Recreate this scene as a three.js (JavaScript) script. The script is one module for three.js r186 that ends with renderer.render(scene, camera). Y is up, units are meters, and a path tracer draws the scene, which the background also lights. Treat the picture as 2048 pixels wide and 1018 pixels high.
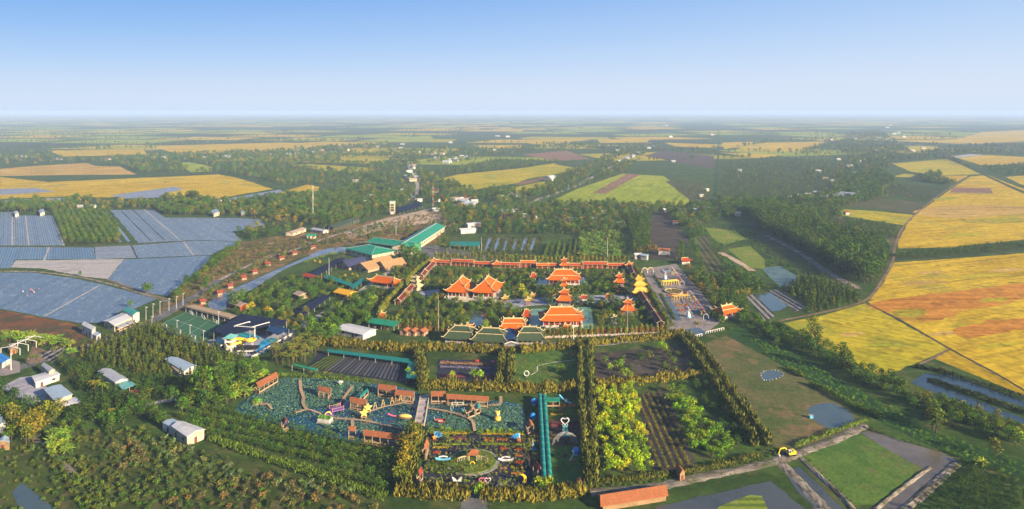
import * as THREE from 'three';
import { mergeGeometries } from 'three/addons/utils/BufferGeometryUtils.js';
import { MarchingCubes } from 'three/addons/objects/MarchingCubes.js';

// ---------------------------------------------------------------- camera, sky, sun, exposure
const scene = new THREE.Scene();
const EYE = 110, LENS = 1400, HORIZON = 222;              // drone height in metres; focal length and horizon row of a 2048 x 1018 frame
const camera = new THREE.PerspectiveCamera(2 * Math.atan(796 / LENS) * 180 / Math.PI, 2048 / 1592, 0.5, 120000);
camera.position.set(0, EYE, 0);
camera.lookAt(0, EYE, -100);
camera.setViewOffset(2048, 1592, 0, 796 - HORIZON, 2048, 1018);
camera.updateProjectionMatrix();

const EXPOSURE = 3.4;
{
  const W = 64, Hh = 2048, d = new Float32Array(W * Hh * 4);
  // height above the horizon, then the sky's colour to the west (left) and to the east (right), where it is paler
  const stops = [[-90, [.63, .77, .97], [.67, .79, .97]], [0, [.63, .77, .97], [.67, .79, .97]], [.8, [.64, .765, .95], [.71, .80, .95]], [2.2, [.56, .72, .94], [.72, .80, .94]], [4, [.40, .62, .94], [.66, .78, .95]], [6, [.26, .51, .91], [.58, .73, .95]], [9, [.13, .37, .86], [.46, .65, .93]], [15, [.10, .30, .74], [.32, .50, .80]], [40, [.10, .25, .58], [.16, .31, .62]], [90, [.11, .24, .55], [.11, .24, .55]]];
  for (let j = 0; j < Hh; j++) {
    const e = ((j + .5) / Hh - .5) * 180;
    let k = 0; while (k < stops.length - 2 && e > stops[k + 1][0]) k++;
    const a = stops[k], b = stops[k + 1], t = Math.min(1, Math.max(0, (e - a[0]) / (b[0] - a[0])));
    for (let i = 0; i < W; i++) { const o = (j * W + i) * 4, m = .5 + .5 * Math.cos(((i + .5) / W - .5) * 2 * Math.PI); for (let c = 0; c < 3; c++) { const l = a[1][c] + (b[1][c] - a[1][c]) * t, r = a[2][c] + (b[2][c] - a[2][c]) * t; d[o + c] = (l + (r - l) * m) / EXPOSURE; } d[o + 3] = 1; }
  }
  const t = new THREE.DataTexture(d, W, Hh, THREE.RGBAFormat, THREE.FloatType);
  t.mapping = THREE.EquirectangularReflectionMapping; t.magFilter = t.minFilter = THREE.LinearFilter; t.needsUpdate = true;
  scene.background = t; scene.environment = t;
}
const sun = new THREE.DirectionalLight(new THREE.Color().setRGB(1, .80, .54), 5);
{
  const az = 52 * Math.PI / 180, el = 19.5 * Math.PI / 180;   // behind the drone, a little to the right, low
  sun.position.set(Math.sin(az) * Math.cos(el) * 900, Math.sin(el) * 900, Math.cos(az) * Math.cos(el) * 900 - 400);
  sun.target.position.set(0, 0, -400); sun.castShadow = true;
  Object.assign(sun.shadow.camera, { left: -700, right: 700, top: 500, bottom: -500, near: 1, far: 3000 });
  sun.shadow.mapSize.set(4096, 4096);
  scene.add(sun, sun.target);
}
scene.fog = new THREE.FogExp2(new THREE.Color().setRGB(.50, .69, 1), 0.000125);
const renderer = new THREE.WebGLRenderer({ antialias: true });
renderer.toneMapping = THREE.LinearToneMapping; renderer.toneMappingExposure = EXPOSURE; renderer.shadowMap.enabled = true;

// ---------------------------------------------------------------- helpers
let seed = 7;
const rnd = () => { seed = (seed + 0x6D2B79F5) | 0; let t = Math.imul(seed ^ (seed >>> 15), 1 | seed); t = (t + Math.imul(t ^ (t >>> 7), 61 | t)) ^ t; return ((t ^ (t >>> 14)) >>> 0) / 4294967296; };
const R = (a, b) => a + (b - a) * rnd(), pick = (a) => a[Math.floor(rnd() * a.length)];
// ground plan: a point of the survey frame -> where it lies on the flat ground (or on a plane at height h)
const G = ([px, py], h = 0) => { const d = LENS * (EYE - h) / (py - HORIZON); return [(px - 1024) * d / LENS, -d]; };
const P3 = (p, y = 0) => { const [x, z] = G(p); return new THREE.Vector3(x, y, z); };
const mpp = (py) => EYE / (py - HORIZON);                 // metres for one step of the frame at that row
const taken = {};
const numbered = (n) => { const k = taken[n] = (taken[n] ?? -1) + 1; return k ? n + '_' + String(k).padStart(3, '0') : n; };
function tag(o, label, category, group, kind) { o.userData.label = label; o.userData.category = category; if (group) o.userData.group = group; if (kind) o.userData.kind = kind; return o; }
function thing(name, label, category, [x, z] = [0, 0], turn = 0, group, y = 0) {
  const o = new THREE.Group(); o.name = numbered(name); o.position.set(x, y, z); o.rotation.y = turn; scene.add(o);
  return tag(o, label, category, group);
}
const plain = (g) => { const n = g.index ? g.toNonIndexed() : g; for (const k of Object.keys(n.attributes)) if (!['position', 'normal', 'uv', 'color'].includes(k)) n.deleteAttribute(k); return n; };
function planar(g) {                                       // uv in metres, by the way each face points
  const p = g.attributes.position, n = g.attributes.normal, uv = new Float32Array(p.count * 2);
  for (let i = 0; i < p.count; i++) {
    const ax = Math.abs(n.getX(i)), ay = Math.abs(n.getY(i)), az = Math.abs(n.getZ(i));
    if (ay > .35) { uv[2 * i] = p.getX(i); uv[2 * i + 1] = p.getZ(i); } else if (ax > az) { uv[2 * i] = p.getZ(i); uv[2 * i + 1] = p.getY(i); } else { uv[2 * i] = p.getX(i); uv[2 * i + 1] = p.getY(i); }
  }
  g.setAttribute('uv', new THREE.BufferAttribute(uv, 2)); return g;
}
function join(gs) { gs = [gs].flat(9).map((g) => planar(plain(g))); return gs.length > 1 ? mergeGeometries(gs) : gs[0]; }
function part(name, gs, m, parent) { const o = new THREE.Mesh(join(gs), m); o.name = name; o.castShadow = o.receiveShadow = true; parent.add(o); return o; }
function solo(name, gs, m, label, category, pos = [0, 0], turn = 0, group, y = 0) {   // a thing that is one mesh
  const o = new THREE.Mesh(join(gs), m); o.name = numbered(name); o.position.set(pos[0], y, pos[1]); o.rotation.y = turn; o.castShadow = o.receiveShadow = true; scene.add(o);
  return tag(o, label, category, group);
}
const bx = (w, h, d, x = 0, y = 0, z = 0, ry = 0) => { const g = new THREE.BoxGeometry(w, h, d); if (ry) g.rotateY(ry); g.translate(x, y + h / 2, z); return g; };   // stands on y
const cyl = (r0, r1, h, x = 0, y = 0, z = 0, n = 8) => { const g = new THREE.CylinderGeometry(r1, r0, h, n); g.translate(x, y + h / 2, z); return g; };
const tube = (pts, r, n = 6, seg) => new THREE.TubeGeometry(new THREE.CatmullRomCurve3(pts.map((p) => p.isVector3 ? p : new THREE.Vector3(...p))), seg ?? pts.length * 4, r, n);
function bar(a, b, w, h = w) { a = new THREE.Vector3(...a); b = new THREE.Vector3(...b); const g = new THREE.BoxGeometry(w, h, a.distanceTo(b)); const m = new THREE.Matrix4().lookAt(a, b, new THREE.Vector3(0, 1, .001)); g.applyMatrix4(m); g.translate((a.x + b.x) / 2, (a.y + b.y) / 2, (a.z + b.z) / 2); return g; }
function quad(pts) { const g = new THREE.BufferGeometry(), v = [0, 1, 2, 0, 2, 3].flatMap((i) => pts[i]); g.setAttribute('position', new THREE.Float32BufferAttribute(v, 3)); g.setAttribute('uv', new THREE.Float32BufferAttribute(new Array(12).fill(0), 2)); g.computeVertexNormals(); return g; }
// a footprint from its front base corners and its depth: centre, turn, width
function front(a, b, depth) {
  const [ax, az] = G(a), [bx_, bz] = G(b), w = Math.hypot(bx_ - ax, bz - az), t = Math.atan2(-(bz - az), bx_ - ax);
  const nx = Math.sin(t), nz = Math.cos(t);                // the way the front faces
  return { pos: [(ax + bx_) / 2 - nx * depth / 2, (az + bz) / 2 - nz * depth / 2], turn: t, w, d: depth };
}
const inside = (pts, x, z) => { let c = false; for (let i = 0, j = pts.length - 1; i < pts.length; j = i++) { const [xi, zi] = pts[i], [xj, zj] = pts[j]; if ((zi > z) !== (zj > z) && x < (xj - xi) * (z - zi) / (zj - zi) + xi) c = !c; } return c; };
const keepOut = [];                                        // plan polygons where nothing is planted
const clear = (px) => keepOut.push(px.map((p) => G(p)));
function clearBox(f, grow = 1) { const c = Math.cos(f.turn), s = Math.sin(f.turn), w = f.w / 2 + grow, d = f.d / 2 + grow; keepOut.push([[-w, -d], [w, -d], [w, d], [-w, d]].map(([x, z]) => [f.pos[0] + x * c + z * s, f.pos[1] - x * s + z * c])); }

// ---------------------------------------------------------------- procedural textures (colour of matter only)
const hash = (x, y, s) => { let h = Math.imul(x, 374761393) + Math.imul(y, 668265263) + Math.imul(s, 2147483647 ^ 0x5bd1e995); h = Math.imul(h ^ (h >>> 13), 1274126177); return ((h ^ (h >>> 16)) >>> 0) / 4294967296; };
function pn(u, v, fu, fv, s) { const x = u * fu, y = v * fv, xi = Math.floor(x), yi = Math.floor(y), a = x - xi, b = y - yi, p = a * a * (3 - 2 * a), q = b * b * (3 - 2 * b), w = (i, n) => ((i % n) + n) % n; const x0 = w(xi, fu), x1 = w(xi + 1, fu), y0 = w(yi, fv), y1 = w(yi + 1, fv); return (hash(x0, y0, s) * (1 - p) + hash(x1, y0, s) * p) * (1 - q) + (hash(x0, y1, s) * (1 - p) + hash(x1, y1, s) * p) * q; }
function fb(u, v, f, o, s) { let a = .5, r = 0, t = 0; for (let i = 0; i < o; i++) { r += a * pn(u, v, f, f, s + i); t += a; a *= .62; f *= 2; } return r / t; }
const enc = (x) => { x = Math.min(1, Math.max(0, x)); return 255 * (x <= .0031308 ? 12.92 * x : 1.055 * x ** (1 / 2.4) - .055); };
function tex(n, metres, fn) {
  const d = new Uint8Array(n * n * 4);
  for (let j = 0; j < n; j++) for (let i = 0; i < n; i++) { const c = fn(i / n, j / n), o = (j * n + i) * 4; d[o] = enc(c[0]); d[o + 1] = enc(c[1]); d[o + 2] = enc(c[2]); d[o + 3] = 255; }
  const t = new THREE.DataTexture(d, n, n); t.colorSpace = THREE.SRGBColorSpace; t.wrapS = t.wrapT = THREE.RepeatWrapping; t.magFilter = t.minFilter = THREE.LinearFilter; t.repeat.set(1 / metres, 1 / metres); t.needsUpdate = true; return t;
}
const mix = (a, b, t) => { t = Math.min(1, Math.max(0, t)); return [a[0] + (b[0] - a[0]) * t, a[1] + (b[1] - a[1]) * t, a[2] + (b[2] - a[2]) * t]; };
const ss = (a, b, x) => { x = Math.min(1, Math.max(0, (x - a) / (b - a))); return x * x * (3 - 2 * x); };
const ALBEDO = .72;
const mat = (c, rough = .9, extra = {}) => new THREE.MeshPhysicalMaterial({ specularIntensity: rough > .55 ? .15 : .8, color: new THREE.Color().setRGB(...(c.isTexture ? [1, 1, 1] : c)).multiplyScalar(ALBEDO), map: c.isTexture ? c : null, roughness: rough, side: THREE.DoubleSide, ...extra });
const speck = (a, b, c, metres, s, f = 6, n = 512) => tex(n, metres, (u, v) => { const g = fb(u, v, f, 6, s), h = fb(u, v, 96, 2, s + 40), k = fb(u, v, f * 2, 4, s + 80); let o = mix(a, b, ss(.35, .65, g)); o = mix(o, c, ss(.55, .75, k) * .8); const w = .65 + .7 * h; return o.map((x) => x * w); });
const calm = (a, b, metres, s) => tex(256, metres, (u, v) => mix(a, b, ss(.3, .7, fb(u, v, 4, 4, s))));
const rowsTex = (a, b, c, metres, rows, s, sharp = .5) => tex(512, metres, (u, v) => { const wob = .06 * (fb(u, v, 8, 2, s) - .5), x = (v + wob * 1.2 / rows) * rows, ph = Math.abs((x - Math.floor(x)) - .5) * 2; let o = mix(a, b, ss(sharp - .2, sharp + .2, ph + .35 * (fb(u, v, 64, 2, s + 9) - .5))); o = mix(o, c, ss(.5, .72, fb(u, v, 7, 4, s + 3)) * .7); const w = .75 + .5 * fb(u, v, 90, 2, s + 5); return o.map((q) => q * w); });
// ---------------------------------------------------------------- ground materials
const T = {};
T.grass = mat(speck([.032, .066, .012], [.055, .100, .018], [.10, .105, .032], 110, 11, 9));
T.scrubgrass = mat(speck([.040, .062, .012], [.062, .088, .018], [.11, .095, .04], 50, 24, 8));
T.lawn = mat(speck([0.062, 0.131, 0.022], [0.094, 0.163, 0.027], [0.125, 0.138, 0.044], 60, 21));
T.pasture = mat(speck([.070, .100, .026], [.115, .115, .042], [.20, .13, .065], 90, 31));
T.scrub = mat(speck([.10, .085, .030], [.21, .125, .050], [.34, .22, .10], 120, 41, 9));
T.rust = mat(speck([.075, .060, .030], [.17, .072, .028], [.26, .11, .04], 70, 51, 5));
T.soil = mat(speck([.15, .10, .065], [.22, .15, .10], [.30, .22, .15], 60, 61));
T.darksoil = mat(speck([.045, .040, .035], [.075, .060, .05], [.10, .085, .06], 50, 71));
T.bank = mat(speck([.13, .11, .085], [.27, .235, .20], [.075, .095, .03], 26, 81, 7));
T.road = mat(speck([.34, .30, .26], [.42, .37, .32], [.28, .24, .20], 40, 91));
T.asphalt = mat(speck([.11, .115, .125], [.15, .15, .16], [.20, .19, .18], 40, 101));
T.paving = mat(speck([.19, .175, .18], [.27, .24, .235], [.34, .26, .24], 24, 111));
T.plaza = mat(speck([.26, .26, .32], [.36, .36, .42], [.42, .36, .36], 24, 121));
T.earthyard = mat(speck([.42, .30, .20], [.52, .40, .28], [.25, .19, .11], 60, 131));
const rice = (a, b, c, s) => tex(1024, 420, (u, v) => {
  const w = u + .010 * (fb(u, v, 5, 3, s) - .5), band = pn(w * .999, v, 3, 46, s + 1), fine = pn(u, v, 20, 256, s + 2), g = fb(u, v, 4, 6, s + 3), k = fb(u, v, 9, 5, s + 4), gr = fb(u, v, 180, 2, s + 5);
  let o = mix(a, b, ss(.35, .65, g + .30 * (band - .5))); o = mix(o, c, ss(.60, .72, k) * .8);
  const ln = pn(u, v, 6, 120, s + 8), q = (.62 + .76 * gr) * (.80 + .40 * fine) * (1 - .28 * ss(.78, .92, ln)) * (1 - .35 * ss(.70, .8, fb(u, v, 40, 3, s + 9))); return o.map((x) => x * q);
});
T.rice = mat(rice([.43, .29, .010], [.52, .36, .016], [.32, .27, .03], 201), 1);
T.ricegreen = mat(rice([.33, .30, .010], [.42, .34, .014], [.25, .27, .02], 211), 1);
T.ricepale = mat(rice([.42, .27, .06], [.50, .33, .08], [.36, .25, .06], 221), 1);
T.riceripe = mat(rice([.44, .18, .022], [.52, .24, .03], [.44, .28, .018], 231), 1);
T.paddy = mat(rice([0.240, 0.296, 0.020], [0.296, 0.336, 0.024], [0.192, 0.272, 0.024], 241), 1);
T.redfield = mat(rice([0.224, 0.128, 0.080], [0.272, 0.152, 0.096], [0.160, 0.128, 0.056], 261), 1);
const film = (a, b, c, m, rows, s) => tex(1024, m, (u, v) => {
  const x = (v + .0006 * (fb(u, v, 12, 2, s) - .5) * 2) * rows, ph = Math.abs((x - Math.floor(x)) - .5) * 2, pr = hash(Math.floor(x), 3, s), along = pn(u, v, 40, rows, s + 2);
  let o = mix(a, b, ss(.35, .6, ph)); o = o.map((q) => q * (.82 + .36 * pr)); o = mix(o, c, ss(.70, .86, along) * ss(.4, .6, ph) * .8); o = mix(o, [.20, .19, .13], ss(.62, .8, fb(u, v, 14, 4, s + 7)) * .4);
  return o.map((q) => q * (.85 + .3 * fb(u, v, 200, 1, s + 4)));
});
const gl = { metalness: .0 };
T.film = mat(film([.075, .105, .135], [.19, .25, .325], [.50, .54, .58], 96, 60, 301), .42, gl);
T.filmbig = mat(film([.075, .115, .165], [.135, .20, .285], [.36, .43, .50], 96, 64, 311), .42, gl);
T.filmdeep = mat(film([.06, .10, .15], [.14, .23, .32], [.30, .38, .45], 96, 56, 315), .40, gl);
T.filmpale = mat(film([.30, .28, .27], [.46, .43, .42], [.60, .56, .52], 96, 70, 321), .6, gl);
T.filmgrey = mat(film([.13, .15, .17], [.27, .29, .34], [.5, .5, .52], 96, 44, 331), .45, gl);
T.rowgreen = mat(rowsTex([.022, .036, .012], [.055, .085, .020], [.08, .08, .03], 60, 12, 401));
T.rowolive = mat(rowsTex([.05, .045, .03], [.10, .12, .035], [.13, .11, .05], 60, 14, 411));
T.rowpurple = mat(rowsTex([.07, .055, .05], [.13, .09, .08], [.06, .08, .035], 80, 12, 421));
T.rowlight = mat(rowsTex([.10, .15, .02], [.20, .26, .03], [.26, .24, .06], 40, 13, 431));
T.bedrows = mat(rowsTex([.02, .02, .02], [.26, .25, .24], [.14, .15, .12], 40, 12, 441, .45));
T.turf = mat(tex(512, 24, (u, v) => { const st = ((u * 8) % 1) < .5 ? .86 : 1.08; const g = .8 + .4 * fb(u, v, 90, 2, 451); return [.045 * st * g, .135 * st * g, .072 * st * g]; }), .9);
T.pond = mat(calm([.045, .075, .085], [.065, .095, .095], 60, 501), .06);
const ripple = tex(256, 9, (u, v) => { const g = fb(u, v, 16, 4, 515); return [g, g, g]; }), wet = (c, d, s) => mat(calm(c, d, 46, s), .05, { bumpMap: ripple, bumpScale: .05 });
T.muddy = wet([.105, .082, .052], [.15, .12, .08], 511); T.darkpond = wet([.046, .052, .048], [.07, .076, .068], 513); T.fishpond = wet([.012, .030, .042], [.022, .042, .052], 517);
T.lotus = mat(calm([.008, .055, .085], [.014, .08, .105], 40, 521), .10);
T.canal = mat(speck([.10, .105, .10], [.20, .20, .20], [.07, .075, .05], 50, 531, 10), .06);
T.greenwater = mat(speck([.10, .22, .15], [.14, .28, .19], [.24, .32, .14], 30, 541), .35);
T.weed = mat(speck([.020, .060, .012], [.035, .088, .018], [.02, .045, .02], 40, 551, 8));
T.hyacinth = mat(speck([.05, .10, .09], [.09, .16, .15], [.16, .22, .22], 40, 561, 9), .5);
T.poolwater = mat(calm([.03, .30, .55], [.05, .40, .62], 20, 571), .06);
T.blackfloor = mat(speck([.018, .02, .035], [.03, .032, .05], [.05, .045, .05], 20, 581), .6);
T.flowers = mat(speck([.10, .035, .045], [.05, .06, .03], [.16, .06, .03], 8, 591, 20), .9);

// ---------------------------------------------------------------- ground sheets
const laid = [];                                            // boxes of the sheets so far: each new one lies above those it may cross
function heightFor(pts) { const xs = pts.map((p) => p[0]), zs = pts.map((p) => p[1]), b = [Math.min(...xs), Math.max(...xs), Math.min(...zs), Math.max(...zs)]; let k = 1; for (const o of laid) if (o[0] < b[1] && o[1] > b[0] && o[2] < b[3] && o[3] > b[2]) k = Math.max(k, o[4] + 1); laid.push([...b, k]); return .012 + k * .006; }
function flat(pts, holes) {                                 // plan points -> horizontal sheet
  const s = new THREE.Shape(pts.map(([x, z]) => new THREE.Vector2(x, -z)));
  const g = new THREE.ShapeGeometry(s); g.rotateX(-Math.PI / 2); return g;
}
function soften(pts, n = 4) { return new THREE.CatmullRomCurve3(pts.map(([x, z]) => new THREE.Vector3(x, 0, z)), true, 'centripetal').getPoints(pts.length * n).slice(0, -1).map((p) => [p.x, p.z]); }
function ragged(pts, step, amp) {                           // field edges are never ruled lines
  const out = []; pts.forEach((a, i) => { const b = pts[(i + 1) % pts.length], l = Math.hypot(b[0] - a[0], b[1] - a[1]), n = Math.max(1, Math.min(24, Math.round(l / step))); for (let k = 0; k < n; k++) { const t = k / n, q = k ? amp : 0; out.push([a[0] + (b[0] - a[0]) * t + R(-q, q), a[1] + (b[1] - a[1]) * t + R(-q, q)]); } }); return out;
}
function sheet(name, px, m, label, { dir, y, soft, rag, cat, plan, keep, group } = {}) {
  let pts = plan ? px : px.map((p) => G(p)); if (soft) { pts = soften(pts); if (rag) pts = ragged(pts, rag * 2, rag); } else if (rag) pts = ragged(pts, rag * 6, rag);
  const g = flat(pts); let a = 0;
  if (dir) { const [p, q] = dir.map((p) => G(p)); a = Math.atan2(q[1] - p[1], q[0] - p[0]); }
  const pos = g.attributes.position, uv = g.attributes.uv, c = Math.cos(a), s = Math.sin(a);
  for (let i = 0; i < pos.count; i++) { const x = pos.getX(i), z = pos.getZ(i); uv.setXY(i, x * c + z * s, -x * s + z * c); }
  const o = new THREE.Mesh(g, m); o.name = numbered(name); o.position.y = y ?? heightFor(pts); o.receiveShadow = true; scene.add(o);
  if (keep) keepOut.push(pts);
  return tag(o, label, cat ?? name.split('_').pop(), group, 'structure');
}
function ribbon(name, px, width, m, label, { y, cat, keep = 1, closed } = {}) {   // a road, a path, a bank of even width
  const c = px.map((p) => new THREE.Vector3(G(p)[0], 0, G(p)[1])), cv = new THREE.CatmullRomCurve3(c, !!closed, 'centripetal'), n = px.length * 6, L = [], Rr = [];
  for (let i = 0; i <= n; i++) { const p = cv.getPoint(i / n), t = cv.getTangent(i / n), w = width / 2 * R(.9, 1.1), nx = -t.z, nz = t.x; L.push([p.x + nx * w, p.z + nz * w]); Rr.push([p.x - nx * w, p.z - nz * w]); }
  return sheet(name, [...L, ...Rr.reverse()], m, label, { plan: 1, y, cat, keep });
}
function berm(name, px, width, height, m, label) {             // an earth bank with a rounded, uneven top
  const cv = new THREE.CatmullRomCurve3(px.map((p) => new THREE.Vector3(G(p)[0], 0, G(p)[1])), false, 'centripetal'), n = Math.max(6, Math.round(cv.getLength() / 1.6)), v = [], rows = [];
  for (let i = 0; i <= n; i++) { const p = cv.getPoint(i / n), t = cv.getTangent(i / n), r = []; for (let k = 0; k <= 6; k++) { const s = k / 6 * 2 - 1, w = width / 2 * (k === 0 || k === 6 ? R(.85, 1.25) : 1); r.push([p.x - t.z * s * w, .02 + height * (1 - s * s) * R(.6, 1.15), p.z + t.x * s * w]); } rows.push(r); keepOut.push([r[0], r[6], [r[6][0] + t.x, 0, r[6][2] + t.z], [r[0][0] + t.x, 0, r[0][2] + t.z]].map((q) => [q[0], q[2]])); }
  for (let i = 0; i < n; i++) for (let k = 0; k < 6; k++) { const A = rows[i][k], B_ = rows[i + 1][k], C_ = rows[i + 1][k + 1], D = rows[i][k + 1]; v.push(A, D, C_, A, C_, B_); }
  const g = new THREE.BufferGeometry(); g.setAttribute('position', new THREE.Float32BufferAttribute(v.flat(), 3)); g.computeVertexNormals();
  const o = new THREE.Mesh(planar(g), m); o.name = numbered(name); o.castShadow = o.receiveShadow = true; scene.add(o); return tag(o, label, 'bank', undefined, 'structure');
}
{ // the land itself, out to the horizon
  const o = new THREE.Mesh(flat([[-42000, 300], [42000, 300], [42000, -50000], [-42000, -50000]]), T.grass); o.name = 'ground'; o.receiveShadow = true; scene.add(o);
  const uv = o.geometry.attributes.uv, p = o.geometry.attributes.position; for (let i = 0; i < p.count; i++) uv.setXY(i, p.getX(i), p.getZ(i));
  tag(o, 'dark green grassy lowland reaching to the hazy horizon', 'ground', undefined, 'structure');
}
// patchwork of fields far away
const farRows = [];                                         // field edges that carry a line of trees
{
  const kinds = [['golden rice field', T.rice], ['greenish rice field', T.ricegreen], ['green paddy field', T.paddy], ['green paddy field', T.paddy], ['planted field', T.rowgreen]];
  let n = 0;
  for (const [turn, side] of [[.22, -1], [-.35, 1]]) for (let r = 0; r < 30; r++) for (let k = -26; k < 26; k++) {      // two land holdings lying at different angles
    const w = 430, d = 330, c = Math.cos(turn), s = Math.sin(turn), u = (k + .5) * w + (r % 3) * 120, v = -1500 - r * d, x = u * c - v * s * .5, z = v + u * s;
    if (z > -1500 || z < -11500 || Math.abs(x) > -z * .76 || (x - 300 > 0 ? 1 : -1) !== side || rnd() < .3) continue;
    const g0 = R(.03, .12), q = [[-.5 + g0, .5 - g0], [.5 - R(.02, .1), .5 - R(.02, .2)], [.5 - R(.02, .3), -.5 + R(.02, .2)], [-.5 + R(.02, .2), -.5 + R(.02, .15)]].map(([p, o]) => [x + p * w * c - o * d * s, z + p * w * s + o * d * c]), m = pick(kinds);
    sheet('field', q, m[1], 'far ' + m[0] + ' fading into the haze below the horizon', { cat: 'field', plan: 1, rag: 6, group: 'far ' + m[0] + 's in the haze' }); n++;
    if (rnd() < .5) farRows.push([q[0], q[1]]); if (rnd() < .35) farRows.push([q[1], q[2]]);
  }
  console.log('far fields', n);
}
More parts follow.
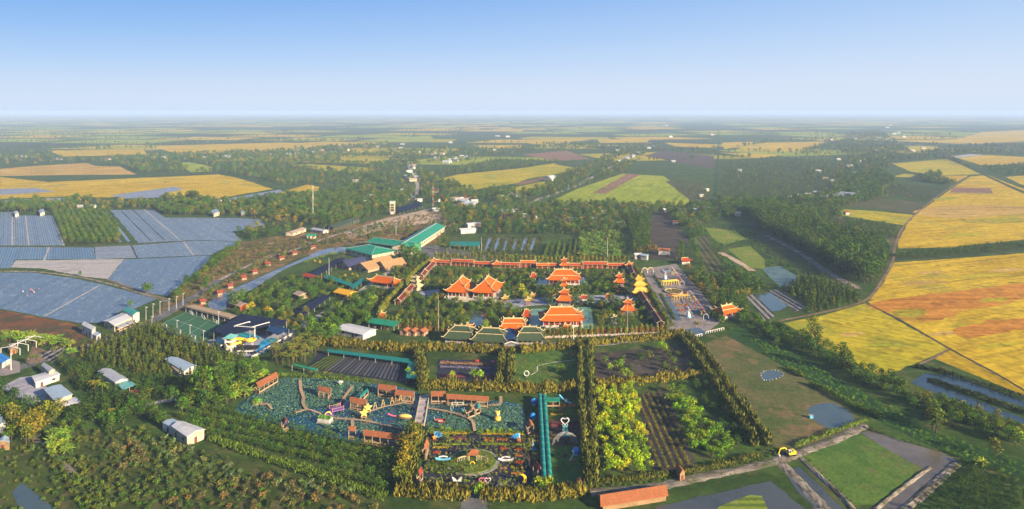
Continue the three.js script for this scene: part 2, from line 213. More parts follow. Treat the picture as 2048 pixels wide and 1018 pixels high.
const FIELDS = [
  ['rice_field', 'rice', 'wide golden rice field behind the belt of trees at the film covered plots', [[0, 354], [96, 364], [437, 349], [472, 355], [547, 378], [427, 398], [335, 396], [328, 388], [215, 395], [130, 393], [0, 398]], [[0, 380], [400, 366]]],
  ['film_field', 'filmgrey', 'small grey film plot inside the golden field at the edge of the photo', [[0, 378], [72, 376], [111, 383], [0, 390]], [[0, 384], [100, 381]]],
  ['film_field', 'filmgrey', 'grey film plot on the near edge of the wide golden field', [[219, 391], [349, 373], [366, 379], [325, 388], [318, 395], [253, 397]], [[219, 391], [349, 373]]],
  ['film_field', 'filmgrey', 'long grey film plot pointing at the bright yellow corner field', [[427, 402], [560, 379], [566, 384], [441, 408]], [[427, 402], [560, 379]]],
  ['film_field', 'filmgrey', 'narrow grey film plot against the tree belt at the edge of the photo', [[0, 401], [55, 398], [137, 395], [130, 405], [0, 406]], [[0, 402], [137, 396]]],
  ['rice_field', 'rice', 'small bright yellow rice field at the corner of the grey film plot', [[560, 385], [615, 369], [639, 374], [636, 381], [595, 393]], [[560, 385], [639, 374]]],
  ['stubble_field', 'ricepale', 'tan stubble field behind the wide golden field', [[0, 338], [51, 333], [174, 326], [191, 332], [239, 333], [273, 349], [137, 350], [0, 352]], [[0, 345], [200, 335]]],
  ['meadow', 'paddy', 'pale green meadow between dark orchards', [[352, 326], [379, 324], [424, 333], [424, 343], [383, 345]]],
  ['rice_field', 'ricegreen', 'lower of two thin yellow rice strips among the orchards', [[588, 330], [615, 328], [700, 333], [767, 337], [735, 344], [640, 341]], [[588, 331], [767, 337]]],
  ['rice_field', 'ricegreen', 'upper of two thin yellow rice strips among the orchards', [[665, 321], [723, 314], [829, 318], [768, 321], [767, 327], [679, 325]], [[665, 322], [829, 318]]],
  ['rice_field', 'rice', 'hazy tan rice field behind the far village trees', [[96, 301], [287, 299], [294, 309], [126, 313]]],
  ['rice_field', 'rice', 'long hazy tan rice field beyond the far tree belt', [[297, 292], [564, 285], [700, 289], [564, 302], [362, 309]]],
  ['rice_field', 'paddy', 'hazy pale green field beyond the far hamlet', [[720, 282], [860, 271], [870, 280], [810, 285]]],
  ['rice_field', 'ricegreen', 'big yellow green rice field above the red and white mast', [[877, 359], [914, 349], [1037, 337], [1106, 328], [1164, 338], [1102, 350], [1058, 357], [1031, 367], [983, 374], [938, 381]], [[877, 360], [1164, 336]]],
  ['rice_field', 'ricegreen', 'tapering yellow rice field in front of the big yellow green one', [[976, 395], [1031, 385], [1031, 374], [1092, 362], [1106, 367], [1055, 385], [1010, 392]], [[976, 395], [1106, 366]]],
  ['ploughed_strip', 'redfield', 'thin brown ploughed strip at the near edge of the yellow green field', [[1027, 367], [1092, 354], [1099, 359], [1041, 370]], [[1027, 367], [1092, 354]]],
  ['paddy_field', 'paddy', 'bright green paddy field split by a brown ploughed strip', [[1093, 407], [1154, 378], [1246, 347], [1327, 352], [1346, 365], [1378, 400], [1376, 411], [1190, 405]], [[1093, 407], [1246, 347]]],
  ['ploughed_strip', 'redfield', 'brown ploughed strip running through the bright green paddy field', [[1185, 386], [1254, 348], [1280, 349], [1210, 388]], [[1185, 386], [1254, 348]]],
  ['fallow_field', 'redfield', 'reddish brown fallow field beyond the yellow green rice', [[1044, 309], [1133, 301], [1181, 318], [1113, 322]]],
  ['rice_field', 'rice', 'hazy tan strip beyond the reddish fallow field', [[945, 290], [1044, 290], [1041, 296], [962, 297]]],
  ['rice_field', 'rice', 'hazy tan rice field with a slanting near edge', [[1024, 280], [1160, 277], [1181, 280], [1072, 289]]],
  ['rice_field', 'rice', 'hazy peach field left of the distant tree lined road', [[1195, 279], [1299, 278], [1295, 285], [1200, 286]]],
  ['rice_field', 'rice', 'hazy tan strip at the head of the straight canal', [[1326, 285], [1432, 289], [1432, 296], [1353, 293]]],
  ['rice_field', 'rice', 'hazy tan triangle on the far bank of the straight canal', [[1444, 285], [1523, 283], [1448, 299]]],
  ['rice_field', 'rice', 'hazy yellow field beyond the striped dark orchard', [[1465, 301], [1531, 285], [1655, 283], [1597, 303]]],
  ['rice_field', 'rice', 'thin hazy yellow strip edging the striped dark orchard', [[1440, 305], [1564, 309], [1519, 317]]],
  ['crop_field', 'rowpurple', 'purplish brown crop rows left of the straight canal', [[1287, 312], [1324, 301], [1428, 312], [1428, 337], [1366, 326]], [[1287, 312], [1428, 330]]],
  ['crop_field', 'rowgreen', 'dark green crop rows right of the straight canal', [[1442, 322], [1560, 312], [1690, 330], [1710, 360], [1650, 395], [1540, 402], [1442, 392]], [[1442, 330], [1650, 390]]],
  ['crop_field', 'rowgreen', 'dark green orchard plot behind the big yellow green rice field', [[880, 340], [1000, 318], [1130, 323], [1040, 336], [914, 349], [885, 354]], [[885, 352], [1040, 330]]],
  ['crop_field', 'rowolive', 'olive garden plots beside the bright green paddy field', [[1330, 362], [1400, 362], [1425, 398], [1385, 405]], [[1330, 362], [1385, 405]]],
  ['rice_field', 'ricegreen', 'yellow rice field next to the pond plots on the far bank', [[1679, 418], [1751, 422], [1827, 430], [1812, 451], [1766, 444], [1681, 431]], [[1679, 422], [1827, 436]]],
  ['rice_field', 'rice', 'vast golden rice field above the planted dyke strip', [[1796, 497], [1797, 480], [1812, 452], [1830, 430], [1865, 405], [1906, 375], [1941, 353], [1976, 350], [1992, 357], [2120, 405], [2120, 472], [2048, 479], [1900, 495]], [[1800, 470], [2048, 452]]],
  ['ploughed_strip', 'redfield', 'brown seedbed patch inside the vast golden rice field', [[1906, 375], [1981, 376], [1986, 387], [1900, 385]], [[1906, 375], [1981, 376]]],
  ['rice_field', 'rice', 'largest golden rice field below the planted dyke strip', [[1786, 525], [1900, 518], [2140, 499], [2140, 838], [1900, 697], [1736, 604], [1768, 565]], [[1740, 620], [2048, 575]]],
  ['rice_field', 'ricegreen', 'wedge of greener rice between the dirt track and the canal trees', [[1568, 646], [1650, 630], [1732, 606], [1898, 698], [1766, 754], [1700, 724]], [[1600, 640], [1880, 690]]],
  ['rice_field', 'rice', 'narrow golden rice strip above the two long fish ponds', [[1902, 699], [2140, 840], [2140, 830], [2048, 790], [1868, 717]], [[1902, 699], [2100, 800]]],
  ['rice_field', 'ricegreen', 'yellow field at the bend of the far track', [[1784, 327], [1893, 318], [1970, 348], [1884, 351], [1821, 343]]],
  ['rice_field', 'rice', 'peach coloured field right of the far tree lined track', [[1915, 316], [1972, 310], [2090, 316], [2090, 326], [1965, 331]]],
  ['rice_field', 'rice', 'peach field corner at the edge of the photo below the orchard', [[2011, 354], [2090, 348], [2090, 390]]],
  ['rice_field', 'ricegreen', 'small yellow field left of the dark grove', [[1784, 353], [1810, 347], [1832, 350], [1819, 355]]],
  ['rice_field', 'rice', 'small orange field between the dark grove and the track', [[1882, 352], [1937, 351], [1915, 363], [1884, 361]]],
  ['film_field', 'filmpale', 'pale film covered strip beside the far peach field', [[1898, 313], [1941, 308], [1972, 310], [1911, 316]]],
  ['rice_field', 'rice', 'hazy peach field high at the edge of the photo', [[1912, 279], [1966, 264], [2090, 258], [2090, 279], [1945, 288]]],
  ['crop_field', 'rowolive', 'terraced bed plots with ditches beside the golden field', [[1751, 396], [1862, 407], [1827, 429], [1753, 417], [1690, 412], [1700, 400]], [[1700, 405], [1850, 420]]],
  ['crop_field', 'rowgreen', 'dark bed plots above the terraced beds by the track', [[1760, 363], [1902, 376], [1868, 402], [1760, 388]], [[1760, 370], [1890, 384]]],
  ['crop_field', 'rowolive', 'orchard ground below the small yellow rice field', [[1681, 434], [1766, 447], [1812, 455], [1798, 478], [1788, 492], [1700, 470], [1660, 448]], [[1681, 436], [1805, 460]]],
  ['crop_field', 'rowgreen', 'planted dyke strip between the two golden fields', [[1790, 502], [1900, 497], [2048, 482], [2120, 476], [2120, 494], [1900, 515], [1790, 521]], [[1790, 512], [2040, 492]]],
  ['orchard_ground', 'rowgreen', 'orchard ground between the film plots', [[106, 425], [205, 416], [262, 484], [130, 492]], [[106, 425], [130, 492]]],
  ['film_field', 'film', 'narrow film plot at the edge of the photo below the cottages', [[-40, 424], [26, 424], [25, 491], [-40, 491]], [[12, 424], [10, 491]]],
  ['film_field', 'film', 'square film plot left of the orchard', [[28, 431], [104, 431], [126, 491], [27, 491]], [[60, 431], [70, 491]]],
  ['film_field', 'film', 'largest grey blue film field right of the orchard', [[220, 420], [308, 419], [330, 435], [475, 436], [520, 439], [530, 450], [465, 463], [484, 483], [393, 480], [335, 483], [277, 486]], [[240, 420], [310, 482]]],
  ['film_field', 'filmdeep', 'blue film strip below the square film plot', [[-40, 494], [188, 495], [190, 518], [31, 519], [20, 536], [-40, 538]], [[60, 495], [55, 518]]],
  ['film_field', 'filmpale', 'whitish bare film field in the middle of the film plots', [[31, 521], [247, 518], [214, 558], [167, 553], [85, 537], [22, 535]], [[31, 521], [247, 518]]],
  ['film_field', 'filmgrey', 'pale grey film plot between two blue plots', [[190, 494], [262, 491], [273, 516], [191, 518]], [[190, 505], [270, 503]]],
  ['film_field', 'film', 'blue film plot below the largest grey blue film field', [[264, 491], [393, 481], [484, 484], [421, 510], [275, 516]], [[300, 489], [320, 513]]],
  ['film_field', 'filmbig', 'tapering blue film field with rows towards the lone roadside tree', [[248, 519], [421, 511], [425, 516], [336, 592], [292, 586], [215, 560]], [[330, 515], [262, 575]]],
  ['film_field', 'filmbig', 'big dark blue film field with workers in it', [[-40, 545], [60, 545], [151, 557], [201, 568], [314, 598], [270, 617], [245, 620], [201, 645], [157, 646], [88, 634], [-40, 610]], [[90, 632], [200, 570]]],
  ['fallow_field', 'rust', 'rust brown weedy fallow field below the big film field', [[-40, 612], [88, 636], [151, 648], [175, 668], [150, 690], [60, 672], [-40, 672]], [[0, 620], [150, 650]]],
  ['scrubland', 'scrub', 'brown scrubby ground between the film fields and the canal', [[336, 594], [425, 517], [484, 485], [540, 475], [640, 462], [700, 452], [780, 432], [870, 418], [930, 425], [905, 450], [870, 490], [790, 500], [690, 490], [600, 515], [545, 541], [480, 570], [420, 600], [380, 615], [300, 640]]],
  ['yard', 'earthyard', 'bare sandy yard around the water tower', [[690, 465], [760, 440], [840, 422], [910, 426], [930, 440], [860, 446], [770, 458], [700, 478]]],
];
for (const [n, m, l, px, dir] of FIELDS) sheet(n, px, T[m], l, { dir, rag: mpp(px[0][1]) * 1.1, cat: n.replace('_', ' '), keep: !/crop|orchard|scrub|yard/.test(n) });
sheet('ripe_patch', [[1733, 612], [1770, 600], [1850, 590], [1960, 577], [2048, 566], [2100, 560], [2060, 585], [1990, 612], [1930, 620], [1850, 645], [1800, 640], [1770, 625]], T.riceripe, 'orange brown lodged rice patch in the largest golden field', { soft: 1, rag: 3.2, cat: 'rice patch' });
sheet('ripe_patch', [[1830, 428], [1880, 412], [2000, 410], [2090, 420], [2000, 430], [1900, 436]], T.ricepale, 'peach tinted band across the vast golden field', { soft: 1, rag: 3.2, cat: 'rice patch' });
[[1840, 566, 60, 5], [1960, 552, 70, 4], [1990, 600, 40, 6], [1880, 668, 34, 5], [2000, 690, 60, 6], [1760, 690, 40, 7], [1700, 668, 30, 6], [1930, 470, 60, 5], [2010, 440, 50, 4], [1860, 545, 40, 3], [1950, 650, 80, 5], [1820, 625, 60, 8], [2010, 540, 40, 4], [1890, 398, 30, 4]].forEach(([x, y, w, h], i) => sheet('rice_patch', Array.from({ length: 12 }, (_, k) => [x + Math.cos(k * .5236) * w * R(.5, 1.1), y + Math.sin(k * .5236) * h * R(.5, 1.1) - Math.cos(k * .5236) * w * .05]), i % 3 ? T.ricegreen : T.ricepale, 'uneven ' + (i % 3 ? 'greener' : 'paler') + ' patch in the golden rice fields', { soft: 1, rag: 2.2, cat: 'rice patch', group: (i % 3 ? 'greener' : 'paler') + ' patches in the rice' }));
sheet('ripe_patch', [[1905, 660], [2000, 640], [2090, 636], [2090, 652], [1990, 668], [1930, 676]], T.riceripe, 'narrow reddish streak low in the largest golden field', { soft: 1, rag: 3.2, cat: 'rice patch' });
for (const [a, b, l] of [[[88, 633], [199, 571], 'pale film edge path across the big dark blue field'], [[25, 431], [25, 491], 'pale path left of the square film plot'], [[104, 431], [128, 491], 'pale bank right of the square film plot'], [[51, 431], [58, 491], 'pale ridge through the square film plot'], [[98, 495], [82, 537], 'pale path crossing the blue film strip'], [[246, 518], [214, 558], 'pale ridge beside the tapering film field'], [[262, 491], [275, 516], 'dark furrow beside the pale grey plot'], [[367, 483], [387, 511], 'pale path through the lower film plot'], [[242, 421], [302, 482], 'dark furrow in the largest film field'], [[265, 420], [330, 481], 'second dark furrow in the largest film field'], [[288, 419], [358, 478], 'pale furrow in the largest film field']])
  ribbon('path', [a, [(a[0] + b[0]) / 2, (a[1] + b[1]) / 2], b], /^dark|second dark/.test(l) ? .9 : 1.3, /^dark|second dark/.test(l) ? T.darksoil : T.filmpale, l, { keep: 0 });
for (const [p, w, m, l] of [
  [[[-20, 543], [60, 543], [130, 550], [210, 565], [300, 592], [345, 606]], 3.2, T.bank, 'pale dyke path along the top of the big film field'],
  [[[-20, 493], [130, 494], [260, 489], [330, 484], [393, 480]], 1.6, T.soil, 'brown dyke between the upper and lower film plots'],
  [[[215, 559], [292, 586], [340, 600]], 1.5, T.soil, 'brown dyke below the tapering film field'],
  [[[1558, 642], [1640, 626], [1700, 612], [1735, 598], [1765, 560], [1785, 525], [1790, 495], [1808, 452], [1860, 405], [1905, 372], [1938, 352]], 1.9, T.soil, 'pale dirt track curving along the golden fields'],
  [[[1732, 606], [1800, 640], [1900, 698], [2000, 752], [2130, 832]], 1.4, T.darksoil, 'dark ridge between the two golden fields'],
  [[[1895, 700], [1868, 716], [1840, 728]], 1.2, T.soil, 'brown ridge end at the fish ponds'],
  [[[1900, 317], [1970, 350], [2048, 385], [2100, 405]], 7, T.rowgreen, 'dark tree lined track beyond the golden fields'],
  [[[-30, 752], [30, 738], [100, 716], [190, 688], [250, 664], [310, 640], [360, 610], [410, 582], [440, 560]], 6.2, T.asphalt, 'grey country road running past the football pitch'],
  [[[440, 560], [520, 522], [600, 496], [660, 474], [720, 456], [790, 436], [870, 416], [960, 404]], 3.6, T.road, 'sandy road continuing towards the water tower'],
  [[[60, 722], [120, 703], [200, 678], [240, 663]], 2.2, T.rust, 'orange dirt verge of the country road'],
  [[[556, 684], [600, 655], [650, 624], [700, 594], [746, 564], [790, 532], [830, 504]], 6, T.road, 'pale lane between the gardens and the temple wall'],
  [[[540, 700], [565, 690], [600, 672]], 5, T.paving, 'paved forecourt beside the swimming pool'],
  [[[1437, 262], [1437, 300], [1434, 340], [1428, 400]], 4, T.weed, 'straight weedy canal running to the horizon'],
  [[[1010, 430], [1080, 398], [1150, 372], [1210, 340], [1260, 310], [1300, 285]], 8, T.road, 'village road lined with trees and houses'],
  [[[830, 400], [835, 370], [822, 345], [815, 325]], 5, T.road, 'grey village road between white houses'],
  [[[1530, 470], [1590, 500], [1650, 540], [1715, 578]], 8, T.bank, 'long bare dyke in front of the eucalyptus wood'],
  [[[1440, 505], [1470, 520], [1505, 542]], 5, T.earthyard, 'short sandy track between vegetable plots'],
  [[[1180, 985], [1300, 975], [1400, 955], [1500, 935], [1560, 920], [1600, 905], [1680, 875], [1730, 850]], 5.5, T.bank, 'whitish muddy bank along the new ponds'],
  [[[1560, 925], [1600, 965], [1650, 1018], [1680, 1050]], 5, T.bank, 'muddy bank between two dug ponds'],
  [[[1603, 918], [1650, 962], [1690, 1000], [1720, 1040]], 3, T.bank, 'bank along the near edge of the green plot'],
  [[[1915, 925], [1870, 965], [1810, 1018], [1770, 1055]], 4, T.bank, 'outer bank of the muddy pond'],
  [[[1750, 1020], [1800, 980], [1860, 935]], 2, T.bank, 'thin causeway between the green plot and the muddy water'],
  [[[1650, 1018], [1530, 1035]], 3, T.bank, 'bank at the lower edge of the photo'],
  [[[160, 960], [100, 900], [60, 870]], 2.2, T.bank, 'stony bank beside the lower corner ponds'],
  [[[950, 985], [946, 1040]], 7, T.asphalt, 'dark entrance drive below the garden hedge'],
  [[[1040, 712], [1060, 700], [1090, 690], [1200, 688], [1300, 676], [1350, 668], [1420, 660]], 5, T.plaza, 'grey road along the front of the temple wall'],
  [[[400, 786], [340, 800], [280, 812]], 3, T.road, 'narrow concrete path by the small footbridge'],
]) if (m === T.bank && !/track/.test(l)) berm('bank', p, w * .7, w > 4 ? .35 : .45, m, l); else ribbon(/track|road|lane|drive/.test(l) ? 'road' : /canal/.test(l) ? 'canal' : 'path', p, w, m, l, { keep: !/dark tree lined/.test(l) });
// water, lawns, yards
for (const [n, px, m, l, o = {}] of [
  ['canal', [[416, 606], [452, 584], [483, 571], [510, 559], [551, 540], [604, 518], [644, 500], [683, 494], [700, 500], [640, 512], [589, 530], [560, 544], [526, 566], [500, 581], [463, 596], [450, 620], [428, 620]], T.canal, 'shallow silvery canal lined with red roofed huts', { soft: 1 }],
  ['lotus_pond', [[500, 792], [530, 768], [566, 756], [620, 756], [700, 762], [790, 772], [838, 785], [838, 815], [832, 878], [760, 890], [690, 882], [620, 866], [540, 845], [470, 822], [478, 806]], T.lotus, 'large lotus pond left of the stepped walkway'],
  ['lotus_pond', [[852, 798], [1000, 802], [1040, 808], [1050, 830], [1048, 864], [990, 868], [852, 862]], T.lotus, 'smaller lotus pond right of the stepped walkway'],
  ['plaza', [[850, 865], [1060, 868], [1075, 992], [838, 988]], T.blackfloor, 'dark paved floor of the flower garden'],
  ['lawn', [[1098, 892], [1166, 890], [1172, 978], [1098, 975]], T.lawn, 'small lawn right of the green tunnel'],
  ['flower_bed', [[1098, 838], [1160, 838], [1164, 892], [1100, 892]], T.flowers, 'plum coloured flower bed with the heart ornament'],
  ['nursery_floor', [[640, 702], [830, 722], [826, 768], [610, 738]], T.blackfloor, 'dark floor of the plant nursery'],
  ['garden_floor', [[876, 718], [1000, 722], [1000, 765], [872, 762]], T.blackfloor, 'dark floor of the potted flower display'],
  ['lawn', [[1022, 700], [1150, 690], [1156, 770], [1010, 765]], T.lawn, 'lawn with the white ring ornament'],
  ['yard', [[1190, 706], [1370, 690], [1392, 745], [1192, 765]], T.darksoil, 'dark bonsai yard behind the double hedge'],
  ['garden_ground', [[1190, 770], [1400, 755], [1500, 880], [1490, 930], [1190, 970]], T.grass, 'shaded grove ground between the hedges'],
  ['crop_bed', [[1272, 790], [1330, 780], [1392, 930], [1310, 950]], T.darksoil, 'brown bed with rows of young plants', { dir: [[1290, 790], [1350, 940]] }],
  ['pasture', [[1400, 690], [1450, 672], [1500, 690], [1580, 730], [1680, 800], [1735, 850], [1580, 900], [1540, 890], [1470, 790]], T.pasture, 'worn pasture with two small ponds'],
  ['pond', [[1522, 748], [1532, 742], [1550, 741], [1566, 747], [1564, 753], [1545, 760], [1528, 761]], T.pond, 'small round pond with a ring of stones', { soft: 1 }],
  ['pond', [[1616, 818], [1630, 810], [1660, 806], [1690, 818], [1708, 838], [1700, 848], [1665, 858], [1636, 846], [1622, 832]], T.pond, 'larger pond with a dug red shore', { soft: 1 }],
  ['green_plot', [[1600, 915], [1715, 868], [1730, 872], [1810, 915], [1850, 938], [1750, 1010], [1700, 1012]], T.lawn, 'bright green plot surrounded by dug channels', { rag: .6 }],
  ['muddy_pond', [[1722, 866], [1740, 862], [1880, 905], [1914, 922], [1800, 1030], [1740, 1030], [1850, 940], [1800, 912]], T.muddy, 'pale muddy channel around the green plot', { rag: .6 }],
  ['muddy_pond', [[1568, 942], [1600, 935], [1700, 1030], [1640, 1030], [1590, 975]], T.darkpond, 'narrow muddy pond beside the green plot', { rag: .5 }],
  ['muddy_pond', [[1310, 1012], [1420, 990], [1540, 962], [1600, 1010], [1640, 1050], [1300, 1050]], T.darkpond, 'grey pond in front of the long brick red shed', { rag: .6 }],
  ['green_plot', [[1440, 1012], [1500, 990], [1524, 992], [1550, 1050], [1400, 1050]], T.rowlight, 'yellow green islet in the grey pond'],
  ['fish_pond', [[1822, 765], [1850, 746], [1900, 750], [2060, 806], [2060, 818], [1900, 768], [1866, 756], [1856, 762], [2060, 842], [2060, 852], [1880, 790]], T.fishpond, 'long U shaped fish pond beside the golden strip'],
  ['weedy_canal', [[1468, 650], [1500, 660], [1580, 705], [1700, 770], [1800, 830], [1880, 868], [2090, 938], [2090, 975], [1900, 910], [1780, 855], [1640, 775], [1530, 712], [1460, 675]], T.weed, 'weed choked canal behind the pasture'],
  ['fish_pond', [[1506, 590], [1540, 584], [1576, 612], [1558, 622], [1530, 624]], T.pond, 'square fish pond between net covered beds'],
  ['bed', [[1492, 592], [1508, 588], [1552, 632], [1530, 642]], T.bedrows, 'net covered bed left of the square fish pond', { dir: [[1492, 592], [1540, 640]] }],
  ['bed', [[1536, 582], [1556, 578], [1616, 614], [1590, 624]], T.bedrows, 'net covered bed right of the square fish pond', { dir: [[1536, 582], [1600, 620]] }],
  ['hyacinth_pond', [[1522, 536], [1560, 532], [1600, 556], [1590, 570], [1560, 575], [1545, 560]], T.hyacinth, 'pale pond covered with floating plants'],
  ['crop_field', [[1410, 455], [1470, 460], [1492, 478], [1450, 490], [1425, 478]], T.rowlight, 'bright green vegetable plot behind the sandy track', { dir: [[1410, 455], [1450, 490]] }],
  ['crop_field', [[1455, 498], [1500, 492], [1530, 520], [1530, 538], [1500, 536]], T.rowlight, 'yellow green vegetable rows beside the pale pond', { dir: [[1460, 510], [1530, 505]] }],
  ['crop_field', [[1385, 480], [1412, 470], [1450, 545], [1440, 560], [1410, 540]], T.rowolive, 'olive vegetable plot right of the eucalyptus row', { dir: [[1390, 480], [1445, 555]] }],
  ['bare_dyke', [[1502, 474], [1518, 470], [1722, 572], [1714, 582]], T.rowolive, 'dyke beds in front of the eucalyptus wood', { dir: [[1510, 474], [1718, 578]] }],
  ['football_pitch', [[310, 652], [373, 623], [448, 649], [401, 689]], T.turf, 'green artificial turf football pitch', { dir: [[310, 652], [401, 689]] }],
  ['temple_ground', [[752, 662], [866, 524], [1266, 532], [1336, 664]], T.grass, 'planted ground inside the temple wall'],
  ['courtyard', [[1010, 602], [1070, 596], [1270, 592], [1280, 602], [1180, 606], [1060, 612], [1020, 618]], T.plaza, 'pale paved avenue across the temple garden', { soft: 1 }],
  ['courtyard', [[836, 584], [878, 578], [884, 586], [850, 596]], T.plaza, 'pale paved court inside the cream gate'],
  ['pool', [[1062, 618], [1182, 614], [1188, 658], [1056, 660]], T.greenwater, 'green pond around the front orange hall'],
  ['pool', [[1078, 556], [1172, 554], [1178, 572], [1072, 574]], T.pond, 'blue pond around the rear orange hall'],
  ['pool', [[938, 642], [950, 626], [968, 622], [972, 642], [960, 654]], T.pond, 'dark pond in front of the twin halls', { soft: 1 }],
  ['amusement_ground', [[1284, 538], [1352, 528], [1400, 582], [1446, 640], [1410, 668], [1345, 668], [1320, 620]], T.paving, 'paved ground of the windmill garden'],
  ['pool', [[1300, 544], [1308, 542], [1322, 570], [1314, 572]], T.pond, 'upper long narrow pool beside the windmill garden'],
  ['pool', [[1328, 596], [1336, 594], [1364, 640], [1353, 642]], T.pond, 'lower long narrow pool beside the windmill garden'],
  ['pool', [[1362, 660], [1398, 655], [1414, 668], [1380, 678]], T.pond, 'dark pool at the entrance corner of the windmill garden'],
  ['yard', [[0, 775], [40, 755], [70, 752], [110, 790], [62, 812]], T.plaza, 'grey concrete yard of the first homestead'],
  ['yard', [[-40, 735], [10, 716], [40, 724], [40, 745], [-40, 762]], T.paving, 'pale forecourt at the edge of the road'],
  ['yard', [[50, 728], [66, 690], [100, 706], [84, 724]], T.soil, 'earth yard beside the frame of a shed'],
  ['drying_rows', [[78, 712], [114, 692], [140, 702], [104, 726]], T.bedrows, 'striped drying beds beside the steel frame', { dir: [[78, 712], [114, 692]] }],
  ['scrubland', [[40, 880], [200, 858], [340, 880], [450, 910], [780, 1000], [790, 1060], [-40, 1060], [-40, 960]], T.scrubgrass, 'grassy scrubland in the lower corner'],
  ['weedy_pond', [[24, 985], [44, 965], [110, 1018], [120, 1060], [60, 1060]], T.pond, 'narrow weedy pond in the lower corner'],
  ['garden_ground', [[455, 618], [500, 586], [570, 546], [660, 512], [720, 500], [790, 505], [820, 512], [700, 592], [590, 655], [480, 640]], T.grass, 'garden ground between the canal and the lane'],
  ['parking', [[826, 496], [870, 490], [1010, 520], [1000, 528], [880, 520], [840, 508]], T.asphalt, 'dark asphalt road behind the rear temple wall'],
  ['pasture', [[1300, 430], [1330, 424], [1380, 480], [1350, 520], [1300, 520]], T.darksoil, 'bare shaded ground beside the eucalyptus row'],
]) sheet(n, px, m, l, { keep: !/ground$|scrubland|garden_floor|plot/.test(n) || /amusement/.test(n), ...o, cat: n.split('_').join(' ') });
for (let i = 0; i < 6; i++) { const x = 968 + i * 18, w = 5; sheet('ditch', [[x, 503 - i * .4], [x + w, 502], [x + w + 12, 475], [x + 9, 475]], T.canal, ['first', 'second', 'third', 'fourth', 'fifth', 'sixth'][i] + ' pale ditch from the dark road in the orchard behind the temple', { cat: 'ditch', keep: 1 }); }
for (const k of [0, 1]) sheet('ditch', [[218 + k * 16, 456 - k], [222 + k * 16, 455 - k], [245 + k * 16, 484 - k], [239 + k * 16, 485 - k]], T.canal, (k ? 'right' : 'left') + ' pale ditch at the edge of the orchard between film plots', { cat: 'ditch' });
// ---------------------------------------------------------------- plants: a few variants of each kind, then planted by zone
const barkM = mat([.10, .075, .05]), paleBarkM = mat([.26, .22, .17]);
const leafM = (t = [1, 1, 1], rough = .85) => new THREE.MeshPhysicalMaterial({ specularIntensity: .25, color: new THREE.Color().setRGB(...t).multiplyScalar(ALBEDO * 1.1), vertexColors: true, roughness: rough, side: THREE.DoubleSide });
const V = (x, y, z) => new THREE.Vector3(x, y, z);
class Leaves {                                             // loose leaf faces with their own tone
  constructor() { this.p = []; this.n = []; this.c = []; }
  tri(a, b, c, out, col) {
    const n = b.clone().sub(a).cross(c.clone().sub(a)).normalize(); if (n.dot(out) < 0) { [b, c] = [c, b]; n.negate(); }
    const m = n.lerp(out, .55).normalize(); for (const v of [a, b, c]) { this.p.push(v.x, v.y, v.z); this.n.push(m.x, m.y, m.z); this.c.push(...col); }
  }
  leaf(at, out, size, col, long = 1.3) {                   // one leaf-clump face
    const t = V(R(-1, 1), R(-1, 1), R(-1, 1)).cross(out).normalize(), u = out.clone().lerp(V(R(-1, 1), R(-.6, 1), R(-1, 1)), .75).normalize(), s = size * R(.6, 1.35);
    this.tri(at.clone().addScaledVector(t, -s * .55), at.clone().addScaledVector(t, s * .55), at.clone().addScaledVector(u, s * long).addScaledVector(t, R(-.3, .3) * s), out, col);
  }
  geo() { const g = new THREE.BufferGeometry(); g.setAttribute('position', new THREE.Float32BufferAttribute(this.p, 3)); g.setAttribute('normal', new THREE.Float32BufferAttribute(this.n, 3)); g.setAttribute('color', new THREE.Float32BufferAttribute(this.c, 3)); return g; }
}
const tone = (a, b) => { const t = rnd(), w = R(.55, 1.45); return mix(a, b, t).map((x) => x * w); };
function limb(pts, r0, r1, n = 5) {                        // tapered stem through points
  const v = [], k = pts.length, ring = (i) => { const r = r0 + (r1 - r0) * i / (k - 1); return Array.from({ length: n }, (_, j) => [pts[i][0] + Math.cos(j / n * 6.283) * r, pts[i][1], pts[i][2] + Math.sin(j / n * 6.283) * r]); };
  for (let i = 0; i < k - 1; i++) { const a = ring(i), b = ring(i + 1); for (let j = 0; j < n; j++) { const q = (j + 1) % n; v.push(a[j], b[j], a[q], a[q], b[j], b[q]); } }
  const g = new THREE.BufferGeometry(); g.setAttribute('position', new THREE.Float32BufferAttribute(v.flat(), 3)); g.computeVertexNormals(); return g;
}
const mergeStem = (l) => l.length > 1 ? mergeGeometries(l) : l[0];
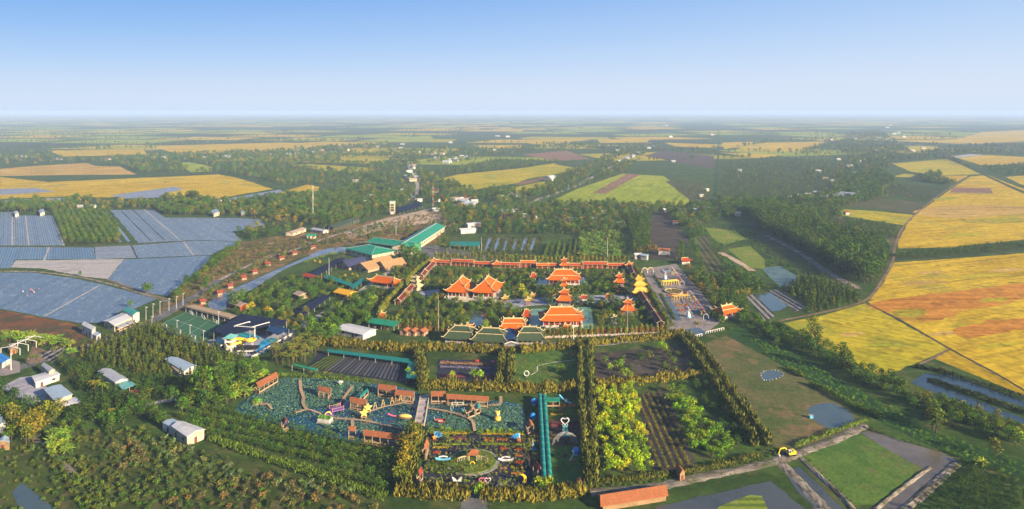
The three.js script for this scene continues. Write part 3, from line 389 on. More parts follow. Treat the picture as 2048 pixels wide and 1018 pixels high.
// crowns made of lobes whose shells carry leaves
function lobed(lobes, n, size, a, b) {
  const L = new Leaves(), tot = lobes.reduce((s, l) => s + l[3] * l[3], 0);
  for (const [x, y, z, r, ry = r] of lobes) {
    const k = Math.round(n * r * r / tot), lt = R(.85, 1.18);
    for (let i = 0; i < k; i++) { const d = V(R(-1, 1), R(-.75, 1), R(-1, 1)).normalize(), q = R(.72, 1.04); L.leaf(V(x + d.x * r * q, y + d.y * ry * q, z + d.z * r * q), d, size, tone(a, b).map((c) => c * lt)); }
  }
  return L.geo();
}
function broadleaf(h, w, a, b, n = 260, ts = .3) {
  const base = h * ts, lobes = [[0, base + (h - base) * .45, 0, w * .24, (h - base) * .3]], k = 9 + Math.floor(rnd() * 4), stems = [limb([[0, 0, 0], [R(-.1, .1), base, R(-.1, .1)], [0, h * .6, 0]], h * .03, h * .014)];
  for (let i = 0; i < k; i++) { const t = i * 2.4 + R(-.3, .3), y = base + (h - base) * (.12 + .78 * (i + .5) / k), q = Math.sqrt(Math.max(.08, 1 - Math.abs(2 * (y - base) / (h - base) - .75) ** 1.6)), rr = w * R(.24, .40) * q, lr = w * R(.13, .22); lobes.push([Math.cos(t) * rr, y, Math.sin(t) * rr, lr, lr * R(.7, .95)]); if (i < 4) stems.push(limb([[0, base * .8, 0], [Math.cos(t) * rr * .8, y, Math.sin(t) * rr * .8]], h * .014, h * .006, 4)); }
  return { trunk: mergeStem(stems), crown: lobed(lobes, n * 1.25, w * .085, a, b) };
}
function conical(h, w, a, b, n = 170) {
  const L = new Leaves();
  for (let i = 0; i < n; i++) { const t = Math.pow(rnd(), 1.4), an = rnd() * 6.28, tier = .8 + .2 * Math.sin(t * 26), r = w / 2 * (1 - t) * tier * R(.75, 1.05) + .03, y = h * .1 + h * .9 * t, out = V(Math.cos(an), .45, Math.sin(an)).normalize(); L.leaf(V(Math.cos(an) * r, y, Math.sin(an) * r), out, w * .15, tone(a, b), 1.5); }
  return { trunk: limb([[0, 0, 0], [0, h * .85, 0]], h * .022, .01), crown: L.geo() };
}
function column(h, w, a, b, n = 150) {
  const L = new Leaves();
  for (let i = 0; i < n; i++) { const t = rnd(), an = rnd() * 6.28, r = w / 2 * Math.sqrt(Math.max(0, 1 - Math.pow(t, 2.4))) * (.75 + .25 * Math.min(1, t * 6)) * R(.8, 1.05), out = V(Math.cos(an), .35, Math.sin(an)).normalize(); L.leaf(V(Math.cos(an) * r, .15 + (h - .15) * t, Math.sin(an) * r), out, w * .2, tone(a, b), 1.9); }
  return { trunk: limb([[0, 0, 0], [0, h * .8, 0]], .09, .02, 4), crown: L.geo() };
}
function fronds(L, top, n, len, a, b, droop, wide, up = .6) {
  for (let i = 0; i < n; i++) {
    const an = i * 2.4 + R(-.2, .2), el = R(.1, 1) * up, dir = V(Math.cos(an), 0, Math.sin(an)), side = V(-dir.z, 0, dir.x), l = len * R(.8, 1.1), pts = [];
    for (let k = 0; k <= 4; k++) { const t = k / 4; pts.push(top.clone().addScaledVector(dir, l * t * Math.cos(el * .6)).add(V(0, l * (el * t - droop * t * t), 0))); }
    for (let k = 0; k < 4; k++) for (const s of [-1, 1]) { const w0 = wide * l * Math.sin(Math.PI * Math.min(1, .15 + k / 4.6)), w1 = k === 3 ? .02 : wide * l * Math.sin(Math.PI * Math.min(1, .15 + (k + 1) / 4.6)), c = tone(a, b), o = V(s * side.x * .4, 1, s * side.z * .4).normalize(), A = pts[k], B = pts[k + 1], A2 = A.clone().addScaledVector(side, s * w0).add(V(0, -w0 * .5, 0)), B2 = B.clone().addScaledVector(side, s * w1).add(V(0, -w1 * .5, 0)); L.tri(A, B, A2, o, c); L.tri(B, B2, A2, o, c); }
  }
}
function palm(h, len, a, b) { const L = new Leaves(), bend = R(-.4, .4); fronds(L, V(bend, h, 0), 15, len, a, b, .75, .11, .75); return { trunk: limb([[0, 0, 0], [bend * .3, h * .5, 0], [bend, h, 0]], .2, .12), crown: L.geo() }; }
function banana(h, a, b) { const L = new Leaves(), st = []; for (let k = 0; k < 3; k++) { const x = R(-.7, .7), z = R(-.7, .7), hh = h * R(.45, .7); st.push(limb([[x, 0, z], [x, hh, z]], .16, .09)); fronds(L, V(x, hh, z), 8, h * .62, a, b, .62, .17, 1.15); } return { trunk: mergeStem(st), crown: L.geo() }; }
function feathery(h, w, a, b, n = 330) {                   // clump of arching bamboo culms
  const L = new Leaves(), st = [], tips = [];
  for (let k = 0; k < 9; k++) { const an = k * .7 + R(-.2, .2), rr = w * R(.12, .46), top = h * R(.65, 1), x = Math.cos(an) * rr, z = Math.sin(an) * rr; st.push(limb([[x * .1, 0, z * .1], [x * .35, top * .6, z * .35], [x, top, z]], .06, .02, 4)); tips.push([x, top * .86, z, w * R(.13, .2), h * .16], [x * .6, top * .68, z * .6, w * R(.12, .17), h * .15]); }
  return { trunk: mergeStem(st), crown: lobed(tips, n, w * .085, a, b) };
}
function bush(h, w, a, b, n = 120) { const lobes = []; for (let i = 0; i < 6; i++) lobes.push([R(-.3, .3) * w, h * R(.35, .65), R(-.3, .3) * w, w * R(.2, .32), h * .35]); return { trunk: limb([[0, 0, 0], [0, h * .5, 0]], .06, .03, 4), crown: lobed(lobes, n, w * .13, a, b) }; }
function ball(r, a, b, stem = .6) { const L = new Leaves(); for (let i = 0; i < 150; i++) { const d = V(R(-1, 1), R(-1, 1), R(-1, 1)).normalize(); L.leaf(V(d.x * r, stem + r + d.y * r * .85, d.z * r), d, r * .26, tone(a, b), .9); } return { trunk: limb([[0, 0, 0], [0, stem + r, 0]], .09, .05, 4), crown: L.geo() }; }
function bare(h) { const st = [limb([[0, 0, 0], [0, h * .5, 0], [.2, h * .8, 0]], h * .03, h * .01)], L = new Leaves(); for (let i = 0; i < 14; i++) { const an = rnd() * 6.28, y = h * R(.35, .6), r = h * R(.25, .45), e = V(Math.cos(an) * r, y + h * R(.15, .4), Math.sin(an) * r); st.push(limb([[0, y, 0], [e.x * .6, (y + e.y) / 2 + .2, e.z * .6], [e.x, e.y, e.z]], h * .012, .01, 3)); for (let k = 0; k < 5; k++) L.leaf(e.clone().add(V(R(-.4, .4), R(-.3, .3), R(-.4, .4))), V(R(-1, 1), .6, R(-1, 1)).normalize(), .28, tone([.12, .085, .04], [.2, .15, .06])); } return { trunk: mergeStem(st), crown: L.geo() }; }
const C = {                                                // leaf colours, two ends of each range
  dark: [[.014, .040, .007], [.048, .088, .011]], mid: [[.024, .068, .008], [.088, .142, .013]], warm: [[.085, .10, .010], [.19, .165, .016]], bright: [[.13, .22, .010], [.27, .35, .014]], olive: [[.034, .072, .013], [.10, .128, .026]],
  brown: [[.095, .080, .035], [.17, .13, .055]], pine: [[.024, .050, .007], [.10, .108, .013]], gold: [[.20, .15, .015], [.33, .22, .02]], grey: [[.085, .115, .055], [.15, .18, .085]], yellow: [[.30, .24, .01], [.42, .34, .02]], hedge: [[.075, .098, .010], [.27, .205, .018]], far: [[.028, .055, .014], [.06, .09, .022]],
};
const three = (f) => [f(), f(), f()];
const KIND = {
  conical_tree: { v: three(() => conical(3.6, 1.9, ...C.pine)), most: 300 },
  orchard_tree: { v: three(() => broadleaf(3.2, 3.2, ...C.mid, 150, .15)), most: 300 },
  dark_tree: { v: three(() => broadleaf(4.5, 4.2, ...C.dark, 190, .2)), most: 290 },
  broadleaf_tree: { v: three(() => broadleaf(7, 6, ...C.mid, 260, .28)), most: 290 },
  golden_tree: { v: three(() => broadleaf(7, 5.6, ...C.warm, 260, .3)), most: 200 },
  eucalyptus_tree: { v: three(() => broadleaf(13, 6, ...C.mid, 330, .1)), most: 220 },
  palm_tree: { v: three(() => palm(5.5, 2.6, [.06, .09, .012], [.16, .15, .02])), most: 200 },
  banana_plant: { v: three(() => banana(3.6, [.09, .16, .015], [.2, .26, .03])), most: 200 },
  cypress: { v: three(() => column(4.6, 1.7, [.085, .100, .010], [.17, .16, .018], 260)), most: 280 },
  bamboo_clump: { v: three(() => feathery(6, 5.6, ...C.bright)), most: 120 },
  shrub: { v: three(() => bush(1.9, 2.3, ...C.olive)), most: 290 },
  dry_shrub: { v: three(() => bush(2, 2.6, ...C.brown)), most: 150 },
  grey_shrub: { v: three(() => bush(2, 2.4, ...C.grey)), most: 150 },
  garden_tree: { v: three(() => broadleaf(4.6, 5.4, [.034, .074, .008], [.115, .15, .013], 240, .2)), most: 290 },
  topiary_tree: { v: three(() => ball(1.15, [.09, .14, .02], [.17, .22, .03])), most: 200 },
  bright_tree: { v: three(() => broadleaf(5, 5, ...C.bright, 240, .25)), most: 120 },
  yellow_tree: { v: three(() => broadleaf(4, 3.8, ...C.yellow, 180, .2)), most: 60 },
  bare_tree: { v: three(() => bare(6)), most: 40 },
  seedling: { v: three(() => bush(.9, 1.0, ...C.warm, 60)), most: 250 },
};
for (const k in KIND) {                                    // trunk and crown in one for masses seen from afar
  KIND[k].whole = KIND[k].v.map(({ trunk, crown }) => { const t = trunk.clone(), n = t.attributes.position.count, c = new Float32Array(n * 3); for (let i = 0; i < n; i++) c.set([.10, .075, .05], i * 3); t.setAttribute('color', new THREE.BufferAttribute(c, 3)); return mergeGeometries([t, crown]); });
}
const PLANT = [];
// zone: kind, outline, spacing (m), size range, label of each one, name and label of the mass that is left over
function zone(kind, px, gap, size, label, mass, { rows, jit = .38, thin = 1, tint, cat, far, patchy } = {}) {
  const pts = px.map((p) => G(p)); let a = 0; if (rows) { const [p, q] = rows.map((p) => G(p)); a = Math.atan2(q[1] - p[1], q[0] - p[0]); }
  const gx = Array.isArray(gap) ? gap[0] : gap, gz = Array.isArray(gap) ? gap[1] : gap, c = Math.cos(a), s = Math.sin(a), uv = pts.map(([x, z]) => [x * c + z * s, -x * s + z * c]);
  const u0 = Math.min(...uv.map((p) => p[0])), u1 = Math.max(...uv.map((p) => p[0])), v0 = Math.min(...uv.map((p) => p[1])), v1 = Math.max(...uv.map((p) => p[1])), at = [];
  for (let v = v0; v <= v1; v += gz) for (let u = u0; u <= u1; u += gx) { if (rnd() > thin) continue; const uu = u + R(-jit, jit) * gx, vv = v + R(-jit, jit) * (rows ? Math.min(gx, gz) * .6 : gz), x = uu * c - vv * s, z = uu * s + vv * c; if (inside(pts, x, z) && !(patchy && fb((x + 9000) / 18000, (z + 18000) / 18000, patchy, 3, 9) < .43)) at.push([x, z]); }
  PLANT.push({ kind, at, size, label, mass, tint, cat, far });
}
function edges() { for (const [p, q] of farRows) { const l = Math.hypot(q[0] - p[0], q[1] - p[1]), at = []; for (let d = 0; d < l; d += R(9, 26)) at.push([p[0] + (q[0] - p[0]) * d / l + R(-6, 6), p[1] + (q[1] - p[1]) * d / l + R(-6, 6)]); farTrees.push(...at); } PLANT.push({ kind: 'broadleaf_tree', at: farTrees, size: [.5, 1.5], label: 'tree', mass: 'rows of far trees along the field edges in the haze', far: 1 }); }
const farTrees = [];
function spots(kind, px, size, label, { tint, cat } = {}) { PLANT.push({ kind, at: px.map((p) => G(p)), size, label, mass: label, tint, cat, picked: 1 }); }
function line(kind, px, gap, size, label, o = {}) { const c = new THREE.CatmullRomCurve3(px.map((p) => V(G(p)[0], 0, G(p)[1])), false, 'centripetal'), n = Math.max(1, Math.round(c.getLength() / gap)); PLANT.push({ kind, at: Array.from({ length: n + 1 }, (_, i) => { const p = c.getPoint(i / n); return [p.x + R(-.1, .1) * gap, p.z + R(-.1, .1) * gap]; }), size, label, mass: label, picked: 1, ...o }); }
function plant() {
  const tints = {}, breed = [[1, 1.05, .9], [1.45, 1.22, .7], [.66, .9, .8], [1.15, 1.4, .8]], tinted = (k, t = [1, 1, 1], i = 0) => (tints[k + t + i] ??= leafM(t.map((x, c) => x * breed[i][c])));   // sorts of one kind differ in leaf colour
  const byKind = {};
  for (const z of PLANT) for (const [x, zz] of z.at) { if (!z.picked && keepOut.some((k) => inside(k, x, zz))) continue; if (Math.abs(x) > -zz * .76 + 12) continue; (byKind[z.kind] ??= []).push({ z, x, zz, s: R(...z.size), v: Math.floor(rnd() * 3), t: rnd() * 6.28, sy: R(.85, 1.15) }); }
  const left = new Map(); let total = 0;
  for (const k in byKind) {
    const list = byKind[k].sort((a, b) => (a.z.far ? 1 : 0) - (b.z.far ? 1 : 0) || (b.zz + (b.z.picked ? 150 : 0)) - (a.zz + (a.z.picked ? 150 : 0)));
    list.forEach((o, i) => {
      if (i >= KIND[k].most || o.z.far || o.zz < -640) { if (!left.has(o.z)) left.set(o.z, []); left.get(o.z).push(o); return; }
      const g = new THREE.Group(); g.name = numbered(o.z.cat ?? k); g.position.set(o.x, 0, o.zz); g.rotation.y = o.t; g.scale.set(o.s, o.s * o.sy, o.s); scene.add(g); total++;
      const K = KIND[k].v[o.v], t = new THREE.Mesh(K.trunk, barkM), c = new THREE.Mesh(K.crown, tinted(k, o.z.tint, Math.floor(rnd() * 4))); t.name = /banana|bamboo|shrub|seedling/.test(k) ? 'stem' : 'trunk'; c.name = /banana|bamboo|shrub|seedling|cypress|topiary/.test(k) ? 'foliage' : 'crown'; for (const m of [t, c]) { m.castShadow = m.receiveShadow = true; g.add(m); }
      tag(g, o.z.label, k.split('_').join(' '), o.z.label.replace(/^(a|an|one|the) /, '').replace(/\btree\b/, 'trees').replace(/\bpalm\b/, 'palms').replace(/\bplant\b/, 'plants'));
    });
  }
  const m4 = new THREE.Matrix4(), q = new THREE.Quaternion(), col = new THREE.Color(); let inst = 0;
  for (const [z, list] of left) {
    const g = new THREE.Group(); g.name = numbered(/wood|belt|grove/.test(z.mass) ? 'woodland' : /orchard|plantation/.test(z.mass) ? 'orchard_mass' : 'vegetation'); scene.add(g); tag(g, z.mass, 'vegetation', undefined, 'stuff');
    for (let v = 0; v < 3; v++) { const l = list.filter((o) => o.v === v); if (!l.length) continue; const im = new THREE.InstancedMesh(KIND[z.kind].whole[v], tinted(z.kind, z.tint, v), l.length); im.name = 'foliage'; im.userData.kind = 'stuff'; im.castShadow = im.receiveShadow = true;
      l.forEach((o, i) => { m4.compose(V(o.x, 0, o.zz), q.setFromAxisAngle(V(0, 1, 0), o.t), V(o.s, o.s * o.sy, o.s)); im.setMatrixAt(i, m4); const w = R(.7, 1.3); im.setColorAt(i, col.setRGB(w * R(.85, 1.2), w, w)); }); inst += l.length; g.add(im); }
  }
  console.log('plants', total, 'in masses', inst, Object.entries(byKind).map(([k, l]) => k + ':' + l.length).join(' '));
}
// a clipped or feathery hedge: upright sprays along a line
function hedge(px, width, height, label, a, b, { dens = 26, spray = 1, name = 'hedge' } = {}) {
  const c = new THREE.CatmullRomCurve3(px.map((p) => V(G(p)[0], 0, G(p)[1])), false, 'centripetal', .2), len = c.getLength(), L = new Leaves(), n = Math.round(len * dens * Math.max(1, width / 2)), o0 = c.getPoint(.5), lump = Array.from({ length: Math.ceil(len / 1.6) + 2 }, () => R(.55, 1.15));
  for (let i = 0; i < n; i++) {
    const t = rnd(), p = c.getPoint(t).sub(o0), tg = c.getTangent(t), s = (rnd() + rnd() - 1) * .5, nx = -tg.z, nz = tg.x, k = t * len / 1.6, lk = lump[Math.floor(k)] * (1 - k % 1) + lump[Math.floor(k) + 1] * (k % 1), top = height * lk * (1 - 1.1 * s * s) * R(.75, 1.05), y0 = top * Math.pow(rnd(), .7) * .85, w = width * lk;
    const at = V(p.x + nx * s * w, y0, p.z + nz * s * w), out = V(nx * s * 1.6 + R(-.25, .25), .55, nz * s * 1.6 + R(-.25, .25)).normalize(), side = V(R(-1, 1), 0, R(-1, 1)).normalize(), sz = spray * R(.5, 1);
    L.tri(at.clone().addScaledVector(side, -sz * .24), at.clone().addScaledVector(side, sz * .24), at.clone().add(V(out.x * sz * .5, sz, out.z * sz * .5)), out, tone(a, b));
    if (i % 2) L.leaf(at, out, sz * .45, tone(a, b));
  }
  const g = thing(name, label, 'hedge', [o0.x, o0.z]), f = new THREE.Mesh(L.geo(), leafM()); f.name = 'foliage'; f.castShadow = f.receiveShadow = true; f.userData.kind = 'stuff'; g.add(f);
  const st = []; for (let d = 0; d <= len; d += 2.5) { const p = c.getPoint(d / len).sub(o0); st.push(limb([[p.x, 0, p.z], [p.x, height * .6, p.z]], .07, .03, 4)); }
  const m = new THREE.Mesh(mergeStem(st), barkM); m.name = 'stems'; g.add(m); m.castShadow = true;
}
// ---------------------------------------------------------------- building materials
const grime = (c, s, m = 9, amt = .35) => tex(256, m, (u, v) => { const g = fb(u, v, 4, 5, s), k = fb(u, v, 40, 2, s + 2); const w = 1 - amt * ss(.45, .75, g) - .12 * (k - .5); return c.map((x) => x * w); });
const tiles = (c, s, hue = .25) => tex(256, 4, (u, v) => { const a = (u * 16) % 1, b = (v * 10) % 1, t = hash(Math.floor(u * 16), Math.floor(v * 10), s), w = (.80 + hue * t) * (a < .14 || b < .14 ? .72 : 1) * (.86 + .28 * fb(u, v, 5, 4, s + 4)); return c.map((x) => x * w); });
const sheetTex = (c, s) => tex(256, 8, (u, v) => { const a = Math.abs(((u * 20) % 1) - .5) * 2, w = (.86 + .14 * a) * (1 - .25 * ss(.5, .8, fb(u, v, 4, 5, s))); return mix(c, [.22, .16, .11], ss(.66, .86, fb(u, v, 7, 4, s + 5)) * .5).map((x) => x * w); });
const B = {
  orange: mat(tiles([.60, .125, .006], 601), .6), scarlet: mat(tiles([.42, .060, .012], 607), .6), maroon: mat(tiles([.17, .028, .02], 613), .6), yellowtile: mat(tiles([.62, .36, .03], 619), .55), greentile: mat(tiles([.055, .085, .045], 621), .6), clay: mat(tiles([.36, .13, .055], 623), .8), redtile: mat(tiles([.30, .06, .04], 627), .75),
  cream: mat(grime([.58, .46, .25], 631), .7), white: mat(grime([.56, .54, .50], 637), .8), ivory: mat(grime([.54, .46, .33], 639), .8), stone: mat(grime([.34, .32, .30], 641), .85), redwall: mat(grime([.26, .06, .022], 643), .8), redpost: mat([.42, .05, .03], .5), darkwood: mat([.10, .045, .03], .7), door: mat([.16, .05, .03], .6), glass: mat([.03, .045, .06], .08), wood: mat(grime([.34, .22, .12], 647), .85), palewood: mat(grime([.38, .28, .19], 649), .85),
  tin: mat(sheetTex([.42, .43, .46], 653), .4), whitetin: mat(sheetTex([.60, .60, .62], 655), .45), bluetin: mat(sheetTex([.36, .46, .56], 657), .4), rusttin: mat(sheetTex([.40, .30, .24], 659), .7), greentin: mat(sheetTex([.012, .26, .13], 661), .4), teal: mat(sheetTex([.03, .30, .27], 663), .45), aqua: mat(sheetTex([.14, .42, .40], 667), .45), thatch: mat(tex(256, 5, (u, v) => { const w = .6 + .8 * pn(u, v, 90, 8, 671); return [.34 * w, .21 * w, .10 * w]; }), 1), navy: mat(sheetTex([.045, .05, .12], 673), .6), yellowwall: mat(grime([.56, .36, .04], 677), .8), greenwall: mat(grime([.05, .22, .10], 679), .8), concrete: mat(grime([.42, .40, .37], 683), .9), brick: mat(tiles([.46, .17, .07], 685), .9),
  net: mat(tex(256, 6, (u, v) => { const w = .7 + .6 * fb(u, v, 60, 2, 687); return [.012 * w, .020 * w, .055 * w]; }), .85), bluenet: mat([.012, .05, .14], .8), tealnet: mat(tex(256, 6, (u, v) => { const w = .6 + .8 * fb(u, v, 8, 4, 689); return [.012 * w, .19 * w, .17 * w]; }), .6), steel: mat([.55, .56, .58], .4, { metalness: .3 }), whitepaint: mat([.60, .60, .58], .5), slide: mat([.85, .55, .02], .25), bluepaint: mat([.03, .25, .65], .4), skypaint: mat([.12, .45, .70], .45), redpaint: mat([.62, .03, .02], .4), pinkpaint: mat([.70, .12, .25], .5), purple: mat([.22, .09, .30], .5), yellowpaint: mat([.82, .58, .03], .4), black: mat([.02, .02, .02], .6), greenpaint: mat([.10, .40, .05], .6),
};
// ---------------------------------------------------------------- Vietnamese temple roofs
function slopes(w0, d0, w1, d1, y0, y1, lift, curve = 1.3, nu = 10, nt = 5) {
  const out = [];
  for (let k = 0; k < 4; k++) {
    const along = k % 2 === 0, sgn = k < 2 ? 1 : -1, v = [], P = (u, t) => { const q = Math.pow(t, curve), hw = (w0 + (w1 - w0) * t) / 2, hd = (d0 + (d1 - d0) * t) / 2, y = y0 + (y1 - y0) * q + lift * (1 - t) ** 2 * Math.abs(u) ** 5; return along ? [u * hw * sgn, y, hd * sgn] : [hw * sgn, y, -u * hd * sgn]; };
    for (let j = 0; j < nt; j++) for (let i = 0; i < nu; i++) { const a = P(-1 + 2 * i / nu, j / nt), b = P(-1 + 2 * (i + 1) / nu, j / nt), c = P(-1 + 2 * (i + 1) / nu, (j + 1) / nt), e = P(-1 + 2 * i / nu, (j + 1) / nt); v.push(a, b, c, a, c, e); }
    for (let i = 0; i < nu; i++) { const a = P(-1 + 2 * i / nu, 0), b = P(-1 + 2 * (i + 1) / nu, 0), f = ([x, y, z]) => [x, y - .28, z]; v.push(f(a), f(b), b, f(a), b, a); }
    const g = new THREE.BufferGeometry(); g.setAttribute('position', new THREE.Float32BufferAttribute(v.flat(), 3)); g.computeVertexNormals(); out.push(g);
  }
  return out;
}
function hips(w0, d0, w1, d1, y0, y1, lift, curve, r) {     // cream caps along the four hips, curling up at the eaves
  const out = [];
  for (const sx of [-1, 1]) for (const sz of [-1, 1]) {
    const pts = [[sx * (w0 / 2 + r * 3.2), y0 + lift + r * 4.2, sz * (d0 / 2 + r * 3.2)], [sx * (w0 / 2 + r * 1.8), y0 + lift + r * 1.6, sz * (d0 / 2 + r * 1.8)]];
    for (let k = 0; k <= 4; k++) { const t = k / 4; pts.push([sx * (w0 + (w1 - w0) * t) / 2, y0 + (y1 - y0) * Math.pow(t, curve) + lift * (1 - t) ** 2 + r * .5, sz * (d0 + (d1 - d0) * t) / 2]); }
    out.push(tube(pts, r, 5, 12));
  }
  return out;
}
function ridgeCap(len, y, r, fancy = 1) {
  const g = [bx(len, r * 2.2, r * 1.6, 0, y - r * .3, 0)];
  for (const s of [-1, 1]) g.push(tube([[s * len * .36, y + r, 0], [s * len * .5, y + r * 1.6, 0], [s * (len * .5 + r * 1.6), y + r * 4.5, 0]], r * .9, 5, 6));
  if (fancy) g.push(bx(r * 3.4, r * 2.4, r * 1.5, 0, y + r * 1.7, 0), bx(r * 1.4, r * 2.2, r * 1.2, 0, y + r * 4, 0));
  return g;
}
function roofTier(g, w0, d0, w1, d1, y0, y1, lift, tile, trim, { curve = 1.3, r = .2, ridge = 0, mid = 0 } = {}) {
  for (const s of slopes(w0, d0, w1, d1, y0, y1, lift, curve)) part('roof_slope', s, tile, g);
  for (const q of hips(w0, d0, w1, d1, y0, y1, lift, curve, r)) part('hip_cap', q, trim, g);
  if (ridge) part('ridge_cap', ridgeCap(Math.max(w1, .6), y1, r * 1.25), trim, g);
  if (mid) for (const s of [-1, 1]) part('break_cap', bx(w1 + .3, r * 1.4, r * 1.4, 0, y1 - r * .4, s * d1 / 2), trim, g);
}
function hall(name, label, f, { plinth = .8, wallH = 3.2, rise = 5, tile = B.orange, trim = B.cream, wall = B.redwall, post = B.white, over = 1.2, ridge = .55, split = .42, lift = .7, r = .22, posts = 7, group, cat = 'temple hall', steps = 1, plain = 0 } = {}) {
  const g = thing(name, label, cat, f.pos, f.turn, group); clearBox(f, 1.5);
  part('plinth', bx(f.w, plinth, f.d), B.stone, g);
  part('wall', bx(f.w * .82, wallH + .6, f.d * .74, 0, plinth, 0), wall, g);
  const n = posts, m = Math.max(3, Math.round(posts * f.d / f.w));
  for (let i = 0; i < n; i++) for (const s of [-1, 1]) part('column', cyl(.2, .18, wallH, -f.w / 2 + .5 + (f.w - 1) * i / (n - 1), plinth, s * (f.d / 2 - .5), 7), post, g);
  for (let i = 1; i < m - 1; i++) for (const s of [-1, 1]) part('column', cyl(.2, .18, wallH, s * (f.w / 2 - .5), plinth, -f.d / 2 + .5 + (f.d - 1) * i / (m - 1), 7), post, g);
  for (let i = 0; i < n - 1; i += 1) part('door', bx((f.w - 1) / (n - 1) * .55, wallH * .75, .12, -f.w / 2 + .5 + (f.w - 1) * (i + .5) / (n - 1), plinth, f.d * .37 + .05), plain ? B.black : i % 2 ? B.door : B.redpost, g);
  part('balustrade', [bx(f.w, .7, .1, 0, plinth, f.d / 2 - .08), bx(.1, .7, f.d - .3, f.w / 2 - .08, plinth, 0), bx(.1, .7, f.d - .3, -f.w / 2 + .08, plinth, 0)], plain ? B.stone : B.white, g);
  if (steps) part('steps', [0, 1, 2].map((k) => bx(3.2, plinth * (1 - k * .3), .5, 0, 0, f.d / 2 + .26 + k * .5)), B.stone, g);
  const y0 = plinth + wallH, w0 = f.w + over * 2, d0 = f.d + over * 2, w1 = w0 - (w0 - f.w * ridge) * .5, d1 = d0 * .52;
  if (split) { roofTier(g, w0, d0, w1, d1, y0, y0 + rise * split, lift, tile, trim, { r, mid: 1, curve: 1.15 }); roofTier(g, w1 - .1, d1 - .1, f.w * ridge, .1, y0 + rise * split + .12, y0 + rise, lift * .35, tile, trim, { r, ridge: 1 }); }
  else roofTier(g, w0, d0, f.w * ridge, .1, y0, y0 + rise, lift, tile, trim, { r, ridge: 1 });
  return g;
}
function pavilion(name, label, pos, turn, w, tiers, { tile = B.orange, trim = B.cream, post = B.redpost, wall = B.redwall, h0 = 2.6, d = w, cat = 'pavilion', group, r = .15, solid = 0, step = .66, roofH = .34 } = {}) {
  const g = thing(name, label, cat, pos, turn, group); clearBox({ pos, turn, w, d }, .8);
  part('plinth', bx(w * 1.05, .5, d * 1.05), B.stone, g); let y = .5, ww = w, dd = d;
  for (let k = 0; k < tiers; k++) {
    const h = k ? h0 * .7 : h0; for (const sx of [-1, 1]) for (const sz of [-1, 1]) part('column', cyl(.16, .14, h, sx * ww * .42, y, sz * dd * .42, 6), post, g);
    if (k || solid) part('wall', bx(ww * .72, h, dd * .72, 0, y, 0), wall, g);
    y += h; const rise = ww * roofH, top = k === tiers - 1;
    roofTier(g, ww * 1.3, dd * 1.3, top ? Math.max(.3, (ww - dd) + .3) : ww * step, top ? .2 : dd * step, y, y + rise, ww * .09, tile, trim, { r, ridge: top }); y += top ? rise : rise * .92; ww *= step; dd *= step;
  }
  if (Math.abs(w - d) < .1) part('finial', [cyl(.18, .1, .8, 0, y, 0, 6), new THREE.SphereGeometry(.24, 6, 5).translate(0, y + .9, 0)], trim, g);
  return g;
}
function gallery(label, a, b, { w = 3.4, h = 2.4, rise = 1.3, tile = B.scarlet, trim = B.cream, group = 'tile roofed galleries of the temple wall', raised = 0, wallM = B.redwall } = {}) {
  const [ax, az] = G(a), [bx_, bz] = G(b), L = Math.hypot(bx_ - ax, bz - az), g = thing('gallery', label, 'gallery', [(ax + bx_) / 2, (az + bz) / 2], Math.atan2(-(bz - az), bx_ - ax), group); h += raised;
  clearBox({ pos: [(ax + bx_) / 2, (az + bz) / 2], turn: g.rotation.y, w: L, d: w }, .8);
  part('wall', bx(L - .1, h, .3, 0, 0, 0), wallM, g); const n = Math.max(2, Math.round(L / 3.5));
  for (let i = 0; i <= n; i++) for (const s of [-1, 1]) part('post', bx(.24, h, .24, -L / 2 + .3 + (L - .6) * i / n, 0, s * (w / 2 - .2)), B.ivory, g);
  const lk = w / 2 + .5; for (const s of [-1, 1]) part('roof_slope', [quad([[-L / 2, h, s * lk], [L / 2, h, s * lk], [L / 2, h + rise, 0], [-L / 2, h + rise, 0]].slice()), bx(L, .16, .1, 0, h - .15, s * lk)], tile, g);
  part('ridge_cap', [bx(L, .3, .26, 0, h + rise - .08, 0), ...[-1, 1].map((s) => tube([[s * (L / 2 - .8), h + rise + .2, 0], [s * L / 2, h + rise + .35, 0], [s * (L / 2 + .4), h + rise + 1, 0]], .14, 5, 6))], trim, g);
  for (const e of [-1, 1]) for (const s of [-1, 1]) part('verge_cap', bar([e * (L / 2 - .05), h + .05, s * (lk + .15)], [e * (L / 2 - .05), h + rise + .1, 0], .28, .2), trim, g);
  for (const s of [-1, 1]) part('eave_cap', bx(L + .1, .12, .14, 0, h - .02, s * (lk + .1)), trim, g);
  return g;
}
// ---------------------------------------------------------------- plain buildings
function roofSlabs(w, d, h, rise, over, along, thick = .16) {   // two slabs meeting at a ridge that runs along x ('w') or z ('d')
  const W = along === 'w' ? w : d, D = along === 'w' ? d : w, a = Math.atan2(rise, D / 2), len = Math.hypot(D / 2, rise) + over / Math.cos(a);
  return [-1, 1].map((s) => { const q = new THREE.BoxGeometry(W + over * 2, thick, len); q.translate(0, thick / 2, s * len / 2); q.rotateX(s * a); q.translate(0, h + rise, 0); if (along === 'd') q.rotateY(Math.PI / 2); return q; });
}
function gableEnds(w, d, h, rise, along) {
  const s = new THREE.Shape(), D = along === 'w' ? d : w, L = (along === 'w' ? w : d); s.moveTo(-D / 2, 0); s.lineTo(D / 2, 0); s.lineTo(0, rise); s.closePath();
  const g = new THREE.ExtrudeGeometry(s, { depth: L - .05, bevelEnabled: false }); g.translate(0, h, -(L - .05) / 2); if (along === 'w') g.rotateY(Math.PI / 2); return g;
}
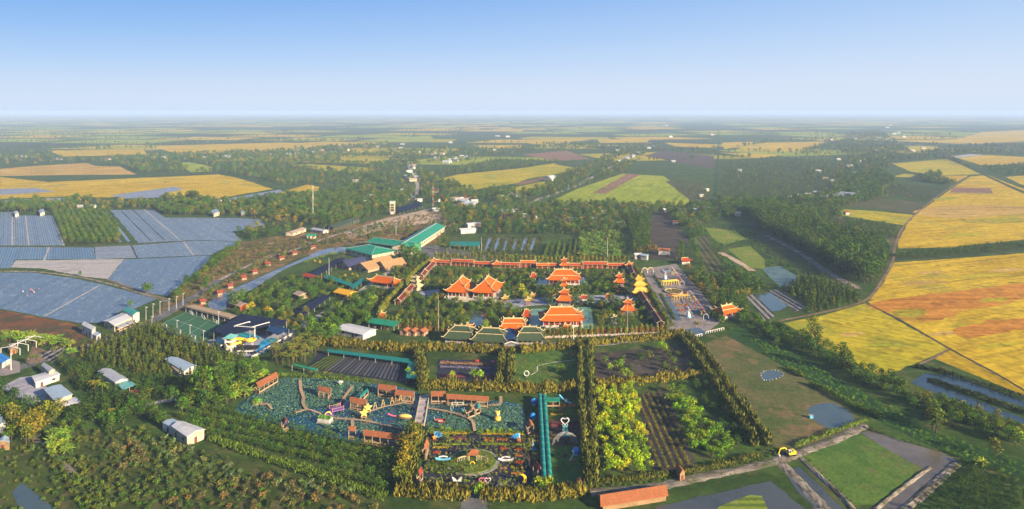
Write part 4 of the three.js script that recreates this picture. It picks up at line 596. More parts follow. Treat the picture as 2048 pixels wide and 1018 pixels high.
function shed(name, label, cat, f, { wall = B.white, roof = B.tin, h = 3, rise = 1, along = 'w', over = .5, open = 0, mono = 0, hip = 0, win = 0, door = 0, group, y = 0, trim, winSide = 0, posts = B.concrete, deck } = {}) {
  const g = thing(name, label, cat, f.pos, f.turn, group, y); clearBox(f, 1);
  if (deck) part('deck', bx(f.w + 1, .25, f.d + 1), deck, g);
  if (open) { const n = Math.max(2, Math.round(f.w / 4)), m = Math.max(2, Math.round(f.d / 5)); for (let i = 0; i <= n; i++) for (let k = 0; k <= m; k++) if (i === 0 || i === n || k === 0 || k === m) part('post', bx(.2, h + (deck ? -.25 : 0), .2, -f.w / 2 + .15 + (f.w - .3) * i / n, deck ? .25 : 0, -f.d / 2 + .15 + (f.d - .3) * k / m), posts, g); if (open === 2) part('rail', [bx(f.w, .8, .1, 0, .25, f.d / 2 - .1), bx(f.w, .8, .1, 0, .25, -f.d / 2 + .1), bx(.1, .8, f.d - .3, f.w / 2 - .1, .25, 0), bx(.1, .8, f.d - .3, -f.w / 2 + .1, .25, 0)], wall, g); }
  else part('wall', mono || hip ? bx(f.w, h, f.d) : [bx(f.w, h, f.d), gableEnds(f.w, f.d, h, rise, along)], wall, g);
  if (mono) { const a = Math.atan2(rise, f.d), q = new THREE.BoxGeometry(f.w + over * 2, .16, Math.hypot(f.d, rise) + over * 2); q.rotateX(a); q.translate(0, h + rise / 2 + .1, 0); part('roof', q, roof, g); }
  else if (hip) { for (const s of slopes(f.w + over * 2, f.d + over * 2, Math.max(.2, f.w - f.d), .1, h, h + rise, 0, 1, 2, 1)) part('roof_slope', s, roof, g); for (const q of hips(f.w + over * 2, f.d + over * 2, Math.max(.2, f.w - f.d), .1, h, h + rise, 0, 1, .08)) part('hip_cap', q, trim ?? roof, g); }
  else for (const q of roofSlabs(f.w, f.d, h, rise, over, along)) part('roof_slope', q, roof, g);
  if (trim && !hip) part('roof_trim', along === 'w' ? [bx(f.w + over * 2 + .1, .2, .3, 0, h + rise + .12, 0), bx(f.w + over * 2 + .1, .25, .14, 0, h - .35, f.d / 2 + over + .08)] : [bx(.3, .2, f.d + over * 2 + .1, 0, h + rise + .12, 0), ...[-1, 1].map((s) => bx(.14, .25, f.d + over * 2 + .1, s * (f.w / 2 + over + .08), h - .35, 0))], trim, g);
  for (let i = 0; i < win; i++) { const p = part('window', bx(Math.min(1.6, f.w / win * .5), 1.1, .1, -f.w / 2 + f.w * (i + .5) / win, h * .42, f.d / 2 + .04), B.glass, g); part('sill', bx(Math.min(1.9, f.w / win * .6), .12, .25, -f.w / 2 + f.w * (i + .5) / win, h * .42 - .14, f.d / 2 + .08), B.concrete, p); }
  for (let i = 0; i < winSide; i++) for (const s of [-1, 1]) part('window', bx(.1, 1.1, Math.min(1.6, f.d / winSide * .5), s * (f.w / 2 + .04), h * .42, -f.d / 2 + f.d * (i + .5) / winSide), B.glass, g);
  if (door) part('door', bx(1.1, 2, .1, f.w * .12, 0, f.d / 2 + .05), B.door, g);
  return g;
}
// ================================================================ the temple compound
hall('temple_hall', 'front orange roofed hall standing in the green pond', front([1085, 657], [1166, 656], 12), { posts: 8 });
hall('temple_hall', 'rear orange roofed hall in the blue pond near the back wall', front([1097, 572], [1160, 572], 12), { posts: 8 });
{
  const tw = (a, b, depth, label) => { const f = front(a, b, depth); hall('temple_hall', label, { pos: f.pos, turn: f.turn - Math.PI / 2 - .10, w: depth, d: f.w }, { plinth: 1.6, rise: 6.2, wallH: 3.4, ridge: .5, split: .45, tile: B.orange, posts: 8, lift: .9, steps: 0 }); };
  tw([897, 600], [938, 601], 17, 'smaller of the twin orange halls on a shared terrace'); tw([948, 601], [992, 602], 19, 'larger of the twin orange halls beside the pale terrace');
  const f = front([888, 603], [1004, 606], 24), g = thing('terrace', 'pale railed terrace carrying the twin orange halls', 'terrace', f.pos, f.turn);
  part('platform', bx(f.w, 1.3, f.d), B.stone, g); part('balustrade', [bx(f.w, .9, .2, 0, 1.3, f.d / 2 - .12), bx(.2, .9, f.d - .5, f.w / 2 - .12, 1.3, 0), bx(.2, .9, f.d - .5, -f.w / 2 + .12, 1.3, 0)], B.ivory, g);
  for (let i = 0; i <= 14; i++) part('post', bx(.35, 1.5, .35, -f.w / 2 + .2 + (f.w - .4) * i / 14, 1.3, f.d / 2 - .12), B.white, g);
  for (const x of [-9, 9]) part('stair', [0, 1, 2, 3].map((k) => bx(3.2, 1.2 - k * .3, .5, x, 0, f.d / 2 + .27 + k * .5)), B.stone, g);
}
for (const [a, b, raised, l, tile] of [
  [[873, 530], [903, 531], 0, 'rear gallery section beside the left corner tower', B.scarlet], [[904, 531], [948, 533], .9, 'raised rear gallery section with finials left of the bright round tree', B.scarlet], [[949, 533], [984, 534], 0, 'low rear gallery section left of the first wall pavilion', B.scarlet], [[1002, 535], [1040, 536], 0, 'low rear gallery section right of the first wall pavilion', B.scarlet], [[1041, 535], [1072, 535], 1.2, 'short raised gallery behind the dark round trees', B.orange], [[1073, 537], [1096, 537], 0, 'low rear gallery right of the short raised one', B.orange], [[1097, 537], [1118, 537], 0, 'low rear gallery behind the rear orange hall on its left', B.scarlet], [[1138, 537], [1164, 537], 0, 'low rear gallery behind the rear orange hall on its right', B.scarlet], [[1165, 537], [1214, 537], 1, 'long raised rear gallery near the far corner', B.scarlet], [[1215, 537], [1252, 537], 0, 'last rear gallery section before the far corner tower', B.scarlet],
  [[866, 533], [850, 550], .2, 'side gallery just below the left corner tower', B.maroon], [[849, 551], [842, 561], .5, 'short side gallery above the cream gate', B.maroon], [[823, 580], [811, 593], .3, 'side gallery just below the cream gate', B.maroon], [[810, 594], [795, 610], 0, 'last side gallery near the small trees', B.maroon],
  [[1262, 540], [1268, 556], .2, 'dark side gallery between the far corner tower and the yellow gate', B.maroon], [[1282, 596], [1294, 614], .4, 'dark side gallery just below the yellow gate', B.maroon], [[1295, 615], [1308, 634], 0, 'dark side gallery further below the yellow gate', B.maroon], [[1309, 635], [1322, 656], 0, 'last dark side gallery at the front corner', B.maroon],
]) gallery(l, a, b, { raised, tile });
for (const [p, w, t, l, o] of [
  [[868, 530], 4.4, 1, 'corner tower pavilion at the left rear corner of the wall'], [[993, 536], 5, 1, 'first orange pavilion on the rear gallery'], [[1128, 538], 5, 2, 'pavilion on the rear gallery behind the rear orange hall'], [[1258, 538], 5, 1, 'corner tower pavilion at the far rear corner'],
  [[1128, 608], 7, 2, 'two tier orange pavilion behind the front hall'], [[1128, 580], 4, 2, 'small two tier kiosk in front of the rear orange hall'], [[1238, 572], 5.5, 2, 'orange pavilion with curling eaves near the far corner'], [[1255, 628], 6.2, 2, 'large two tier pavilion beside the tall pole'], [[1130, 667], 4.2, 1, 'orange kiosk in the front cypress row'], [[935, 666], 4.2, 1, 'orange kiosk beside the bright round tree in the front row'], [[763, 640], 2.6, 1, 'tiny orange kiosk at the front left corner of the wall'],
  [[1064, 601], 2.6, 1, 'little yellow roofed shrine at the left end of the avenue', { tile: B.yellowtile }], [[1056, 610], 2.4, 1, 'little yellow roofed booth in the blossoming corner', { tile: B.yellowtile }], [[1010, 606], 3, 1, 'yellow roofed shrine at the corner of the pale terrace', { tile: B.yellowtile }],
  [[1228, 647], 2.4, 1, 'small grey rock garden kiosk in the front corner', { tile: B.greentile, post: B.stone }],
]) pavilion('pavilion', l, G(p), R(-.05, .05), w, t, o);
for (const [a, b, d, l, rise] of [[[1047, 646], [1060, 646], 8, 'narrow side hall left of the green pond', 2.4], [[1062, 566], [1072, 566], 7, 'narrow side hall left of the blue pond', 2.2]]) hall('side_hall', l, front(a, b, d), { posts: 4, rise, tile: B.scarlet, split: 0, steps: 0, r: .14, over: .7, wallH: 2.6, cat: 'side hall' });
for (const [a, b, l] of [[[1093, 602], [1107, 602], 'small roofed shelter on the left of the avenue'], [[1161, 602], [1174, 602], 'small roofed shelter in the middle of the avenue'], [[1211, 600], [1222, 600], 'small roofed shelter at the far end of the avenue']]) hall('shelter', l, front(a, b, 2.4), { posts: 3, rise: 1, tile: B.scarlet, split: 0, steps: 0, r: .1, over: .4, wallH: 1.8, plinth: .3, cat: 'shelter' });
{ const f = front([1006, 671], [1048, 671], 6); hall('gate_hall', 'double roofed orange gate hall in the front wall', f, { posts: 5, rise: 3.4, ridge: .92, split: .5, tile: B.orange, wallH: 3.2, cat: 'gate hall' }); }
pavilion('gate_tower', 'three tier yellow gate tower in the right side wall', G([1277, 592]), .25, 9.2, 3, { tile: B.yellowtile, trim: B.yellowtile, post: B.yellowwall, wall: B.yellowwall, solid: 1, d: 7, h0: 2.6, cat: 'gate tower', roofH: .26, step: .72 });
pavilion('gate_tower', 'three tier cream gate tower in the left side wall', G([832, 580]), -.6, 5.6, 3, { tile: B.cream, trim: B.ivory, post: B.ivory, wall: B.cream, solid: 1, d: 4.4, h0: 2.2, cat: 'gate tower', roofH: .24, step: .72 });
{ // low front wall with tile cap, panel by panel
  const segs = [[[764, 652], [920, 667]], [[1058, 669], [1116, 669]], [[1142, 669], [1330, 662]]];
  const names = ['front garden wall left of the gate hall', 'short front garden wall by the orange kiosk', 'long front garden wall behind the cypress row'];
  segs.forEach(([a, b], i) => { const f = front(a, b, .4), g = thing('garden_wall', 'red panelled ' + names[i], 'wall', f.pos, f.turn); const n = Math.round(f.w / 3.2); for (let k = 0; k < n; k++) { const x = -f.w / 2 + f.w * (k + .5) / n; part('panel', bx(f.w / n - .4, 1.7, .2, x, 0, 0), B.redwall, g); part('pier', bx(.38, 2.2, .4, x - f.w / n / 2, 0, 0), B.ivory, g); } part('cap', [bx(f.w, .18, .7, 0, 1.72, 0)], B.scarlet, g); });
  const f2 = front([1088, 678], [1352, 668], 1), g2 = thing('stone_wall', 'pale rough stone wall along the front road', 'wall', f2.pos, f2.turn), sg = [0, 1, 2].map(() => { const g = new THREE.IcosahedronGeometry(.62, 0), p = g.attributes.position; for (let i = 0; i < p.count; i++) { const h = .8 + .4 * hash(Math.round(p.getX(i) * 50), Math.round(p.getY(i) * 50 + p.getZ(i) * 90), 5); p.setXYZ(i, p.getX(i) * h, p.getY(i) * h, p.getZ(i) * h); } g.computeVertexNormals(); return g; }), ms = [B.ivory, B.stone, B.palewood];
  for (let i = 0, n = Math.min(140, Math.round(f2.w / .55)); i < n; i++) { const m = new THREE.Mesh(sg[i % 3], ms[Math.floor(rnd() * 3)]); m.name = 'stone'; m.position.set(-f2.w / 2 + f2.w * (i + .5) / n, .5 + (i % 2) * .25, R(-.25, .25)); m.scale.set(R(.8, 1.2), R(.8, 1.4), R(.8, 1.2)); m.rotation.y = rnd() * 6; m.castShadow = true; g2.add(m); }
}
for (const [a, b, l] of [[[890, 686], [946, 689], 'left of the three dark green roofed halls'], [[946, 691], [1010, 694], 'middle and largest dark green roofed hall'], [[1034, 690], [1086, 690], 'dark green roofed hall right of the blue awning']]) hall('green_hall', l, front(a, b, 11), { tile: B.greentile, wall: B.stone, post: B.stone, plain: 1, plinth: .4, rise: 4.4, wallH: 2, ridge: .5, split: .6, over: 1, posts: 6, steps: 0, r: .18, cat: 'green roofed hall' });
{ const f = front([1009, 694], [1035, 693], 14), g = thing('awning', 'deep blue net awning between the green roofed halls', 'awning', f.pos, f.turn); part('canopy', [bx(f.w, .12, f.d, 0, 3.8, 0)].map((q) => q.rotateX(.03)), B.bluenet, g); for (const sx of [-1, 1]) for (const z of [-1, 0, 1]) part('post', bx(.14, 3.8, .14, sx * (f.w / 2 - .2), 0, z * (f.d / 2 - .4)), B.steel, g); }
{ const f = front([1009, 702], [1036, 701], 5), g = thing('gatehouse', 'small gatehouse with a curved roof edge in front of the blue awning', 'gatehouse', f.pos, f.turn); part('wall', bx(f.w * .9, 2.2, f.d * .8), B.redwall, g); part('roof', tube([[-f.w / 2, 2.3, 0], [-f.w / 4, 2.9, 0], [0, 3.3, 0], [f.w / 4, 2.9, 0], [f.w / 2, 2.3, 0]], .3, 6), B.white, g); part('roof_slab', bx(f.w, .25, f.d, 0, 2.2, 0), B.stone, g); }
{ const f = front([742, 574], [786, 580], 7); hall('entrance_gate', 'orange curved roof entrance gate on the lane', f, { tile: B.orange, split: 0, rise: 2.8, ridge: .8, wallH: 3, lift: 1.2, posts: 5, cat: 'entrance gate', steps: 0 }); }
{ const f = front([1447, 640], [1476, 634], 6); hall('riverside_gate', 'small orange gate house beside the weedy canal', f, { tile: B.orange, split: .45, rise: 2.6, ridge: .7, wallH: 2.8, posts: 4, cat: 'gate house', steps: 0 }); }
{ const f = front([1364, 529], [1380, 528], 4); hall('shelter', 'small red roofed shelter behind the windmill garden', f, { tile: B.scarlet, split: 0, rise: 1.4, ridge: .7, wallH: 2, posts: 3, cat: 'shelter', steps: 0, r: .12 }); }
// ================================================================ green roofed complex and thatched halls
shed('market_hall', 'long green roofed hall wing facing the camera', 'hall', front([736, 497], [818, 508], 15), { wall: B.greenwall, roof: B.greentin, h: 5.4, rise: 2.2, along: 'w', over: 1, trim: B.whitepaint, win: 8 });
shed('market_hall', 'long green roofed hall wing running away from the camera', 'hall', front([822, 509], [889, 464], 15), { wall: B.ivory, roof: B.greentin, h: 5.2, rise: 2.6, along: 'w', over: 1, trim: B.whitepaint, win: 18 });
shed('assembly_hall', 'square hall with a green hipped roof and white walls', 'hall', front([692, 508], [744, 521], 22), { wall: B.ivory, roof: B.greentin, h: 4.4, rise: 2.6, hip: 1, over: 1, trim: B.whitepaint, win: 5 });
for (const [a, b, d, r, l] of [[[676, 536], [698, 541], 17, B.navy, 'hall with a dark blue roof and thatched gable'], [[708, 541], [736, 546], 16, B.thatch, 'front thatched hall of the longer pair'], [[735, 531], [757, 536], 14, B.thatch, 'rear thatched hall of the longer pair'], [[753, 537], [771, 542], 17, B.thatch, 'separate thatched hall beside the lane']]) shed('thatched_hall', l, 'thatched hall', front(a, b, d), { wall: B.palewood, roof: r, h: 2.4, rise: 3.6, along: 'd', over: .8, door: 1, win: 2 });
shed('open_shed', 'long open shed with a grey green roof beside the sandy road', 'shed', front([668, 464], [718, 446], 10), { roof: B.greentile, h: 4, rise: 1.3, open: 1 });
shed('greenhouse', 'turquoise roofed greenhouse behind the dark road', 'greenhouse', front([900, 500], [958, 500], 17), { roof: B.tealnet, wall: B.greentin, h: 3.4, rise: .8, open: 1 });
shed('warehouse', 'small white warehouse behind the turquoise greenhouse', 'warehouse', front([922, 468], [952, 466], 8), { roof: B.whitetin, h: 3.4, rise: .9 });
shed('warehouse', 'second white warehouse with a grey roof edge', 'warehouse', front([936, 456], [962, 454], 7), { roof: B.whitetin, h: 3.2, rise: .9 });
shed('yellow_house', 'bright yellow house with an orange roof on the lane', 'house', front([668, 594], [694, 600], 8), { wall: B.yellowwall, roof: mat(tiles([.80, .42, .02], 691), .7), h: 3, rise: 1.2, door: 1, win: 2 });
for (const [a, b, d, r, w, l] of [[[586, 472], [612, 463], 7, B.rusttin, B.ivory, 'cream farm shed with a brown tin roof'], [[614, 478], [632, 477], 6, B.greentin, B.ivory, 'cream farmhouse with a pale green roof'], [[622, 464], [646, 468], 6, B.tin, B.concrete, 'grey tin roofed lean to beside the farmhouse'], [[737, 655], [788, 663], 8, B.greentin, B.tealnet, 'green tin roofed open stall beside the front wall'], [[674, 668], [726, 680], 9, B.whitetin, B.white, 'long white tin roofed shed by the hedge'], [[604, 559], [628, 566], 6, B.scarlet, B.palewood, 'orange roofed garden pavilion'], [[587, 596], [598, 600], 6, B.rusttin, B.palewood, 'small brown hut beside the black net strip'], [[453, 612], [480, 622], 5, B.rusttin, B.redwall, 'brown roofed boathouse at the end of the canal']]) shed('outbuilding', l, 'outbuilding', front(a, b, d), { roof: r, wall: w, h: 2.6, rise: 1, door: 1, win: 2, open: /open|pavilion/.test(l) ? 1 : 0 });
for (const [a, b, l] of [[[800, 670], [814, 672], 'first brown hut behind the front wall cypresses'], [[816, 671], [830, 673], 'second brown hut behind the front wall cypresses'], [[834, 671], [848, 673], 'third brown hut behind the front wall cypresses']]) shed('hut', l, 'hut', front(a, b, 4), { roof: B.clay, wall: B.palewood, h: 2, rise: 1, along: 'd', door: 1 });
[[436, 592], [457, 578], [484, 561], [506, 549], [532, 533], [560, 521], [586, 511], [622, 499], [402, 610], [396, 622]].forEach((p, i) => shed('fishing_hut', ['first', 'second', 'third', 'fourth', 'fifth', 'sixth', 'seventh', 'eighth', 'ninth', 'tenth'][i] + ' red roofed hut on stilts on the canal bank', 'hut', front(p, [p[0] + 9, p[1] - 2], 2.4), { roof: B.redtile, wall: B.palewood, h: 2, rise: .7, open: 2, deck: B.wood, group: 'red roofed huts along the canal' }));
function awning(name, label, px, h, m, { cat = 'shade net' } = {}) {   // net stretched over posts
  const pts = px.map((p) => G(p, h)), cx = pts.reduce((s, p) => s + p[0], 0) / pts.length, cz = pts.reduce((s, p) => s + p[1], 0) / pts.length, g = thing(name, label, cat, [cx, cz]), q = pts.map(([x, z]) => [x - cx, z - cz]);
  const s = new THREE.Shape(q.map(([x, z]) => new THREE.Vector2(x, -z))), e = new THREE.ExtrudeGeometry(s, { depth: .12, bevelEnabled: false }); e.rotateX(-Math.PI / 2); e.translate(0, h, 0); part('net', e, m, g); keepOut.push(pts);
  q.forEach(([x, z], i) => { const [x2, z2] = q[(i + 1) % q.length], n = Math.max(1, Math.round(Math.hypot(x2 - x, z2 - z) / 8)); for (let k = 0; k < n; k++) part('post', bx(.14, h, .14, x * .99 + (x2 - x) * .99 * k / n, 0, z * .99 + (z2 - z) * .99 * k / n), B.steel, g); });
  return g;
}
awning('shade_net', 'black shade net strip over the nursery beside the thatched halls', [[607, 552], [684, 514], [690, 520], [622, 558]], 2.6, B.net);
awning('shade_net', 'black shade net in the garden below the orange pavilion', [[588, 622], [648, 588], [660, 594], [606, 632]], 2.4, B.net);
awning('shade_net', 'teal net canopy in front of the thatched halls', [[648, 556], [700, 572], [704, 566], [655, 549]], 2.4, B.tealnet);
awning('shade_net', 'teal net edging below the yellow bushes', [[700, 572], [724, 556], [730, 560], [706, 578]], 2.2, B.tealnet);
awning('shade_net', 'dark blue covered yard behind the water tower', [[792, 416], [838, 402], [846, 412], [800, 424]], 3, B.net);
// ================================================================ water tower, masts, poles
{ const g = thing('water_tower', 'pale concrete water tower with open storeys', 'water tower', G([785, 428])); for (const sx of [-1, 1]) for (const sz of [-1, 1]) part('leg', bx(.6, 11, .6, sx * 2.2, 0, sz * 2.2), B.ivory, g); for (let k = 0; k < 4; k++) part('floor_slab', bx(5.4, .4, 5.4, 0, 2.6 + k * 2.8, 0), B.ivory, g); part('tank', [bx(5.2, 2, 5.2, 0, 11.4, 0), bx(5.8, .3, 5.8, 0, 13.4, 0)], B.white, g); part('base_room', bx(5, 2.6, 5), B.white, g); clearBox({ pos: G([785, 428]), turn: 0, w: 6, d: 6 }); }
function mast(label, p, h, bands) { const g = thing('radio_mast', label, 'mast', G(p)); for (let k = 0; k < 8; k++) { const y = k * h / 8; part('section', [0, 1, 2].map((i) => { const a = i * 2.094, b = a + 2.094, r = .45; return [bx(.09, h / 8, .09, Math.cos(a) * r, y, Math.sin(a) * r), bar([Math.cos(a) * r, y, Math.sin(a) * r], [Math.cos(b) * r, y + h / 8, Math.sin(b) * r], .06)]; }).flat(), bands && k % 2 ? B.redpaint : B.whitepaint, g); } part('dish', cyl(.7, .9, .5, 0, h * .62, 0, 8), B.whitepaint, g); part('aerial', cyl(.06, .03, 3, 0, h, 0, 5), B.steel, g); }
mast('tall white lattice mast rising from the woods', [626, 437], 34); mast('red and white lattice mast by the village roofs', [866, 412], 26, 1);
for (const [p, h, l, m] of [[[877, 664], 18, 'tall pale flag pole in the left front of the temple garden', B.palewood], [[1255, 664], 18, 'tall pale flag pole beside the large pavilion', B.palewood], [[792, 470], 14, 'slim lamp pole in the L shaped hall yard', B.steel], [[658, 556], 13, 'slim lamp pole beside the teal net', B.steel], [[1215, 520], 16, 'slim pole in the orchard behind the temple', B.steel], [[963, 506], 12, 'slim pole beside the turquoise greenhouse', B.steel], [[1147, 678], 8, 'short white pole on the front stone wall', B.whitepaint], [[22, 740], 7, 'white utility pole beside the pale forecourt', B.whitepaint]]) { const g = thing('pole', l, 'pole', G(p)); part('shaft', cyl(.2, .11, h, 0, 0, 0, 7), m, g); part('foot', bx(.7, .35, .7), B.concrete, g); part('tip', new THREE.SphereGeometry(.2, 6, 5).translate(0, h + .1, 0), m, g); }
const NTH = ['first', 'second', 'third', 'fourth', 'fifth', 'sixth', 'seventh', 'eighth', 'ninth', 'tenth', 'eleventh', 'twelfth'];
for (const [i, p] of [[292, 640], [306, 633], [320, 628], [338, 622], [353, 617], [366, 611], [304, 660], [354, 668], [380, 678], [407, 690], [437, 650]].entries()) { const g = thing(i < 6 ? 'utility_pole' : 'floodlight_pole', i < 6 ? NTH[i] + ' utility pole along the road counted from the green roofed annex' : NTH[i - 6] + ' floodlight pole round the football pitch counted from the road', 'pole', G(p), 0, i < 6 ? 'utility poles along the country road' : 'floodlight poles round the pitch'); part('shaft', cyl(.14, .09, 7, 0, 0, 0, 6), B.steel, g); part('crossbar', bx(1.4, .12, .12, 0, 6.8, 0), B.steel, g); part('lamp', bx(.5, .2, .3, .5, 6.5, 0), B.whitepaint, g); }
// a house whose roof corners are known: walls under them, a low ridge along the longer way
function quadHouse(name, label, cat, px, h, { rise = .8, wall = B.white, roof = B.whitetin, win = 1, group, inset = .93, open = 0, base = 0, deck } = {}) {
  let q = px.map((p) => G(p, h)); const cx = q.reduce((s, p) => s + p[0], 0) / 4, cz = q.reduce((s, p) => s + p[1], 0) / 4; q = q.map(([x, z]) => [x - cx, z - cz]);
  const len = (i) => Math.hypot(q[(i + 1) % 4][0] - q[i][0], q[(i + 1) % 4][1] - q[i][1]); if (len(0) + len(2) < len(1) + len(3)) q = [q[1], q[2], q[3], q[0]];
  const area = q.reduce((s, p, i) => s + p[0] * q[(i + 1) % 4][1] - p[1] * q[(i + 1) % 4][0], 0); if (area < 0) q = [q[1], q[0], q[3], q[2]];
  const g = thing(name, label, cat, [cx, cz], 0, group, base); keepOut.push(q.map(([x, z]) => [x * 1.1 + cx, z * 1.1 + cz]));
  const mid = (a, b) => [(a[0] + b[0]) / 2, (a[1] + b[1]) / 2], r0 = mid(q[3], q[0]), r1 = mid(q[1], q[2]), hh = h - base, at = ([x, z], y) => [x, y, z];
  for (const [a, b, c, d] of [[q[0], q[1], r1, r0], [q[2], q[3], r0, r1]]) { const top = [at(a, hh), at(b, hh), at(c, hh + rise), at(d, hh + rise)], low = top.map(([x, y, z]) => [x, y - .16, z]); part('roof_slope', [quad(top), quad(low.slice().reverse()), quad([low[0], low[1], top[1], top[0]]), quad([low[1], low[2], top[2], top[1]]), quad([low[3], low[0], top[0], top[3]])], roof, g); }
  const w = q.map(([x, z]) => [x * inset, z * inset]);
  if (deck) { const s = new THREE.Shape(q.map(([x, z]) => new THREE.Vector2(x * 1.04, -z * 1.04))), e = new THREE.ExtrudeGeometry(s, { depth: .3, bevelEnabled: false }); e.rotateX(-Math.PI / 2); part('deck', e, deck, g); }
  if (open) { w.forEach(([x, z], i) => { const [x2, z2] = w[(i + 1) % 4], n = Math.max(1, Math.round(Math.hypot(x2 - x, z2 - z) / 3)); for (let k = 0; k < n; k++) part('post', bx(.2, hh - .3, .2, x + (x2 - x) * k / n, .3, z + (z2 - z) * k / n), B.palewood, g); part('rail', bar([x, .95, z], [x2, .95, z2], .1, .5), B.palewood, g); }); }
  else {
    const s = new THREE.Shape(w.map(([x, z]) => new THREE.Vector2(x, -z))), e = new THREE.ExtrudeGeometry(s, { depth: hh - .18, bevelEnabled: false }); e.rotateX(-Math.PI / 2);
    const ends = [[w[3], w[0], r0], [w[1], w[2], r1]].map(([a, b, r]) => quad([at(a, hh - .2), at(b, hh - .2), [r[0] * inset, hh + rise * .9, r[1] * inset], at(a, hh - .2)])); part('wall', [e, ...ends], wall, g);
    if (win) w.forEach((a, i) => { const b = w[(i + 1) % 4], l = Math.hypot(b[0] - a[0], b[1] - a[1]), nx = -(b[1] - a[1]) / l, nz = (b[0] - a[0]) / l, out = (a[0] + b[0]) * nx + (a[1] + b[1]) * nz > 0 ? 1 : -1; if (nz * out < .15) return; const n = Math.max(1, Math.floor(l / 4)); for (let k = 0; k < n; k++) { const t = (k + .5) / n, x = a[0] + (b[0] - a[0]) * t + nx * out * .04, z = a[1] + (b[1] - a[1]) * t + nz * out * .04, dr = k === (n >> 1); part(dr ? 'door' : 'window', bx(dr ? 1 : 1.3, dr ? Math.min(2, hh * .65) : hh * .3, .08, x, dr ? .02 : hh * .36, z, Math.atan2(-(b[1] - a[1]), b[0] - a[0])), dr ? B.door : B.glass, g); } });
  }
  return g;
}
